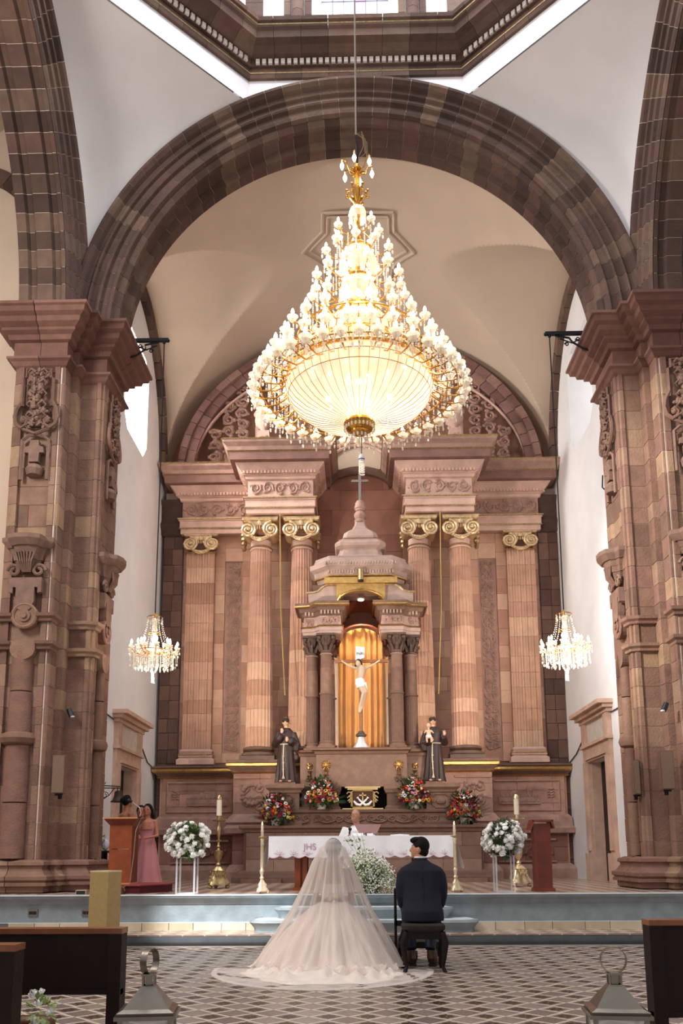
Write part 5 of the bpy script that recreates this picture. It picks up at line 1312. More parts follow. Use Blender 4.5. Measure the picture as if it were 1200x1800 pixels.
def babys_breath():
    rnd = random.Random(15); x, Y = .17, 12.75; zb = DZ
    t = thing('flower_arrangement', 'loose heap of white gypsophila with long stems on the floor before the altar', 'flowers', (x, Y, zb))
    st, fl, lf = G(), G(), G()
    obj('vase', G().lathe([(.09,0),(.12,.05),(.12,.14),(.1,.16)], (x, Y, zb), 14), leafm, t, smooth=True)
    for k in range(520):
        a = rnd.uniform(0, 2*pi); h = rnd.random(); rr = rnd.uniform(.1, 1)**.6
        ex = x-.03+(.50-.26*h*h)*rr*cos(a)-.08*h; ey = Y+.22*rr*sin(a); ez = zb+.04+.64*h*(1.05-.35*rr)
        st.tube([(x, Y, zb+.1), ((x+ex)/2, (Y+ey)/2, zb+.1+(ez-zb)*.6), (ex, ey, ez)], .0022, 3)
        leaves(lf, (ex, ey, ez-.03), .05, 3, rnd, .05)
        for q in range(8):
            p = (ex+rnd.gauss(0, .028), ey+rnd.gauss(0, .028), max(zb+.01, ez+rnd.gauss(0, .028))); s = rnd.uniform(.006, .012)
            fl.add([(p[0]-s, p[1], p[2]-s*.5), (p[0]+s, p[1]-s*.5, p[2]-s*.5), (p[0], p[1]+s, p[2]-s*.5), (p[0], p[1], p[2]+s)], [(0,1,3),(1,2,3),(2,0,3),(0,2,1)])
    for k in range(5):
        a = -.45+.1*k; st.tube([(x, Y, zb+.1), (x+a*.3-.05, Y, zb+.5), (x+a*.6-.12, Y-.02, zb+.8+.02*k)], .003, 3)
        leaves(lf, (x+a*.6-.12, Y-.02, zb+.72), .05, 6, rnd, .07)
    obj('stems', st, leafl, t, kind='stuff'); obj('blossoms', fl, rose, t, kind='stuff'); obj('leaves', lf, leafl, t, kind='stuff')
babys_breath()
FC = {'red': '#c4171f', 'magenta': '#b41355', 'orange': '#e8641c', 'gold': '#e39b2a', 'yellow': '#ecd27a', 'pink': '#dd98ae', 'white': '#f2efe9', 'crimson': '#8a0f22'}
FM_ = {}
for k_, h_ in FC.items():
    mm = mat(k_+'_petal', h_, rough=.6, var=.1, vs=20, bump=.1); FM_[k_] = (mesh('rose_'+k_, blossom(0), mm, True), mesh('gerbera_'+k_, blossom(1), [mm, mat('flower_eye', '#c9a04a' if k_ != 'red' else '#3a1a10')], True))
def colour_bouquet(x, Y, z0, label, seed):
    rnd = random.Random(seed); p0 = Vector(F(x, Y, z0)); x, Y, z0 = p0
    t = thing('flower_arrangement', label, 'flowers', (x, Y, z0))
    obj('basket', G().lathe([(.085,0),(.11,.13),(.1,.13),(.08,.02)], (x, Y, z0), 14), mat('pale_basket', '#d6cdbd', rough=.8, var=.2, vs=60), t)
    g = G(); leaves(g, (x, Y+.02, z0+.32), .33, 420, rnd, .11)
    for k in range(26):                                   # palm fronds
        a = rnd.uniform(-.4, pi+.4) if k % 2 else rnd.choice((rnd.uniform(-.4, .5), rnd.uniform(pi-.5, pi+.4))); r = rnd.uniform(.36, .5)
        tip = Vector((x+r*cos(a), Y-.03+rnd.uniform(-.1, .05), z0+.2+r*1.15*sin(a)*(1 if sin(a) > 0 else .4))); base = Vector((x, Y, z0+.12))
        for q in range(9):
            u = .35+.65*q/8; p = base.lerp(tip, u); d = (tip-base).normalized(); sd = Vector((-d.z, 0, d.x))
            for s in (-1, 1): e = p+d*.06+sd*s*.055*(1.2-u); g.add([tuple(p), tuple(p+d*.018), tuple(e)], [(0,1,2)])
    obj('foliage', g, leafm, t, kind='stuff')
    g = G()
    for k in range(3):
        xx = x-.05+.05*k; g.tube([(x, Y, z0+.3), (xx, Y, z0+.5), (xx+.01, Y-.01, z0+.66-.05*abs(k-1))], [.008, .02, .004], 5)
    obj('gladiolus_spike', g, mat('pale_pink_bud', '#c9a0a0', var=.3, vs=30), t, smooth=True)
    cols = list(FC); pts = []
    for k in range(2500):
        if len(pts) >= 54: break
        u, v = rnd.uniform(-1, 1), rnd.uniform(0, 1)
        wdt = .36*(1-.75*v**1.5); px = x+u*wdt; pz = z0+.15+.47*v; dy = -.2*sqrt(max(0, 1-u*u))*(1-.5*v)
        p = Vector((px, Y+dy, pz))
        if all((p-q).length > .058 for q in pts): pts.append(p)
    for i, p in enumerate(pts):
        cc = rnd.choice(cols if p.z < z0+.42 else ['orange', 'red', 'pink', 'white']); kind = 0 if rnd.random() < .6 else 1
        o = inst('blossom', FM_[cc][kind], p, t, sc_=rnd.uniform(.042, .06)); aim(o, (p-Vector((x, Y+.15, z0+.22)))+Vector((0, -.12, 0)))
colour_bouquet(-1.62, 16.92, 1.74, 'colourful bouquet with a palm frond at the left end of the lower ledge', 1)
colour_bouquet(-.74, 17.02, 2.05, 'colourful bouquet of red and pink blooms left of the tabernacle', 2)
colour_bouquet(1.08, 17.02, 2.05, 'colourful bouquet with a tall red spike right of the tabernacle', 5)
colour_bouquet(2.04, 16.92, 1.74, 'colourful bouquet with orange lilies at the right end of the lower ledge', 6)
# ================================================================== ALTAR TABLE, PRIEST
def cloth_edge(u):            # scalloped hem
    return .035*abs(sin(u*pi/.2))
def altar():
    y0, y1, zt = 13.8, 14.6, 1.475; x0, x1 = -1.43, 1.5
    t = thing('altar_table', 'wooden altar table with two pairs of orange legs below the white cloth', 'table', (.03, 14.2, DZ))
    obj('tabletop', G().box(x0+.02, x1-.02, y0+.02, y1-.02, zt-.05, zt-.008), wood_o, t)
    for x in (-.93, .95):
        for yy in (y0+.12, y1-.2):
            obj('leg', G().box(x-.1, x-.01, yy, yy+.08, DZ+.02, zt-.05), wood_o, t); obj('leg', G().box(x+.02, x+.09, yy+.03, yy+.1, DZ+.02, zt-.05), wood_o, t)
        obj('foot', G().box(x-.13, x+.12, y0+.05, y1-.1, DZ, DZ+.045), wood_o, t)
    g = G(); n = 150; vs = []; W = x1-x0; drop = .40
    rows = []
    def P(u, side):
        return x0+u
    # top, front fall, side falls
    g.box(x0, x1, y0, y1, zt-.006, zt)
    nz = 8; vs = []
    for j in range(nz+1):
        q = j/nz
        for i in range(n+1):
            u = W*i/n; d = .31+cloth_edge(u+.02)+(.03 if i in (0, n) else 0)
            fold = (.012*sin(u*9+1)+.008*sin(u*23))*q
            vs.append((x0+u, y0-.006-.03*q-fold, zt-d*q))
    g.add(vs, [(j*(n+1)+i, (j+1)*(n+1)+i, (j+1)*(n+1)+i+1, j*(n+1)+i+1) for j in range(nz) for i in range(n)])
    for s, xe in ((-1, x0), (1, x1)):
        vs = []; m = 26
        for j in range(nz+1):
            q = j/nz
            for i in range(m+1):
                v = (y1-y0)*i/m; d = .44+cloth_edge(v)+.05*sin(v*9); vs.append((xe+s*(.004+.11*q+.02*sin(v*20)*q), y0+v-.03*q*(1-i/m), zt-d*q))
        g.add(vs, [(j*(m+1)+i, (j+1)*(m+1)+i, (j+1)*(m+1)+i+1, j*(m+1)+i+1) for j in range(nz) for i in range(m)])
    c = obj('altar_cloth', g, white, None, smooth=True, label='white altar cloth with pink scalloped hem and embroidered lilies on the altar table', cat='cloth', ang=60)
    pk = mat('pink_embroidery', '#c99ab0', rough=.8, var=0, bump=0)
    g = G(); pts = []
    for i in range(n+1): u = W*i/n; pts.append((x0+u, y0-.046-(.012*sin(u*9+1)+.008*sin(u*23)), zt-(.31+cloth_edge(u+.02))+.004))
    obj('pink_hem', g.tube(pts, .005, 4), pk, c)
    g = G()
    for k in range(13):
        u = x0+.18+k*.215; rr = random.Random(k)
        for a in (-1.0, -.5, 0, .5, 1.0):
            L = rr.uniform(.06, .1); g.tube([(u, y0-.05, zt-.30), (u+.5*L*sin(a), y0-.05, zt-.30+.5*L*cos(a)), (u+L*sin(a*1.2), y0-.045, zt-.30+L*cos(a*1.2))], .0035, 3)
    obj('lily_embroidery', g, pk, c, kind='stuff')
    text('JHS', .14, (-.78, y0-.035, zt-.17), pk, c, 'monogram')
    bs = thing('book_stand', 'reddish wooden book stand angled on the altar in front of the priest', 'stand', (.2, 14.35, zt))
    obj('back', G().add([(.0, 14.3, zt+.04), (.28, 14.3, zt+.04), (.36, 14.42, zt+.2), (-.08, 14.42, zt+.2), (.0, 14.32, zt+.03), (.28, 14.32, zt+.03), (.36, 14.44, zt+.19), (-.08, 14.44, zt+.19)][0:8], [(0,1,2,3),(4,7,6,5),(0,4,5,1),(1,5,6,2),(2,6,7,3),(3,7,4,0)]), wood_r, bs)
    obj('foot', G().box(.1, .18, 14.3, 14.42, zt, zt+.06), wood_r, bs)
    tag(obj('altar_card', G().add([(-.12, 14.12, zt), (.06, 14.12, zt), (.06, 14.18, zt), (-.12, 14.18, zt), (-.12, 14.15, zt+.05), (.06, 14.15, zt+.05)], [(0,1,2,3),(0,4,5,1),(3,2,5,4),(0,3,4),(1,5,2)]), white), 'small white folded card on the altar before the priest', 'card')
    tag(obj('altar_card', G().box(.12, .22, 14.1, 14.2, zt, zt+.045), white), 'small white block of folded linen right of the book stand foot', 'linen')
    cd = thing('altar_candle', 'short cream candle standing on the altar by the priest', 'candle', (-.03, 14.22, zt)); obj('wax', G().lathe([(.014,0),(.014,.09)], (-.03, 14.22, zt), 10), mat('candle_wax', '#e9e0c4', rough=.5, var=0), cd); obj('wick', G().tube([(-.03, 14.22, zt+.09), (-.03, 14.22, zt+.105)], .002, 4), black, cd)
    tag(obj('open_book', G().add([(.5, 14.1, zt), (.8, 14.1, zt), (.8, 14.32, zt), (.5, 14.32, zt), (.5, 14.1, zt+.02), (.65, 14.1, zt+.03), (.8, 14.1, zt+.02), (.8, 14.32, zt+.02), (.65, 14.32, zt+.03), (.5, 14.32, zt+.02)], [(0,3,2,1),(4,5,8,9),(5,6,7,8),(0,1,6,5,4),(3,9,8,7,2),(0,4,9,3),(1,2,7,6)]), white), 'open white book lying flat on the right of the altar', 'book')
altar()
def priest():
    x, Y = -0.05, 15.25; zs = 1.65
    t = thing('person', 'bald priest in a white robe and glasses speaking into a black microphone behind the altar', 'person', (x, Y, DZ))
    g = G().tube([(x+.03, Y, DZ+.02), (x+.03, Y, DZ+.5), (x+.02, Y, zs-.25), (x+.02, Y, zs-.05), (x+.01, Y-.01, zs+.04)], [.27, .26, .22, .2, .09], 20)
    g.tube([(x-.16, Y, zs-.02), (x-.27, Y-.05, zs-.3), (x-.16, Y-.27, zs-.18)], [.09, .1, .065], 12).tube([(x+.18, Y, zs-.02), (x+.28, Y-.05, zs-.3), (x+.2, Y-.25, zs-.28)], [.09, .1, .065], 12)
    b = obj('robe', g, white, t, smooth=True); remesh(b, .016, 4)
    hx, hz = x-.015, zs+.2
    g = G().ball((hx, Y-.03, hz), (.078, .095, .11), 16, 12).tube([(x+.01, Y, zs-.0), (hx, Y-.01, hz-.06)], .058, 10).ball((hx-.04, Y-.11, hz-.06), (.04, .035, .04), 8, 6)
    g.tube([(hx-.035, Y-.115, hz+.02), (hx-.05, Y-.14, hz-.02), (hx-.04, Y-.12, hz-.03)], [.012, .018, .012], 7).ball((hx+.075, Y-.0, hz-.005), (.014, .025, .032), 8, 6).ball((hx-.075, Y-.01, hz-.005), (.012, .022, .03), 8, 6)
    o = obj('head', g, mat('flushed_skin', '#bb886e', rough=.5, var=.06, bump=.04), t, smooth=True); remesh(o, .009, 2)
    obj('grey_hair', G().loft([[(hx+r*.86*cos(a), Y-.0+r*sin(a)*1.0, z) for a in [pi*(-.15)+1.3*pi*k/14 for k in range(15)]] for r, z in ((.085, hz-.03), (.1, hz+.02), (.092, hz+.06), (.07, hz+.085))], cap=False, closed=False), mat('grey_hair', '#6a5f57', rough=.8), t, smooth=True)
    g = G()
    for s in (-1, 1): g.tube([(hx-.03+s*.03+.024*cos(a), Y-.128+s*.01, hz+.015+.018*sin(a)) for a in [k*pi/5 for k in range(11)]], .003, 4)
    g.tube([(hx+.03, Y-.11, hz+.018), (hx+.075, Y-.03, hz+.018)], .003, 4); obj('glasses', g, black, o)
    obj('mouth', G().tube([(hx-.055, Y-.138, hz-.062), (hx-.02, Y-.138, hz-.06)], .004, 4), mat('lip', '#8c4a3c'), o)
    for (px, py, pz) in ((x-.13, Y-.3, zs-.17), (x+.17, Y-.28, zs-.26)):
        g = G().ball((px, py, pz), (.03, .028, .036), 10, 7)
        for k in range(4): g.tube([(px-.02, py-.012, pz-.024+k*.016), (px+.0, py-.036, pz-.024+k*.016), (px+.022, py-.026, pz-.022+k*.016)], [.009, .009, .007], 6)
        g.tube([(px-.01, py-.02, pz+.02), (px+.01, py-.03, pz+.045)], .009, 6)
        obj('hand', g, MATS['flushed_skin'], t, smooth=True)
    m = thing('microphone', 'black handheld microphone in the hand of the priest', 'microphone', (x-.13, Y-.33, zs-.24))
    obj('handle', G().tube([(x-.135, Y-.325, zs-.25), (x-.115, Y-.31, zs-.07)], [.012, .017], 10), black, m); obj('grille', G().ball((x-.11, Y-.305, zs-.04), .031, 12, 8), mat('dark_mesh_metal', '#20242c', rough=.4, metal=.5, var=0), m, smooth=True)
priest()

# ------------------------------------------------------------------ candlesticks
def slender_candlestick(x, Y, label):
    t = thing('candlestick', label, 'candlestick', (x, Y, DZ))
    g = G()
    g.loft([[(x+h*cos(a)*(1+.18*cos(3*a)), Y+h*sin(a)*(1+.18*cos(3*a)), DZ+z) for a in [2*pi*k/24 for k in range(24)]] for h, z in ((.085,.03),(.08,.07),(.06,.09),(.055,.14),(.03,.18),(.02,.2))])
    for k in range(3): a = 2*pi*k/3; g.ball((x+.085*cos(a), Y+.085*sin(a), DZ+.03), (.03, .03, .03), 8, 6); g.ball((x+.05*cos(a), Y+.05*sin(a), DZ+.12), (.025, .02, .03), 8, 6)
    obj('foot', g, bsilver, t, smooth=True)
    obj('stem', G().lathe([(.02,.2),(.035,.22),(.02,.25),(.03,.3),(.035,.33),(.02,.36),(.027,.37),(.027,.4),(.024,.7),(.03,.72),(.022,.74),(.03,.78),(.02,.8)], (x, Y, DZ), 18), bsilver, t, smooth=True)
    obj('drip_pan', G().lathe([(.02,.8),(.06,.815),(.065,.825),(.02,.82)], (x, Y, DZ), 18), brass, t, smooth=True)
    obj('socket', G().lathe([(.02,.82),(.026,.84),(.02,.86),(.026,.9),(.022,.92)], (x, Y, DZ), 14), bsilver, t, smooth=True)
    c = thing('candle', 'lit white candle on the slender stick '+label[34:], 'candle', (x, Y, DZ+.92))
    obj('wax', G().lathe([(.018,.92),(.018,.99)], (x, Y, DZ), 12), mat('candle_wax'), c); obj('flame', G().lathe([(.002,.99),(.009,1.005),(.006,1.025),(0,1.045)], (x, Y, DZ), 8), mat('flame', '#ffd890', emit='#ffc36a', es=8, var=0, bump=0), c, smooth=True)
slender_candlestick(-1.44, 12.95, 'slender pale metal candlestick in front of the left altar end')
slender_candlestick(1.42, 13.15, 'slender pale metal candlestick in front of the right altar end')
def great_candlestick(x, Y, m, label, lab2):
    t = thing('candlestick', label, 'candlestick', (x, Y, DZ)); rr = random.Random(2)
    g = G().loft([[(x+h*cos(a)*(1+.2*cos(3*a+.5)), Y+h*sin(a)*(1+.2*cos(3*a+.5)), DZ+z) for a in [2*pi*k/30 for k in range(30)]] for h, z in ((.17,.06),(.16,.1),(.12,.16),(.095,.25),(.11,.3),(.08,.33),(.05,.36))])
    for k in range(3):
        a = 2*pi*k/3-.17; g.ball((x+.17*cos(a), Y+.17*sin(a), DZ+.03), (.04, .04, .03), 8, 6).tube([(x+.18*cos(a), Y+.18*sin(a), DZ+.08), (x+.13*cos(a), Y+.13*sin(a), DZ+.17), (x+.1*cos(a), Y+.1*sin(a), DZ+.27)], [.035, .025, .03], 7)
    for k in range(26): a = rr.uniform(0, 6.28); z = rr.uniform(.08, .27); r = .16-.2*(z-.08); g.ball((x+r*cos(a), Y+r*sin(a), DZ+z), (.02, .02, .025), 6, 4)
    obj('foot', g, m, t, smooth=True)
    obj('stem', G().lathe([(.05,.36),(.03,.38),(.045,.4),(.025,.43),(.03,.46),(.06,.5),(.07,.58),(.075,.62),(.04,.64),(.02,.67),(.035,.7),(.018,.73),(.02,.78),(.05,.8),(.018,.815),(.025,.86),(.045,.93),(.04,1.0),(.02,1.05),(.025,1.12)], (x, Y, DZ), 18), m, t, smooth=True)
    g = G().lathe([(.025,1.12),(.11,1.13),(.12,1.15),(.11,1.155),(.05,1.15)], (x, Y, DZ), 20)
    for k in range(8): a = 2*pi*k/8; g.ball((x+.12*cos(a), Y+.12*sin(a), DZ+1.15), .014, 6, 4)
    obj('drip_pan', g, m, t, smooth=True)
    obj('socket', G().lathe([(.035,1.15),(.035,1.22)], (x, Y, DZ), 14), m, t, smooth=True)
    c = thing('candle', lab2, 'candle', (x, Y, DZ+1.22)); obj('wax', G().lathe([(.045,1.22),(.045,1.5)], (x, Y, DZ), 18), mat('candle_wax'), c, smooth=True)
    obj('metal_top', G().lathe([(.047,1.49),(.047,1.53),(.03,1.56),(.02,1.57)], (x, Y, DZ), 16), m, c, smooth=True)
great_candlestick(-2.4, 14.9, mat('old_brass', '#b39c72', rough=.35, metal=1, var=.2, vs=20, bump=.3), 'tall ornate brass candlestick left of the altar', 'thick white candle on the tall candlestick left of the altar')
great_candlestick(2.73, 15.2, mat('bright_gilt', '#e2cfa6', rough=.3, metal=.95, var=.2, vs=20, bump=.3), 'tall ornate gilt candlestick between the white bouquet and the right lectern', 'thick white candle on the tall candlestick right of the altar')

# ------------------------------------------------------------------ lecterns, dais furniture
def lecterns():
    t = thing('lectern', 'narrow reddish wooden lectern with a sloping top at the right of the dais', 'lectern', (2.74, 13.3, DZ)); x, Y = 2.74, 13.3
    obj('base', G().box(x-.15, x+.15, Y-.14, Y+.14, DZ, DZ+.05), wood_r, t)
    obj('front_panel', G().box(x-.085, x+.125, Y-.1, Y-.07, DZ+.05, DZ+1.0), mat('dark_red_panel', '#6b2a16', rough=.4, var=.2), t)
    obj('side_panel', G().box(x-.13, x-.085, Y-.1, Y+.1, DZ+.05, DZ+1.0), wood_r, t); obj('side_panel', G().box(x+.1, x+.125, Y-.07, Y+.1, DZ+.05, DZ+1.0), wood_r, t)
    obj('sloping_top', G().add([(x-.19, Y-.2, DZ+.9), (x+.16, Y-.16, DZ+1.06), (x+.16, Y+.16, DZ+1.06), (x-.12, Y+.16, DZ+1.06)]+[(x-.19, Y-.2, DZ+.88), (x+.16, Y-.16, DZ+1.04), (x+.16, Y+.16, DZ+1.04), (x-.12, Y+.16, DZ+1.04)][0:4], [(0,1,2,3),(7,6,5,4),(0,4,5,1),(1,5,6,2),(2,6,7,3),(3,7,4,0)]) if 0 else G().box(x-.15, x+.16, Y-.17, Y+.17, DZ+1.03, DZ+1.055).ext([(x-.15, Y-.17, DZ+1.05), (x-.19, Y-.17, DZ+.91), (x-.17, Y-.17, DZ+.905), (x-.12, Y-.17, DZ+1.03)], (0, .34, 0)).ext([(x+.15, Y-.17, DZ+1.05), (x+.18, Y-.17, DZ+.93), (x+.165, Y-.17, DZ+.925), (x+.12, Y-.17, DZ+1.03)], (0, .34, 0)), wood_r, t)
    # left pulpit on a red platform
    x, Y = -3.62, 13.5; z0 = DZ+.13
    p = thing('platform', 'low dark red carpeted platform under the left pulpit', 'platform', (x+.1, Y, DZ))
    red = mat('red_carpet', '#571820', rough=.9, var=.15, vs=30, bump=.4)
    obj('carpeted_box', G().prism([(x-.35, Y-.42), (x+.35, Y-.42), (x+.62, Y+.1), (x+.62, Y+.6), (x-.35, Y+.6)], DZ, z0-.02), red, p)
    obj('top_edge', G().prism([(x-.37, Y-.45), (x+.37, Y-.45), (x+.66, Y+.1), (x+.66, Y+.62), (x-.37, Y+.62)], z0-.02, z0), mat('red_edge', '#8a3a38', rough=.7), p)
    t = thing('pulpit', 'orange varnished wooden pulpit on the red platform at the left', 'lectern', (x, Y, z0))
    obj('bottom_board', G().box(x-.2, x+.16, Y-.26, Y+.2, z0, z0+.02), mat('pale_orange_wood', '#c98a55', rough=.5), t)
    obj('front_panel', G().box(x-.15, x+.11, Y-.2, Y-.18, z0+.02, z0+.52), wood_o, t); obj('front_panel', G().box(x-.15, x+.11, Y-.2, Y-.18, z0+.53, z0+.9), wood_o, t)
    obj('corner_post', G().box(x-.19, x-.15, Y-.2, Y-.16, z0+.02, z0+.92), wood_o, t); obj('corner_post', G().box(x+.11, x+.15, Y-.2, Y-.16, z0+.02, z0+.92), wood_o, t)
    obj('side_panel', G().box(x+.13, x+.15, Y-.16, Y+.2, z0+.02, z0+.92), wood_r, t); obj('side_panel', G().box(x-.19, x-.17, Y-.16, Y+.2, z0+.02, z0+.92), wood_r, t)
    obj('flared_top', G().loft([[(x-.19, Y-.2, z0+.88), (x+.15, Y-.2, z0+.88), (x+.15, Y+.2, z0+.88), (x-.19, Y+.2, z0+.88)], [(x-.27, Y-.3, z0+.985), (x+.25, Y-.3, z0+.985), (x+.25, Y+.26, z0+1.0), (x-.27, Y+.26, z0+1.0)]]), wood_r, t)
    obj('top_edge', G().box(x-.28, x+.25, Y-.31, Y-.28, z0+.98, z0+1.0), mat('pale_orange_wood'), t)
    m = thing('microphone', 'gooseneck microphone with a silver neck on top of the left pulpit', 'microphone', (x+.2, Y, z0+1.0))
    obj('base', G().lathe([(.03,0),(.03,.02)], (x+.2, Y, z0+1.0), 12), black, m)
    obj('gooseneck', G().tube([(x+.2, Y, z0+1.0), (x+.23, Y-.02, z0+1.08), (x+.21, Y-.05, z0+1.16), (x+.16, Y-.09, z0+1.2), (x+.1, Y-.12, z0+1.245)], .011, 8), mat('chrome', '#d9dde2', rough=.15, metal=1, var=0), m, smooth=True)
    obj('head', G().tube([(x+.11, Y-.115, z0+1.24), (x+.07, Y-.13, z0+1.265)], [.02, .028], 10).ball((x+.065, Y-.13, z0+1.268), .028, 10, 7), black, m, smooth=True)
    c = obj('microphone_cable', G().tube([(x+.24, Y-.02, z0+1.0), (x+.22, Y-.25, z0+.8), (x+.2, Y-.26, z0+.4), (x+.17, Y-.3, z0+.02), (x+.14, Y-.46, z0-.02), (x+.08, Y-.5, DZ+.012), (x-.05, Y-.55, DZ+.008)], .006, 5), mat('grey_cable', '#8f8478', var=0), None, label='thin grey cable running down from the left pulpit microphone', cat='cable')
    s = thing('spotlight', 'low brown floodlight lying at the edge of the dais by the red platform', 'lamp', (x+.0, Y-.62, DZ))
    obj('housing', G().box(x-.02, x+.18, Y-.72, Y-.55, DZ, DZ+.09), mat('brown_metal', '#54402f', rough=.4, metal=.5), s); obj('bracket', G().tube([(x-.04, Y-.64, DZ+.01), (x-.03, Y-.66, DZ+.1), (x+.17, Y-.66, DZ+.105), (x+.19, Y-.64, DZ+.05)], .008, 5), brass, s)
    s = thing('spotlight', 'small pale floodlight behind the beige box pedestal on the dais', 'lamp', (-4.0, 12.75, DZ))
    obj('housing', G().box(-4.1, -3.95, 12.7, 12.85, DZ, DZ+.07), bsilver, s); obj('glass', G().box(-4.09, -3.96, 12.69, 12.7, DZ+.01, DZ+.06), black, s)
    # beige box pedestal in the nave
    x, Y = -3.28, 11.35
    b = thing('box_pedestal', 'tall plain beige box pedestal standing behind the left pew', 'pedestal', (x, Y, 0), rz=-.35)
    bb = mat('beige_board', '#9d8354', rough=.6, var=.08, vs=20, bump=.1)
    WL[b.name] = Vector((0, 0, 0)); q = G().box(-.14, .14, -.14, .14, 0, .98); obj('box', q, bb, b); obj('top_board', G().box(-.142, .142, -.142, .142, .98, 1.0), mat('beige_top', '#c7b48e', rough=.6), b)
    # dark side table with flowers
    x, Y = -4.5, 15.15
    t = thing('side_table', 'small black slatted side table against the left wall', 'table', (x, Y, DZ))
    obj('tabletop', G().box(x-.27, x+.19, Y-.2, Y+.28, DZ+.6, DZ+.64), black, t)
    for dx in (-.25, .16):
        for dy in (-.17, .24): obj('leg', G().box(x+dx-.02, x+dx+.02, Y+dy-.02, Y+dy+.02, DZ, DZ+.6), black, t)
    for k in range(6): obj('slat', G().box(x-.22+k*.07, x-.18+k*.07, Y-.2, Y-.18, DZ+.05, DZ+.6), black, t)
    obj('apron', G().box(x-.26, x+.18, Y-.2, Y-.17, DZ+.5, DZ+.6), black, t)
    rnd = random.Random(9)
    t = thing('flower_arrangement', 'low spray of cream roses and twigs on the black side table', 'flowers', (x, Y, DZ+.64))
    g = G(); leaves(g, (x, Y-.05, DZ+.74), .16, 120, rnd, .07); obj('foliage', g, leafl, t, kind='stuff')
    for k in range(10):
        p = Vector((x+rnd.uniform(-.12, .1), Y-.08+rnd.uniform(-.05, .05), DZ+.7+rnd.uniform(0, .12))); o = inst('rose', ROSE, p, t, sc_=.05); aim(o, (0, -1, .5))
    v = tag(obj('bud_vase', G().lathe([(.03,0),(.035,.08),(.02,.12),(.025,.14)], (x-.22, Y-.1, DZ+.64), 12), acryl, smooth=True), 'small clear glass jar at the left end of the side table', 'jar')
    v = tag(obj('white_balloon_lamp', G().ball((x+.12, Y-.1, DZ+.74), (.07, .07, .10), 14, 10), mat('soft_white', '#d9d4e2', rough=.5), smooth=True), 'rounded white parcel at the right end of the side table', 'parcel')
lecterns()
def bell():
    x, Y, z = -4.42, 15.9, 2.16
    t = thing('wall_bell', 'old bronze bell hanging from a scrolled iron bracket by the left doorway', 'bell', (x, Y, z))
    br = mat('dark_bronze', '#4a3a33', rough=.6, metal=.6, var=.2, bump=.3)
    obj('bell', G().lathe([(.0,.2),(.05,.2),(.075,.18),(.085,.1),(.11,.03),(.15,.0),(.145,-.01),(.1,.02)][::-1], (x, Y, z), 22), br, t, smooth=True)
    obj('crown', G().tube([(x-.03, Y, z+.2), (x-.02, Y, z+.25), (x+.02, Y, z+.25), (x+.03, Y, z+.2)], .01, 6), br, t)
    g = G().tube([(-4.78, Y, z-.05), (-4.78, Y, z+.42)], .012, 5).tube([(-4.78, Y, z+.3), (x+.02, Y, z+.28)], .01, 5).tube([(-4.78, Y, z+.25), (x+.02, Y, z+.25)], .01, 5)
    for (cx, cz, R, s) in ((-4.68, z+.12, .07, 1), (-4.72, z+.36, .05, -1)): g.tube([(cx+R*(1-.05*k)*cos(.6*k*s), Y, cz+R*(1-.05*k)*sin(.6*k*s)) for k in range(14)], .007, 4)
    g.tube([(-4.77, Y, z), (-4.6, Y, z+.12), (-4.5, Y, z+.25)], .008, 4)
    obj('bracket', g, iron, t)
bell()

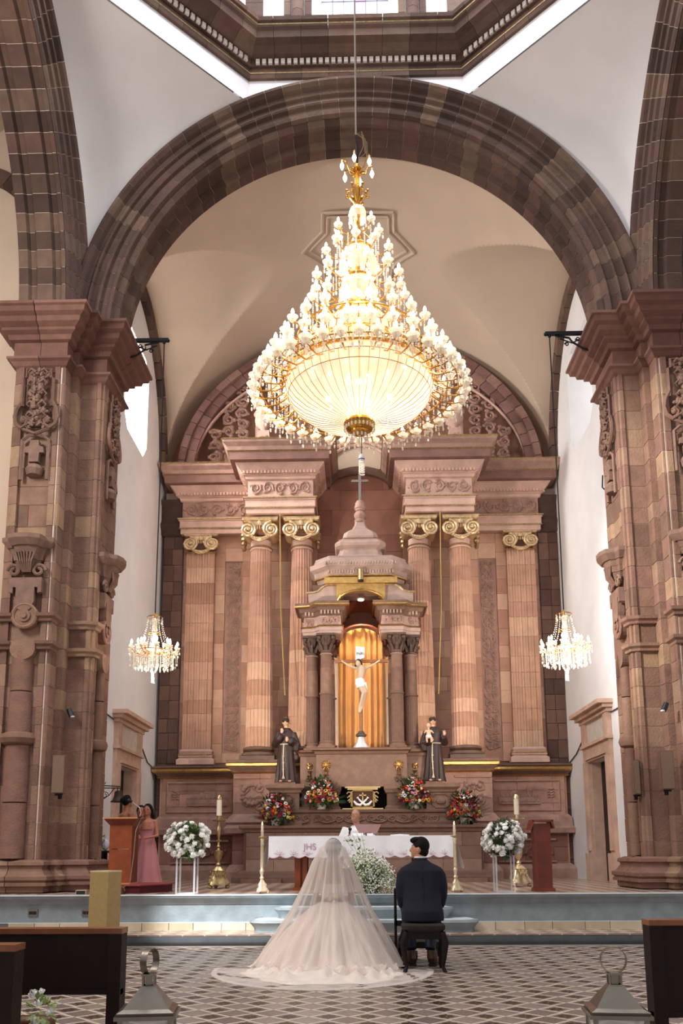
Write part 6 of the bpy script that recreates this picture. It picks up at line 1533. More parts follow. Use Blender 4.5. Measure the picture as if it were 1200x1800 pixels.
# ------------------------------------------------------------------ people at the left
def gown_person(x, Y, z0, ht, m, label, face, skinm, hair='bun', shade=0, hold=None):
    t = thing('person', label, 'person', (x, Y, z0)); n = 44
    zw = ht*.6; zs = ht*.82; c, s_ = cos(face), sin(face)      # face: direction looked at, 0 = +X, -pi/2 = towards the camera
    rings = []
    for (z, rx, f) in ((0.0, .27, .12), (.1, .26, .12), (.45*ht/1.6, .2, .1), (zw*.85, .155, .05), (zw, .125, 0), (zw+.08, .125, 0), (zs-.12, .155, 0), (zs-.04, .13, 0)):
        rings.append([(x+rx*(1+f*sin(8*a))*cos(a), Y+rx*.75*(1+f*sin(8*a+1))*sin(a), z0+z) for a in [2*pi*k/n for k in range(n)]])
    obj('gown', G().loft(rings), m, t, smooth=True)
    g = G().tube([(x, Y, z0+zs-.2), (x, Y, z0+zs-.06), (x, Y, z0+zs+.0), (x+.01*c, Y+.01*s_, z0+zs+.1)], [.13, .125, .06, .048], 14)
    hx, hy, hz = x+.02*c, Y+.02*s_, z0+ht-.12
    g.ball((hx, hy, hz), (.072, .08, .105), 14, 10).ball((hx+.075*c, hy+.075*s_, hz-.015), (.015, .015, .02), 6, 5).ball((hx+.045*c, hy+.045*s_, hz-.06), (.035, .035, .035), 8, 6)
    for k in (-1, 1):
        px, py = -s_*k, c*k; sx, sy = x+px*.15, Y+py*.13
        e = (x+px*.2+c*.03, Y+py*.18+s_*.03, z0+zw+.02); h = (x+px*.05+c*.2, Y+py*.05+s_*.18, z0+zw-.02)
        if hold == 'up' and k == 1: h = (x+px*.18+c*.12, Y+py*.16+s_*.12, z0+zw+.14)
        g.tube([(sx*.4+x*.6, sy*.4+Y*.6, z0+zs-.05), (sx, sy, z0+zs-.05), e, h], [.05, .048, .034, .022], 10)
        g.ball((h[0]+c*.03, h[1]+s_*.03, h[2]), (.03, .03, .035), 8, 6)
        for q in range(4): g.tube([(h[0]+c*.04, h[1]+s_*.04, h[2]+.018-.012*q), (h[0]+c*.085-px*.01*k, h[1]+s_*.085, h[2]+.01-.014*q)], .0085, 5)
    b = obj('body', g, skinm, t, smooth=True); remesh(b, .011, 3)
    hg = G().ball((hx-.025*c, hy-.025*s_, hz+.025), (.085, .09, .1), 14, 10)
    if hair == 'bun': hg.ball((hx-.1*c, hy-.1*s_, hz+.03), .05, 10, 8).ball((hx-.02*c, hy, hz+.09), (.06, .06, .04), 10, 6)
    else: hg.tube([(hx-.05*c, hy-.05*s_, hz+.02), (hx-.08*c+.03, hy-.07*s_, hz-.12), (hx-.07*c+.03, hy-.06*s_, hz-.28)], [.08, .07, .03], 10)
    obj('hair', hg, hairm, t, smooth=True)
    for k in (-1, 1): obj('eye', G().ball((hx+.068*c-s_*k*.027, hy+.068*s_+c*k*.027, hz+.01), (.012, .012, .008), 6, 5), hairm, b)
    return t
pk1 = mat('dusty_pink_satin', '#c98e8e', rough=.45, var=.06, bump=.1, sheen=.3); pk2 = mat('rose_pink_chiffon', '#b9757a', rough=.6, var=.06, bump=.1, sheen=.3); chm = mat('champagne_satin', '#d8c0a8', rough=.5, var=.05, bump=.1)
gown_person(-4.08, 15.2, DZ, 1.6, pk1, 'woman in a pale pink gown with a dark bun, back turned, behind the pulpit', .8, skin_d, 'bun', hold='up')
gown_person(-4.02, 16.0, DZ, 1.47, chm, 'woman in a cream gown with dark hair, face just above the pulpit', -1.2, skin_d, 'long')
gown_person(-3.7, 15.2, DZ, 1.45, pk2, 'woman in a rose pink gown with folded hands right of the pulpit', -1.7, skin_d, 'long')

# ================================================================== BRIDE AND GROOM
def groom():
    x, Y = .655, 9.45
    t = thing('person', 'groom in a navy suit seated back to the camera, head turned left', 'person', (x, Y, 0))
    # trousers
    g = G()
    g.tube([(x-.1, Y-.06, .6), (x+.1, Y-.06, .6)], [.12, .12], 14)
    for s in (-1, 1):
        g.tube([(x+s*.09, Y-.02, .61), (x+s*.13, Y+.18, .63), (x+s*.13, Y+.36, .59)], [.12, .1, .08], 12)
        g.tube([(x+s*.13, Y+.36, .59), (x+s*.12, Y+.34, .35), (x+s*.1, Y+.26, .17)], [.08, .068, .06], 12)
    o = obj('trousers', g, mat('navy_trousers', '#0c1429', rough=.6, var=.1, bump=.1), t, smooth=True); remesh(o, .014, 5)
    # jacket
    def el(cx, cy, cz, rx, ry, n=28, p=1.0):
        return [(cx+rx*(abs(cos(a))**p)*(1 if cos(a) > 0 else -1), cy+ry*(abs(sin(a))**p)*(1 if sin(a) > 0 else -1), cz) for a in [2*pi*k/n for k in range(n)]]
    g = G().loft([el(x, Y-.1, .50, .225, .17), el(x, Y-.1, .6, .22, .17), el(x, Y-.07, .7, .195, .15), el(x, Y-.03, .82, .2, .145), el(x+.0, Y, .94, .225, .14, p=.85), el(x, Y+.0, 1.02, .225, .125, p=.8), el(x, Y+.01, 1.065, .185, .1, p=.8), el(x, Y+.02, 1.1, .11, .085), el(x-.0, Y+.03, 1.135, .068, .065)])
    for s in (-1, 1):
        g.tube([(x+s*.15, Y, 1.02), (x+s*.19, Y+.0, .96), (x+s*.21, Y-.02, .86), (x+s*.212, Y-.01, .76), (x+s*.2, Y+.05, .67), (x+s*.1, Y+.26, .66)], [.07, .076, .068, .062, .058, .05], 14)
    o = obj('jacket', g, navy, t, smooth=True); remesh(o, .011, 8)
    obj('back_seam', G().tube([(x, Y-.1, 1.08), (x, Y-.142, .95), (x+.005, Y-.178, .82), (x, Y-.222, .7), (x, Y-.265, .58)], .0035, 4), navy, o)
    obj('collar', G().loft([el(x-.004, Y+.03, 1.09, .086, .08), el(x-.004, Y+.03, 1.135, .076, .072), el(x-.004, Y+.03, 1.15, .07, .066)]), navy, t, smooth=True)
    obj('shirt_collar', G().loft([el(x-.006, Y+.035, 1.13, .067, .064), el(x-.006, Y+.035, 1.165, .062, .06)]), white, t, smooth=True)
    # head, turned to the left
    hx, hy, hz = x-.005, Y+.05, 1.25; a = 2.75; c, s_ = cos(a), sin(a)
    g = G().tube([(x, Y+.03, 1.08), (hx, hy-.005, 1.2)], [.062, .058], 14)
    g.ball((hx, hy, hz), (.088, .08, .105), 18, 14).ball((hx+.035*c, hy+.035*s_, hz-.03), (.06, .06, .08), 12, 10).ball((hx+.075*c, hy+.075*s_, hz-.082), (.028, .03, .026), 8, 6)
    g.tube([(hx+.085*c, hy+.085*s_, hz+.015), (hx+.112*c, hy+.112*s_, hz-.025), (hx+.09*c, hy+.09*s_, hz-.035)], [.012, .016, .012], 7).ball((hx+.09*c, hy+.09*s_, hz-.055), (.014, .02, .012), 6, 5)
    ex, ey = hx-.005, hy-.078; g.ball((ex-.012, ey, hz-.015), (.02, .014, .034), 10, 8)
    o = obj('head', g, skin, t, smooth=True); remesh(o, .008, 2)
    hg = G().ball((hx+.014, hy-.006, hz+.03), (.092, .086, .098), 18, 12).ball((hx+.02, hy-.01, hz-.03), (.074, .073, .07), 14, 10).ball((hx-.035, hy, hz+.085), (.07, .065, .04), 12, 8)
    h = obj('hair', hg, hairm, t, smooth=True)
    obj('eyebrow', G().tube([(hx+.088*c-.02*s_, hy+.088*s_+.02*c-.03, hz+.03), (hx+.09*c, hy+.09*s_-.02, hz+.033)], .004, 4), hairm, o)
    for s in (-1, 1):
        px, py, pz = x+s*.07, Y+.29, .655; g = G().ball((px, py, pz), (.04, .05, .026), 10, 7)
        for k in range(4): g.tube([(px-s*.02, py+.02-.018*k, pz+.01), (px-s*.06, py+.03-.018*k, pz), (px-s*.075, py+.02-.018*k, pz-.02)], [.01, .009, .007], 6)
        g.tube([(px-s*.01, py-.03, pz+.015), (px-s*.04, py-.05, pz+.02)], .01, 6); obj('hand', g, skin, t, smooth=True)
    sh = mat('brown_leather_shoe', '#4a2817', rough=.25, var=.2, bump=.05); so = mat('black_sole', '#0c0a09', rough=.6, var=0)
    for s in (-1, 1):
        fx, fy = x+s*.095+(.02 if s > 0 else 0), Y+.24; dx = s*.05
        g = G().tube([(fx, fy, .16), (fx, fy-.02, .09), (fx+dx*.2, fy+.0, .06)], [.055, .055, .05], 12).tube([(fx, fy-.01, .065), (fx+dx, fy+.12, .055), (fx+dx*1.5, fy+.2, .045)], [.052, .05, .035], 12)
        q = obj('shoe', g, sh, t, smooth=True); obj('sole', G().tube([(fx, fy-.03, .018), (fx+dx, fy+.12, .018), (fx+dx*1.5, fy+.2, .018)], [.05, .05, .035], 10, flat=.35), so, q)
        obj('heel', G().box(fx-.035, fx+.035, fy-.06, fy, 0, .03), so, q)
groom()
def stool():
    x, Y = .655, 9.34; dw = mat('black_brown_wood', '#150d0a', rough=.6, spec=.25, var=.2, vs=10); pad = mat('olive_black_upholstery', '#2a231b', rough=.9, var=.2, vs=50, bump=.4)
    t = thing('stool', 'dark upholstered stool with curved legs under the groom', 'stool', (x, Y, 0))
    def rr(a, b, z): return [(x+a*(abs(cos(q))**.35)*(1 if cos(q) > 0 else -1), Y+b*(abs(sin(q))**.35)*(1 if sin(q) > 0 else -1), z) for q in [2*pi*(k+.5)/28 for k in range(28)]]
    obj('seat', G().loft([rr(.2, .17, .405), rr(.225, .19, .43), rr(.225, .19, .465), rr(.2, .17, .485)]), pad, t, smooth=True)
    obj('apron', G().box(x-.2, x+.2, Y-.17, Y-.14, .33, .41).box(x-.2, x+.2, Y+.14, Y+.17, .33, .41).box(x-.2, x-.17, Y-.17, Y+.17, .33, .41).box(x+.17, x+.2, Y-.17, Y+.17, .33, .41), dw, t)
    for sx in (-1, 1):
        for sy in (-1, 1):
            obj('leg', G().tube([(x+sx*.185, Y+sy*.155, .4), (x+sx*.215, Y+sy*.175, .3), (x+sx*.2, Y+sy*.165, .16), (x+sx*.185, Y+sy*.155, .06), (x+sx*.2, Y+sy*.17, .02), (x+sx*.21, Y+sy*.18, .0)], [.03, .036, .026, .018, .022, .02], 8), dw, t, smooth=True)
    t = thing('kneeler', 'dark wooden prayer kneeler in front of the groom, one post showing at his left', 'kneeler', (x, Y+.85, 0)); Y += .25
    for sx in (-1, 1): obj('post', G().box(x+sx*.25-.015, x+sx*.25+.015, Y+.62, Y+.66, 0, .8), dw, t)
    obj('kneeling_pad', G().box(x-.23, x+.23, Y+.34, Y+.62, .16, .23), pad, t); obj('shelf', G().box(x-.24, x+.24, Y+.58, Y+.66, .74, .8), dw, t)
    obj('side_board', G().box(x-.24, x-.2, Y+.34, Y+.64, .0, .17), dw, t); obj('side_board', G().box(x+.2, x+.24, Y+.34, Y+.64, .0, .17), dw, t); obj('rail', G().box(x-.25, x+.25, Y+.62, Y+.65, .38, .44), dw, t)
stool()
def bride():
    x, Y = -.29, 9.62
    t = thing('person', 'bride in a blush tulle gown and long veil seated back to the camera', 'person', (x, Y, 0))
    # body: head, neck, back and arms
    g = G().tube([(x, Y-.02, .62), (x, Y-.01, .74), (x, Y, .88), (x, Y, 1.0), (x, Y, 1.05), (x, Y, 1.14)], [.13, .115, .14, .15, .075, .05], 18)
    g.ball((x, Y+.02, 1.23), (.078, .09, .105), 16, 12)
    for s in (-1, 1):
        g.tube([(x+s*.08, Y, 1.0), (x+s*.155, Y, 1.0), (x+s*.19, Y-.02, .86), (x+s*.19, Y+.02, .72), (x+s*.08, Y+.2, .68)], [.05, .05, .038, .034, .024], 12)
        g.ball((x+s*.06, Y+.22, .68), (.035, .035, .025), 8, 6)
        for k in range(4): g.tube([(x+s*.05, Y+.24-.016*k, .685), (x+s*.0, Y+.25-.016*k, .68)], [.009, .007], 5)
    b = obj('body', g, mat('warm_skin', '#96644b', rough=.5, var=.05, bump=.05), t, smooth=True); remesh(b, .011, 3)
    hg = G().ball((x, Y+.01, 1.27), (.09, .1, .1), 16, 12).ball((x, Y-.07, 1.2), (.06, .05, .06), 12, 8)
    obj('hair', hg, mat('dark_brown_hair', '#2a1711', rough=.45, var=.2, vs=60, bump=.5), t, smooth=True)
    obj('hair_band', G().tube([(x+.088*cos(a), Y+.02, 1.27+.09*sin(a)) for a in [pi*k/12 for k in range(13)]], .008, 6), mat('pearl', '#e6dccb', rough=.3), t)
    lace = mat('blush_lace', '#e2cfc4', rough=.9, var=.12, vs=60, bump=.6, bs=90)
    n = 32
    g = G().loft([[(x+rx*cos(a), Y-.01+ry*sin(a), z) for a in [2*pi*k/n for k in range(n)]] for z, rx, ry in ((.56, .16, .14), (.66, .135, .118), (.72, .122, .112), (.8, .135, .122), (.88, .15, .13))], cap=False)
    obj('bodice', g, lace, t, smooth=True)
    g = G(); rr = random.Random(4)
    for s in (-1, 1):
        for k in range(26):
            q = k/25; px = x+s*(.075+.055*q) if q < .6 else x+s*(.108-.02*(q-.6)); pz = .82+.2*q
            g.ball((px+rr.uniform(-.02, .02), Y-.115+.03*q, pz), (.018, .01, .016), 6, 4)
    for k in range(70):
        a = rr.uniform(-1, 1); z = rr.uniform(.3, .78); g.ball((x+.05*a*(1+(.78-z)*1.2), Y-.135-(.78-z)*.42, z), (.018, .008, .018), 6, 4)
    obj('lace_applique', g, lace, t, kind='stuff', smooth=True)
    # skirt with train: radius by height and direction, folds that widen downwards
    tul = mat('blush_tulle', '#ecddd2', rough=.9, var=.05, vs=5, bump=.25, bs=30, sheen=.5)
    def B1(a):
        bk, lf, rt = max(0, -sin(a)), max(0, -cos(a)), max(0, cos(a)); return .62+.20*lf*lf+.06*rt*rt+.12*bk*bk
    def B2(a):
        bk, lf, rt = max(0, -sin(a)), max(0, -cos(a)), max(0, cos(a)); return .66+.24*lf**2+.05*rt**2+.62*bk**2.2+.12*lf*bk
    def fold(a, t):
        return 1.5*(.030*sin(13*a+2*t+1.5*sin(3*a))+.022*sin(27*a+1.3*sin(5*a)-3*t)+.014*sin(49*a+2*sin(4*a)))*min(1, t*2.5)
    def Rz(a, z):                      # skirt radius at a height
        t = min(1, max(0, 1-z/.69)); return (.13+(B1(a)-.13)*t**.74)*(1+fold(a, t))
    rows = []; n = 260; nz = 52
    for j in range(nz+1):
        q = j/nz; row = []
        for k in range(n):
            a = 2*pi*k/n
            if q < .72: z = .69*(1-q/.72)**1.05+.10*(q/.72); r = Rz(a, z-.0)
            else:
                p = (q-.72)/.28; r0 = Rz(a, .10); r1 = B2(a)*(1+.03*sin(9*a)+.02*sin(23*a)); r = r0+(r1-r0)*p
                z = .10*(1-p)**1.6+(.035*sin(15*p+7*a+2*sin(3*a))+.02*sin(31*a+9*p)+.025*sin(22*p+3*a))*(sin(pi*p))*max(.25, -sin(a))+.004
            z += (.010*sin(37*a+14*q)+.008*sin(19*a-25*q))*min(1, q*2)*(1 if q < .98 else 0)
            row.append((x+r*cos(a), Y-.02+r*sin(a), max(.008, z)))
        rows.append(row)
    s = obj('skirt', G().loft(rows, cap=False), tul, t, smooth=True, ang=180)
    # lace edge of the veil spread on the floor
    vm = veilmat('veil_tulle', '#f8f0ea', .38, .9, tl=.45); vl = veilmat('veil_lace', '#f0e6e0', .55, .9, tl=.4)
    VR = ((0, .76), (.2, .66), (.4, .54), (.57, .43), (.8, .325), (.95, .27), (1.1, .215), (1.2, .16), (1.4, .1))
    def vr(z):
        for (a, b), (c, d) in zip(VR, VR[1:]):
            if z <= c: return b+(d-b)*(z-a)/(c-a)
        return .1
    def veil(sc_, off, zt, nm, m, spread, zend=0):
        rows = []; n = 150; nz = 50; path = []
        for j in range(nz+1):
            q = j/nz; row = []
            for k in range(n+1):
                u = k/n*2-1; a = -pi/2+u*(1.62+.25*min(1, q*2))               # wraps round the back
                if q < .14: p = q/.14; r = .1*sin(p*pi/2); z = zt-.03*(1-cos(p*pi/2))-.07*p*p
                else:
                    p = (q-.14)/.86; z = zend+(zt-.1-zend)*(1-p)**1.05
                    r = vr(z)
                    if p > .8 and zend == 0: r += (p-.8)/.2*(.16*max(0, -sin(a))**2)
                    r -= off*3
                f = 1+(.05*sin(21*a+2*q)+.03*sin(37*a))*min(1, q*2)
                X, YY = x+r*f*cos(a)*(1.0 if q > .1 else .9)*(1.05 if cos(a) < 0 else .95), Y-.03*max(0, 1-q*3)+r*f*sin(a)*.95
                sr = 0
                # rest on the skirt
                d = math.hypot(X-x, YY-Y+.02); zz = z; aa = atan2(YY-Y+.02, X-x)
                if z > .02 and z < .66:
                    need = Rz(aa, z)+.03
                    if d < need: X = x+need*cos(aa); YY = Y-.02+need*sin(aa)
                elif z <= .02 or d > Rz(aa, .1)*1.02:
                    e = (d-Rz(aa, .1))/max(.05, B2(aa)-Rz(aa, .1)); zz = max(z, .1*(1-max(0, min(1, e)))**1.4+.035)
                row.append((X, YY, max(.012+off, zz+.012)))
            rows.append(row)
        return obj(nm, G().loft(rows, cap=False, closed=False), m, t, smooth=True, ang=180)
    veil(1, .0, 1.352, 'veil', vm, .62); veil(1, .006, 1.342, 'veil_blusher', vm, .62, .78)
    # inner layer
    # flat train of lace with scalloped edge
    g = G(); n = 120; rows = []
    for j in range(7):
        q = j/6; row = []
        for k in range(n+1):
            a = pi*1.02+pi*.93*k/n; r = (.8+.5*q)*(1+.16*max(0, -sin(a)))
            if j == 6: r += .015*abs(sin(a*40))
            row.append((x-.1+r*cos(a)*.86, Y-.06+r*sin(a)*1.06, .009+.004*sin(9*a+5*q)))
        rows.append(row)
    g.loft(rows, cap=False, closed=False); obj('lace_train', g, vm, t, smooth=True)
    g = G(); rows = []
    for j in range(2):
        row = []
        for k in range(n*2+1):
            a = pi*1.02+pi*.93*k/n/2; r = (1.30-.05*(1-j))*(1+.16*max(0, -sin(a)))+j*.02*abs(sin(a*40)); row.append((x-.1+r*cos(a)*.86, Y-.06+r*sin(a)*1.06, .016))
        rows.append(row)
    g.loft(rows, cap=False, closed=False); obj('lace_edging', g, vl, t)
bride()

# ================================================================== PEWS AND LANTERNS
def pew(x0, x1, Y, zt, label, side, low=.44, wd=.4):
    t = thing('pew', label, 'pew', ((x0+x1)/2, Y, 0))
    xe = x1 if side < 0 else x0; o = -1 if side < 0 else 1
    obj('top_rail', G().box(x0, x1, Y-.03, Y+.1, zt-.03, zt), mat('pew_top', '#7a4526', rough=.35, var=.25, vs=9, bump=.1), t)
    obj('back_panel', G().box(x0, x1-(.0 if side > 0 else .07), Y-.01, Y+.03, low, zt-.03) if side < 0 else G().box(x0+.07, x1, Y-.01, Y+.03, low, zt-.03), wood_d, t)
    a, b = sorted((xe, xe+o*.075))
    obj('end_panel', G().box(a, b, Y-.03, Y+.09, 0, zt-.03), wood_d, t)
    obj('rail', G().box(x0, x1, Y-.015, Y+.045, low-.03, low), wood_d, t)
    obj('leg', G().box(*((x0, x0+.07) if side < 0 else (x1-.07, x1)), Y-.01, Y+.08, 0, low), wood_d, t)
pew(-3.9, -1.36, 5.1, .785, 'dark wooden pew at the left, its back towards the camera', -1, low=.45)
pew(-3.4, -1.62, 4.2, .785, 'corner of the nearest dark pew at the far left of the frame', -1, low=.3)
pew(1.63, 3.9, 5.1, .82, 'dark wooden pew at the right edge of the frame', 1, low=.32)
def kneeling_board():
    t = thing('kneeling_rail', 'rounded brown wooden kneeling rail end low at the left', 'rail', (-1.75, 4.7, 0))
    obj('rail', G().tube([(-2.4, 4.72, .33), (-1.63, 4.72, .33)], [.045, .045], 14), mat('mid_brown_wood', '#5a3318', rough=.4, var=.2), t, smooth=True)
    obj('end_cap', G().ball((-1.63, 4.72, .33), (.03, .045, .045), 12, 8), MATS['mid_brown_wood'], t, smooth=True); obj('leg', G().box(-1.8, -1.75, 4.7, 4.74, 0, .3), wood_d, t)
    rnd = random.Random(12); t = thing('flower_arrangement', 'white roses tied low on the end of the nearest left pew', 'flowers', (-1.57, 4.5, .4))
    g = G(); leaves(g, (-1.57, 4.42, .45), .07, 60, rnd, .05); obj('foliage', g, leafl, t, kind='stuff')
    for k in range(8): p = (-1.6+rnd.uniform(-.03, .09), 4.42+rnd.uniform(-.03, .03), .42+rnd.uniform(-.03, .13)); o = inst('rose', ROSE, p, t, sc_=rnd.uniform(.022, .032)); aim(o, (.3, -1, .4))
kneeling_board()
def lantern(x, Y, label, rz, hr):
    t = thing('lantern', label, 'lantern', (x, Y, 0)); t.rotation_euler.z = rz; WL[t.name] = Vector((0, 0, 0)); m = steel
    zr = .36
    obj('roof', G().loft([[(a*s, b*s, z) for a, b in ((-1,-1),(1,-1),(1,1),(-1,1))] for s, z in ((.145, zr), (.15, zr+.015), (.12, zr+.03), (.09, zr+.07), (.06, zr+.11), (.04, zr+.135), (.035, zr+.14))]), m, t)
    obj('eaves', G().box(-.16, .16, -.16, .16, zr-.02, zr), m, t)
    g = G().box(-.03, .03, -.03, .03, zr+.135, zr+.14).box(-.04, .04, -.04, .04, zr+.19, zr+.2)
    for a in (-1, 1):
        for b in (-1, 1): g.box(a*.03-.005, a*.03+.005, b*.03-.005, b*.03+.005, zr+.14, zr+.19)
    g.box(-.018, .018, -.018, .018, zr+.14, zr+.19); obj('vent', g, m, t)
    rows = []; R = .07; zc = zr+.2+R*.92
    for k in range(33):
        a = -pi/2+.35+(2*pi-.7)*k/32; c_, s_ = R*cos(a), R*sin(a); rows.append([(c_, -.02, zc+s_), (c_, .02, zc+s_), (c_*.95, .02, zc+s_*.95), (c_*.95, -.02, zc+s_*.95)])
    h = obj('handle', G().loft(rows), m, t, smooth=True); h.rotation_euler.z = hr
    for a in (-1, 1):
        for b in (-1, 1): obj('corner_post', G().box(a*.13-.012, a*.13+.012, b*.13-.012, b*.13+.012, .04, zr-.02), m, t)
    obj('base', G().box(-.15, .15, -.15, .15, 0, .04), m, t)
    for k in range(4):
        a = k*pi/2; c_, s_ = round(cos(a)), round(sin(a)); obj('pane', G().box(*sorted((c_*.13-abs(s_)*.118, c_*.13+abs(s_)*.118)), *sorted((s_*.13-abs(c_)*.118, s_*.13+abs(c_)*.118)), .04, zr-.02) if 0 else G().box(c_*.13-(.118 if s_ else .002), c_*.13+(.118 if s_ else .002), s_*.13-(.118 if c_ else .002), s_*.13+(.118 if c_ else .002), .04, zr-.02), acryl, t)
    cn = thing('candle', 'unlit cream candle inside the '+('lower left' if x < 0 else 'lower right')+' lantern', 'candle', (x, Y, .04)); WL[cn.name] = Vector((0,0,.04))
    obj('wax', G().lathe([(.035,.04),(.035,.18)], n=16), mat('candle_wax'), cn, smooth=True); obj('wick', G().tube([(0,0,.18),(0,0,.195)], .002, 4), black, cn)
lantern(-1.155, 4.9, 'brushed metal lantern with its ring handle seen edge-on, lower left', .12, 1.15)
lantern(1.37, 4.9, 'brushed metal lantern with a wide open ring handle, lower right', -.1, 0)

# ================================================================== CHANDELIERS
def bulb_mesh(m, nm, up=1):
    return mesh(nm, G().lathe([(.012,0),(.019,.02),(.02,.035),(.012,.06),(.0,.08)], n=10), m, True)
BULB = bulb_mesh(bulbc, 'candle_bulb')
SLEEVE = mesh('sleeve', G().lathe([(.011,0),(.011,.045)], n=8), mat('ivory_sleeve', '#f0e6d0', rough=.5, var=0, bump=0), True)
def dish_g():
    g = G().lathe([(.012,.0),(.04,-.012),(.06,.004),(.066,.016),(.058,.02),(.02,.0)], n=14, cap=False)
    g.lathe([(.0,-.05),(.03,-.045),(.045,-.02),(.02,-.005)], n=12, cap=False)
    return g
DISH = mesh('glass_dish', dish_g(), dishm, True)
def drop_g(n=4):
    g = G()
    for k in range(n): g.ball((0, 0, -.018-.024*k), (.009, .009, .010), 5, 3)
    g.ball((0, 0, -.03-.024*n-.012), (.013, .013, .026), 5, 4); return g
DROP = mesh('crystal_drop', drop_g(1), crys); STRING = mesh('crystal_string', drop_g(8), crys); SHORT = mesh('crystal_short', drop_g(3), crys); LONG = mesh('crystal_chain', drop_g(18), crys)
def arm_g(L, rise, r=.008):
    return G().tube([(0, 0, 0), (L*.3, 0, -.07), (L*.7, 0, -.07+rise*.3), (L, 0, rise-.03), (L, 0, rise)], r, 5)
def great_chandelier():
    x, Y = XC-.01, CY
    t = thing('chandelier', 'enormous lit crystal chandelier with a glass bowl hanging over the couple', 'chandelier', (x, Y, 5.75))
    t['label'] = 'enormous lit crystal chandelier with a glass bowl hanging over the couple'
    obj('stem', G().lathe([(.02,5.95),(.05,6.0),(.03,6.5),(.03,8.8),(.045,8.85),(.03,9.0),(.035,9.25),(.02,9.3)], (x, Y, 0), 12), cgold, t, smooth=True)
    rnd = random.Random(31); strings = []
    def tier(R, z, n, inner, rise, ph=0, drops=3, hang=STRING, s=1.0):
        am = mesh('gilt_arm', arm_g(max(.05, R-inner), rise), cgold, True)
        for k in range(n):
            a = 2*pi*(k+ph)/n; px, py = x+R*cos(a), Y+R*sin(a)
            inst('arm', am, (x+inner*cos(a), Y+inner*sin(a), z-rise), t, rz=a)
            d = inst('glass_dish', DISH, (px, py, z+.005), t, sc_=s)
            inst('sleeve', SLEEVE, (px, py, z+.01), t)
            inst('bulb', BULB, (px, py, z+.05), t, sc_=s)
            for q in range(drops):
                b = a+2*pi*q/drops; strings.append((px+.055*s*cos(b), py+.055*s*sin(b), z-.01, DROP))
            if hang: strings.append((px-.01*cos(a), py-.01*sin(a), z-.05, hang))
    tier(1.2, 6.35, 40, .84, -.02, 0, 4, SHORT, 1.1)
    tier(1.06, 6.62, 28, .8, .05, .5, 2, STRING, 1.05)
    tier(.86, 6.98, 22, .5, .0, 0, 2, LONG, .95)
    tier(.62, 7.32, 16, .3, .0, .5, 2, LONG, .9)
    tier(.5, 7.72, 13, .2, .0, .2, 2, LONG, .9)
    tier(.38, 8.08, 10, .1, .0, .4, 2, STRING, .85)
    tier(.25, 8.4, 7, .06, .0, 0, 2, STRING, .8)
    # rings
    for (R, z, r, nm) in ((.82, 6.5, .022, 'bowl_rim'), (1.0, 6.4, .01, 'ring'), (1.12, 6.38, .01, 'ring'), (.9, 6.6, .01, 'ring'), (.44, 6.92, .03, 'gilt_band'), (.26, 7.3, .02, 'gilt_band'), (.21, 7.36, .02, 'gilt_band'), (.16, 7.76, .02, 'gilt_band'), (.15, 8.16, .015, 'gilt_band'), (.7, 7.0, .01, 'ring')):
        obj(nm, G().tube([(x+R*cos(a), Y+R*sin(a), z) for a in [2*pi*k/48 for k in range(49)]], r, 6, cap=False), cgold, t, smooth=True)
    # ribs holding the outer rings
    sp = G()
    for k in range(20):
        a = 2*pi*k/20
        for pts in (((.44, 6.92), (.6, 6.78), (.84, 6.52), (1.0, 6.4), (1.14, 6.37)), ((.26, 7.3), (.4, 7.1), (.44, 6.92))):
            sp.tube([(x+r*cos(a), Y+r*sin(a), z) for r, z in pts], .007, 4)
    obj('ribs', sp, cgold, t, kind='stuff')
    # bowl of glass rods
    g = G(); n = 96
    prof = [(.81, 6.48), (.83, 6.40), (.80, 6.30), (.72, 6.20), (.60, 6.11), (.45, 6.045), (.30, 6.01), (.17, 5.99)]
    g.loft([[(x+(r+(.006 if k % 2 else 0))*cos(2*pi*k/n), Y+(r+(.006 if k % 2 else 0))*sin(2*pi*k/n), z) for k in range(n)] for r, z in prof], cap=False)
    obj('glass_bowl', g, bowlm, t)
    g = G()
    for k in range(0, n, 2): a = 2*pi*k/n; g.tube([(x+(r+.01)*cos(a), Y+(r+.01)*sin(a), z) for r, z in prof[1:]], .0035, 3)
    obj('bowl_wires', g, cgold, t, kind='stuff')
    for (r, z) in ((.835, 6.40), (.805, 6.30)): obj('bowl_band', G().tube([(x+r*cos(a), Y+r*sin(a), z) for a in [2*pi*k/48 for k in range(49)]], .004, 4, cap=False), cgold, t)
    obj('bowl_boss', G().lathe([(.17,5.99),(.18,5.96),(.16,5.94),(.15,5.9),(.1,5.88),(.1,5.86),(.06,5.84),(.0,5.83)][::-1], (x, Y, 0), 22), cgold, t, smooth=True)
    for k in range(24):
        a = 2*pi*k/24; strings.append((x+.17*cos(a), Y+.17*sin(a), 5.97, DROP)); 
        if k % 2: strings.append((x+.09*cos(a), Y+.09*sin(a), 5.88, DROP))
    strings.append((x, Y, 5.84, STRING))
    # glass drum and two globes
    def shell(prof, nm, n=40):
        g = G().loft([[(x+(r+(.004 if k % 2 else 0))*cos(2*pi*k/n), Y+(r+(.004 if k % 2 else 0))*sin(2*pi*k/n), z) for k in range(n)] for r, z in prof], cap=False); obj(nm, g, bowlm, t)
    shell([(.42,6.95),(.41,7.08),(.36,7.18),(.26,7.28)], 'glass_drum')
    shell([(.14,7.38),(.2,7.44),(.22,7.54),(.21,7.64),(.16,7.74)], 'glass_globe')
    shell([(.2,7.8),(.22,7.9),(.215,8.0),(.18,8.1),(.12,8.16)], 'glass_globe')
    shell([(.1,8.55),(.1,8.64),(.08,8.7),(.04,8.73)], 'glass_bell', 20)
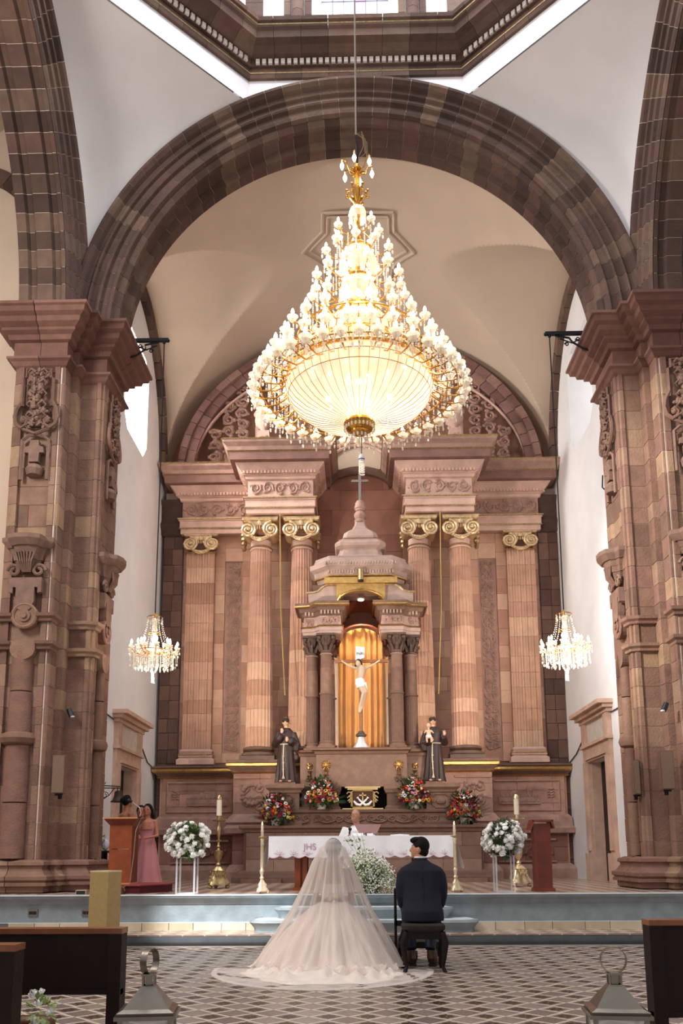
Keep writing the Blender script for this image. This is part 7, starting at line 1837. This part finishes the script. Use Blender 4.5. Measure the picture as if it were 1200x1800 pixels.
    # curtains of strings
    for R, z, n, me in ((.92, 6.6, 60, STRING), (1.02, 6.56, 64, STRING), (.82, 6.5, 44, DROP), (.46, 6.95, 26, DROP), (.6, 6.98, 26, STRING), (.42, 7.6, 22, STRING), (.34, 7.95, 20, STRING), (.22, 8.25, 14, STRING), (.1, 8.56, 10, DROP), (.3, 7.3, 20, DROP), (.22, 7.5, 16, DROP)):
        for k in range(n): a = 2*pi*(k+.3)/n; strings.append((x+R*cos(a), Y+R*sin(a), z, me))
    rnd.shuffle(strings)
    for p in strings[:280]: inst('crystal_drop', p[3], p[:3], t)
    rest = G()
    for p in strings[280:]:
        me = p[3]; rest.add([(v.co.x+p[0], v.co.y+p[1], v.co.z+p[2]) for v in me.vertices], [tuple(f.vertices) for f in me.polygons])
    obj('crystal_drops', rest, crys, t, kind='stuff')
    # downward-turned lamps of the crown
    for k in range(6):
        a = 2*pi*k/6+.35; r = .19
        obj('crown_arm', G().tube([(x+.03*cos(a), Y+.03*sin(a), 9.18), (x+.1*cos(a), Y+.1*sin(a), 9.2), (x+.14*cos(a), Y+.14*sin(a), 9.3), (x+r*cos(a), Y+r*sin(a), 9.33), (x+r*cos(a), Y+r*sin(a), 9.3)], .008, 5), cgold, t)
        px, py = x+r*cos(a), Y+r*sin(a)
        inst('sleeve', SLEEVE, (px, py, 9.26), t); inst('bulb', BULB, (px, py, 9.26), t, rot=(pi, 0, 0), sc_=1.2)
    g = G()
    for k in range(12): a = 2*pi*k/12; g.tube([(x+.03*cos(a), Y+.03*sin(a), 9.2), (x+.09*cos(a), Y+.09*sin(a), 9.2+.03*(k % 2))], [.02, .008], 4)
    obj('crown_leaf', g, cgold, t)
    for k in range(6):
        a = 2*pi*k/6; g = G().tube([(x+.03*cos(a), Y+.03*sin(a), 8.76), (x+.09*cos(a), Y+.09*sin(a), 8.85), (x+.12*cos(a), Y+.12*sin(a), 8.95)], .006, 4)
        for q in range(4): g.ball((x+(.11+.015*cos(q*2))*cos(a), Y+(.11+.015*cos(q*2))*sin(a), 8.86+.03*q), (.02, .02, .014), 6, 4)
        obj('gilt_flower', g, cgold, t); 
    obj('suspension', G().tube([(x, Y, 9.28), (x+.01, Y, 9.5), (x-.01, Y, 9.7)], .012, 6), iron, t)
    g = G()
    for k in range(4): g.tube([(x, Y, 9.72), (x+.06+.02*k, Y+.02*k, 9.75-.03*k), (x+.08+.02*k, Y, 9.55-.1*k), (x+.02, Y, 9.4-.03*k)], .004, 4)
    obj('loose_wire', g, mat('tan_wire', '#8f7558', var=0), t)
    c = obj('chandelier_cable', G().tube([(x-.01, Y, 9.7), (x-.012, Y, 12), (x, Y, 20)], .012, 6), mat('pale_cable', '#8a8178', var=0), None, label='long cable rising from the great chandelier into the dome', cat='cable')
    for (dx, dy, z, p) in ((.1, 0, 6.22, 6), (.35, 0, 6.28, 5), (-.35, 0, 6.28, 5), (0, .35, 6.28, 5), (0, -.35, 6.28, 5), (.12, 0, 7.12, 2.4), (.07, .07, 7.55, 1.3), (.07, .07, 7.95, 1.3), (0, .06, 8.62, .8), (1.0, 0, 6.9, 12), (-1.0, 0, 6.9, 12), (0, 1.0, 6.75, 20), (0, -1.0, 6.9, 10), (.1, .4, 8.2, 6)):
        light('chandelier_lamp', 'POINT', (x+dx, Y+dy, z), p, (1, .86, .70), .06)
        obj('inner_bulb', G().ball((x+dx, Y+dy, z), .035, 8, 6), bulbm, t, smooth=True)
    # energy-saving lamp hanging underneath
    b = thing('hanging_bulb', 'white spiral energy saving bulb hanging below the great chandelier', 'lamp', (x+.02, Y, 5.36))
    obj('cord', G().tube([(x+.02, Y, 5.83), (x+.02, Y, 5.6)], .005, 5), black, b); obj('socket', G().lathe([(.025,0),(.035,.02),(.036,.07),(.02,.1)], (x+.02, Y, 5.5), 14), mat('white_ceramic', '#e8e2da', rough=.3, var=0), b, smooth=True)
    obj('blue_band', G().lathe([(.0365,0),(.0365,.012)], (x+.02, Y, 5.53), 14), mat('blue_print', '#3b4d8a', var=0), b)
    obj('spiral_tube', G().tube([(x+.02+.028*cos(k*.6), Y+.028*sin(k*.6), 5.36+.0028*k) for k in range(52)], .009, 6), mat('milk_glass', '#f3ece2', rough=.3, var=0, emit='#fff2e0', es=.2), b, smooth=True)
great_chandelier()
def small_chandelier(x, Y, zc, side):
    lab = 'left' if side < 0 else 'right'
    t = thing('chandelier', 'small lit crystal chandelier hanging before the %s pier' % lab, 'chandelier', (x, Y, zc-.4), group=None)
    obj('hub', G().lathe([(.0,-.08),(.03,-.05),(.12,.0),(.13,.03),(.05,.08),(.03,.12),(.045,.2),(.025,.27),(.05,.36),(.03,.45),(.05,.52),(.03,.56)], (x, Y, zc), 14), dishm, t, smooth=True)
    for (R, z) in ((.3, zc-.02), (.14, zc+.02), (.1, zc+.3), (.13, zc+.58)): obj('ring', G().tube([(x+R*cos(a), Y+R*sin(a), z) for a in [2*pi*k/28 for k in range(29)]], .009, 5, cap=False), cgold, t)
    obj('crown', G().tube([(x, Y, zc+.55), (x, Y, zc+.66)], [.03, .01], 8), cgold, t)
    am = mesh('gilt_arm', arm_g(.28, .05, .007), cgold, True)
    for ring, (R, n, z) in enumerate(((.40, 10, zc+.02), (.27, 8, zc+.07))):
        for k in range(n):
            a = 2*pi*(k+.5*ring)/n; px, py = x+R*cos(a), Y+R*sin(a)
            inst('arm', am, (x+(R-.28)*cos(a), Y+(R-.28)*sin(a), z-.05), t, rz=a); inst('glass_dish', DISH, (px, py, z), t, sc_=.8); inst('sleeve', SLEEVE, (px, py, z+.01), t); inst('bulb', BULB, (px, py, z+.05), t, sc_=1.0)
            for q in range(3): b = 2*pi*q/3; inst('crystal_drop', DROP, (px+.04*cos(b), py+.04*sin(b), z-.02), t)
            inst('crystal_string', STRING, (px, py, z-.04), t, sc_=1.0)
    for R, n, me in ((.33, 26, STRING), (.22, 20, STRING), (.12, 10, STRING), (.13, 8, DROP)):
        for k in range(n): a = 2*pi*k/n; inst('crystal_string', me, (x+R*cos(a), Y+R*sin(a), zc-.02 if me is STRING else zc+.58), t, sc_=1.15)
    g = G()
    for k in range(8):
        a = 2*pi*k/8
        for q in range(16): u = q/15; r = .13+.17*u*u*1.0; g.ball((x+r*cos(a), Y+r*sin(a), zc+.57-.56*u), .011, 5, 3)
    obj('bead_chain', g, crys, t, kind='stuff')
    light('small_chandelier_lamp', 'POINT', (x, Y, zc+.16), 13, (1, .88, .74), .12)
    ch = obj('chain', G().tube([(x, Y, zc+.64), (x+.006, Y, (zc+10.3)/2), (x, Y, 10.36)], .011, 5), iron, t)
    b = thing('hanging_bulb', 'small white bulb hanging under the %s small chandelier' % lab, 'lamp', (x, Y, zc-.56))
    obj('socket', G().lathe([(.02,0),(.032,.03),(.032,.07),(.01,.1)], (x, Y, zc-.46), 12), mat('white_ceramic'), b, smooth=True); obj('blue_band', G().lathe([(.033,0),(.033,.01)], (x, Y, zc-.42), 12), mat('blue_print'), b)
    obj('spiral_tube', G().tube([(x+.024*cos(k*.6), Y+.024*sin(k*.6), zc-.56+.0026*k) for k in range(40)], .008, 6), mat('milk_glass'), b, smooth=True); obj('cord', G().tube([(x, Y, zc-.36), (x, Y, zc-.1)], .004, 4), black, b)
    # iron bracket
    br = thing('iron_bracket', 'black scrolled iron bracket on the cornice of the %s pier' % lab, 'bracket', (mx(-4.1, side), Y, 10.4))
    T = MM(side); X0 = -4.2; xe = mx(x, side)-.04 if side > 0 else x+.0
    xe = x if side < 0 else 2*XC-x
    obj('bar', G(T).box(X0-.15, xe+.08, Y-.03, Y+.03, 10.38, 10.44), iron, br)
    g = G(T).tube([(X0, Y, 10.05), (X0+.2, Y, 10.1), (X0+.4, Y, 10.24), (xe-.35, Y, 10.32), (xe-.1, Y, 10.37)], .018, 6).tube([(X0, Y, 10.36), (X0+.2, Y, 10.33), (X0+.4, Y, 10.22), (X0+.6, Y, 10.3), (xe-.2, Y, 10.37)], .013, 5)
    for (cx, cz, R, s) in ((X0+.12, 10.23, .07, 1), (X0+.3, 10.3, .045, -1), (X0+.5, 10.2, .04, 1)): g.tube([(cx+R*(1-.05*k)*cos(.6*k*s), Y, cz+R*(1-.05*k)*sin(.6*k*s)) for k in range(14)], .011, 5)
    g.ball((xe+.07, Y, 10.4), .035, 8, 6).ball((xe, Y, 10.36), .03, 8, 6)
    obj('scrollwork', g, iron, br)
small_chandelier(-3.47, 14.3, 4.62, -1)
small_chandelier(3.5, 14.3, 4.6, 1)

# ================================================================== FITTINGS ON THE PIERS
def speaker(x, Y, z0, z1, label, w=.1):
    t = thing('column_speaker', label, 'speaker', (x, Y, z0))
    obj('cabinet', G().box(x-w, x+w, Y-.13, Y-.02, z0, z1), mat('speaker_brown', '#6e5342', rough=.6, var=.08, vs=30), t)
    obj('grille', G().box(x-w+.012, x+w-.012, Y-.145, Y-.13, z0+.015, z1-.015), mat('speaker_cloth', '#7d6655', rough=.95, var=.1, vs=80, bump=.5, bs=150), t)
    obj('bracket', G().box(x-.02, x+.02, Y-.05, Y+.02, z0-.08, z0).box(x-.05, x+.05, Y-.1, Y-.04, z0-.03, z0), iron, t)
speaker(-4.62, 13.35, 2.13, 2.72, 'long brown column speaker on the left pier')
speaker(4.68, 13.35, 2.13, 2.72, 'long brown column speaker on the front of the right pier')
speaker(4.42, 14.0, 2.1, 2.65, 'second slim wooden speaker on the inner side of the right pier', .05)
def spot(x, Y, z, label, s):
    t = thing('spotlight', label, 'lamp', (x, Y, z))
    obj('can', G().tube([(x-s*.03, Y-.1, z-.05), (x+s*.03, Y-.08, z+.07)], [.045, .04], 12), black, t, smooth=True); obj('glass', G().ball((x-s*.04, Y-.1, z-.055), (.04, .04, .02), 10, 6), mat('soft_white'), t, smooth=True); light('pier_spot', 'SPOT', (x-s*.52, Y-.1, z+.06), 650, (1, .87, .72), .03, rot=(-x*.8, 5.2, 2.2), spot=1.3); obj('mount', G().tube([(x+s*.01, Y-.08, z+.01), (x+s*.03, Y, z-.03)], .012, 5), black, t)
spot(-4.67, 13.86, 3.46, 'small black spotlight clamped to the left pier', -1); spot(4.74, 13.4, 3.4, 'small black spotlight clamped to the right pier', 1)
def wires():
    m = mat('dark_cable', '#4a3f3a', var=0)
    tag(obj('wall_cable', G().tube([(-4.77, 15.0, 3.9), (-4.77, 15.8, 3.85), (-4.77, 16.6, 3.8)], .014, 5), m), 'dark cable along the left chancel wall above the doorway', 'cable')
    tag(obj('wall_cable', G().tube([(4.84, 15.0, 3.95), (4.84, 15.7, 3.85), (4.84, 16.5, 3.85)], .014, 5), m), 'dark cable along the right chancel wall above the doorway', 'cable')
    tag(obj('wall_cable', G().tube([(4.84, 18.65, 3.6), (4.84, 19.3, 3.35), (4.84, 20.1, 3.2)], .014, 5), m), 'dark cable from the right doorway to the altarpiece', 'cable')
    tag(obj('wall_cable', G().tube([(-4.77, 18.9, 3.5), (-4.77, 19.4, 3.25), (-4.77, 20.1, 3.15)], .014, 5), m), 'dark cable from the left doorway to the altarpiece', 'cable')
    ye = mat('yellow_rope', '#b39150', var=0)
    for s, lab in ((-1, 'left'), (1, 'right')):
        X = .07*K+s*1.83
        tag(obj('hanging_rope', G().tube([(X, 18.75, 8.9), (X+s*-.05, 18.6, 6.5), (X-s*.16, 18.5, 4.6)], .012, 5), ye), 'yellow rope hanging between the paired columns on the %s' % lab, 'rope')
    for s in (-1, 1):
        xw = -4.77 if s < 0 else 4.84
        tag(obj('wall_hook', G().tube([(xw, 16.0, 8.15), (xw-s*.05, 16.0, 8.2), (xw-s*.03, 16.0, 8.45)], .014, 5), iron), 'small iron hook high on the %s chancel wall' % ('left' if s < 0 else 'right'), 'hook')
wires()

GROUPS = {'flower_arrangement': 'flower arrangements of the sanctuary', 'candlestick': 'candlesticks on the dais', 'candle': 'candles', 'chandelier': 'crystal chandeliers', 'lantern': 'metal lanterns along the aisle',
    'pew': 'dark wooden pews', 'statue': 'friar statues beside the shrine', 'hanging_bulb': 'bulbs hanging under the chandeliers', 'column_speaker': 'column speakers on the piers', 'iron_bracket': 'iron brackets of the small chandeliers',
    'flower_stand': 'clear acrylic flower stands', 'hanging_rope': 'yellow ropes between the columns', 'wall_cable': 'cables on the chancel walls', 'wall_hook': 'hooks on the chancel walls', 'spotlight': 'small spotlights', 'chain': 'chains of the small chandeliers', 'altar_card': 'small linens and cards on the altar'}
for o in list(bpy.data.objects):
    b = o.name.split('.')[0]
    if o.parent is None and b in GROUPS and 'group' not in o: o['group'] = GROUPS[b]
    if b == 'chain' and o.parent is None:
        o['label'] = 'thin dark chain holding the small chandelier at the '+('left' if o.location.x < 0 else 'right'); o['category'] = 'chain'
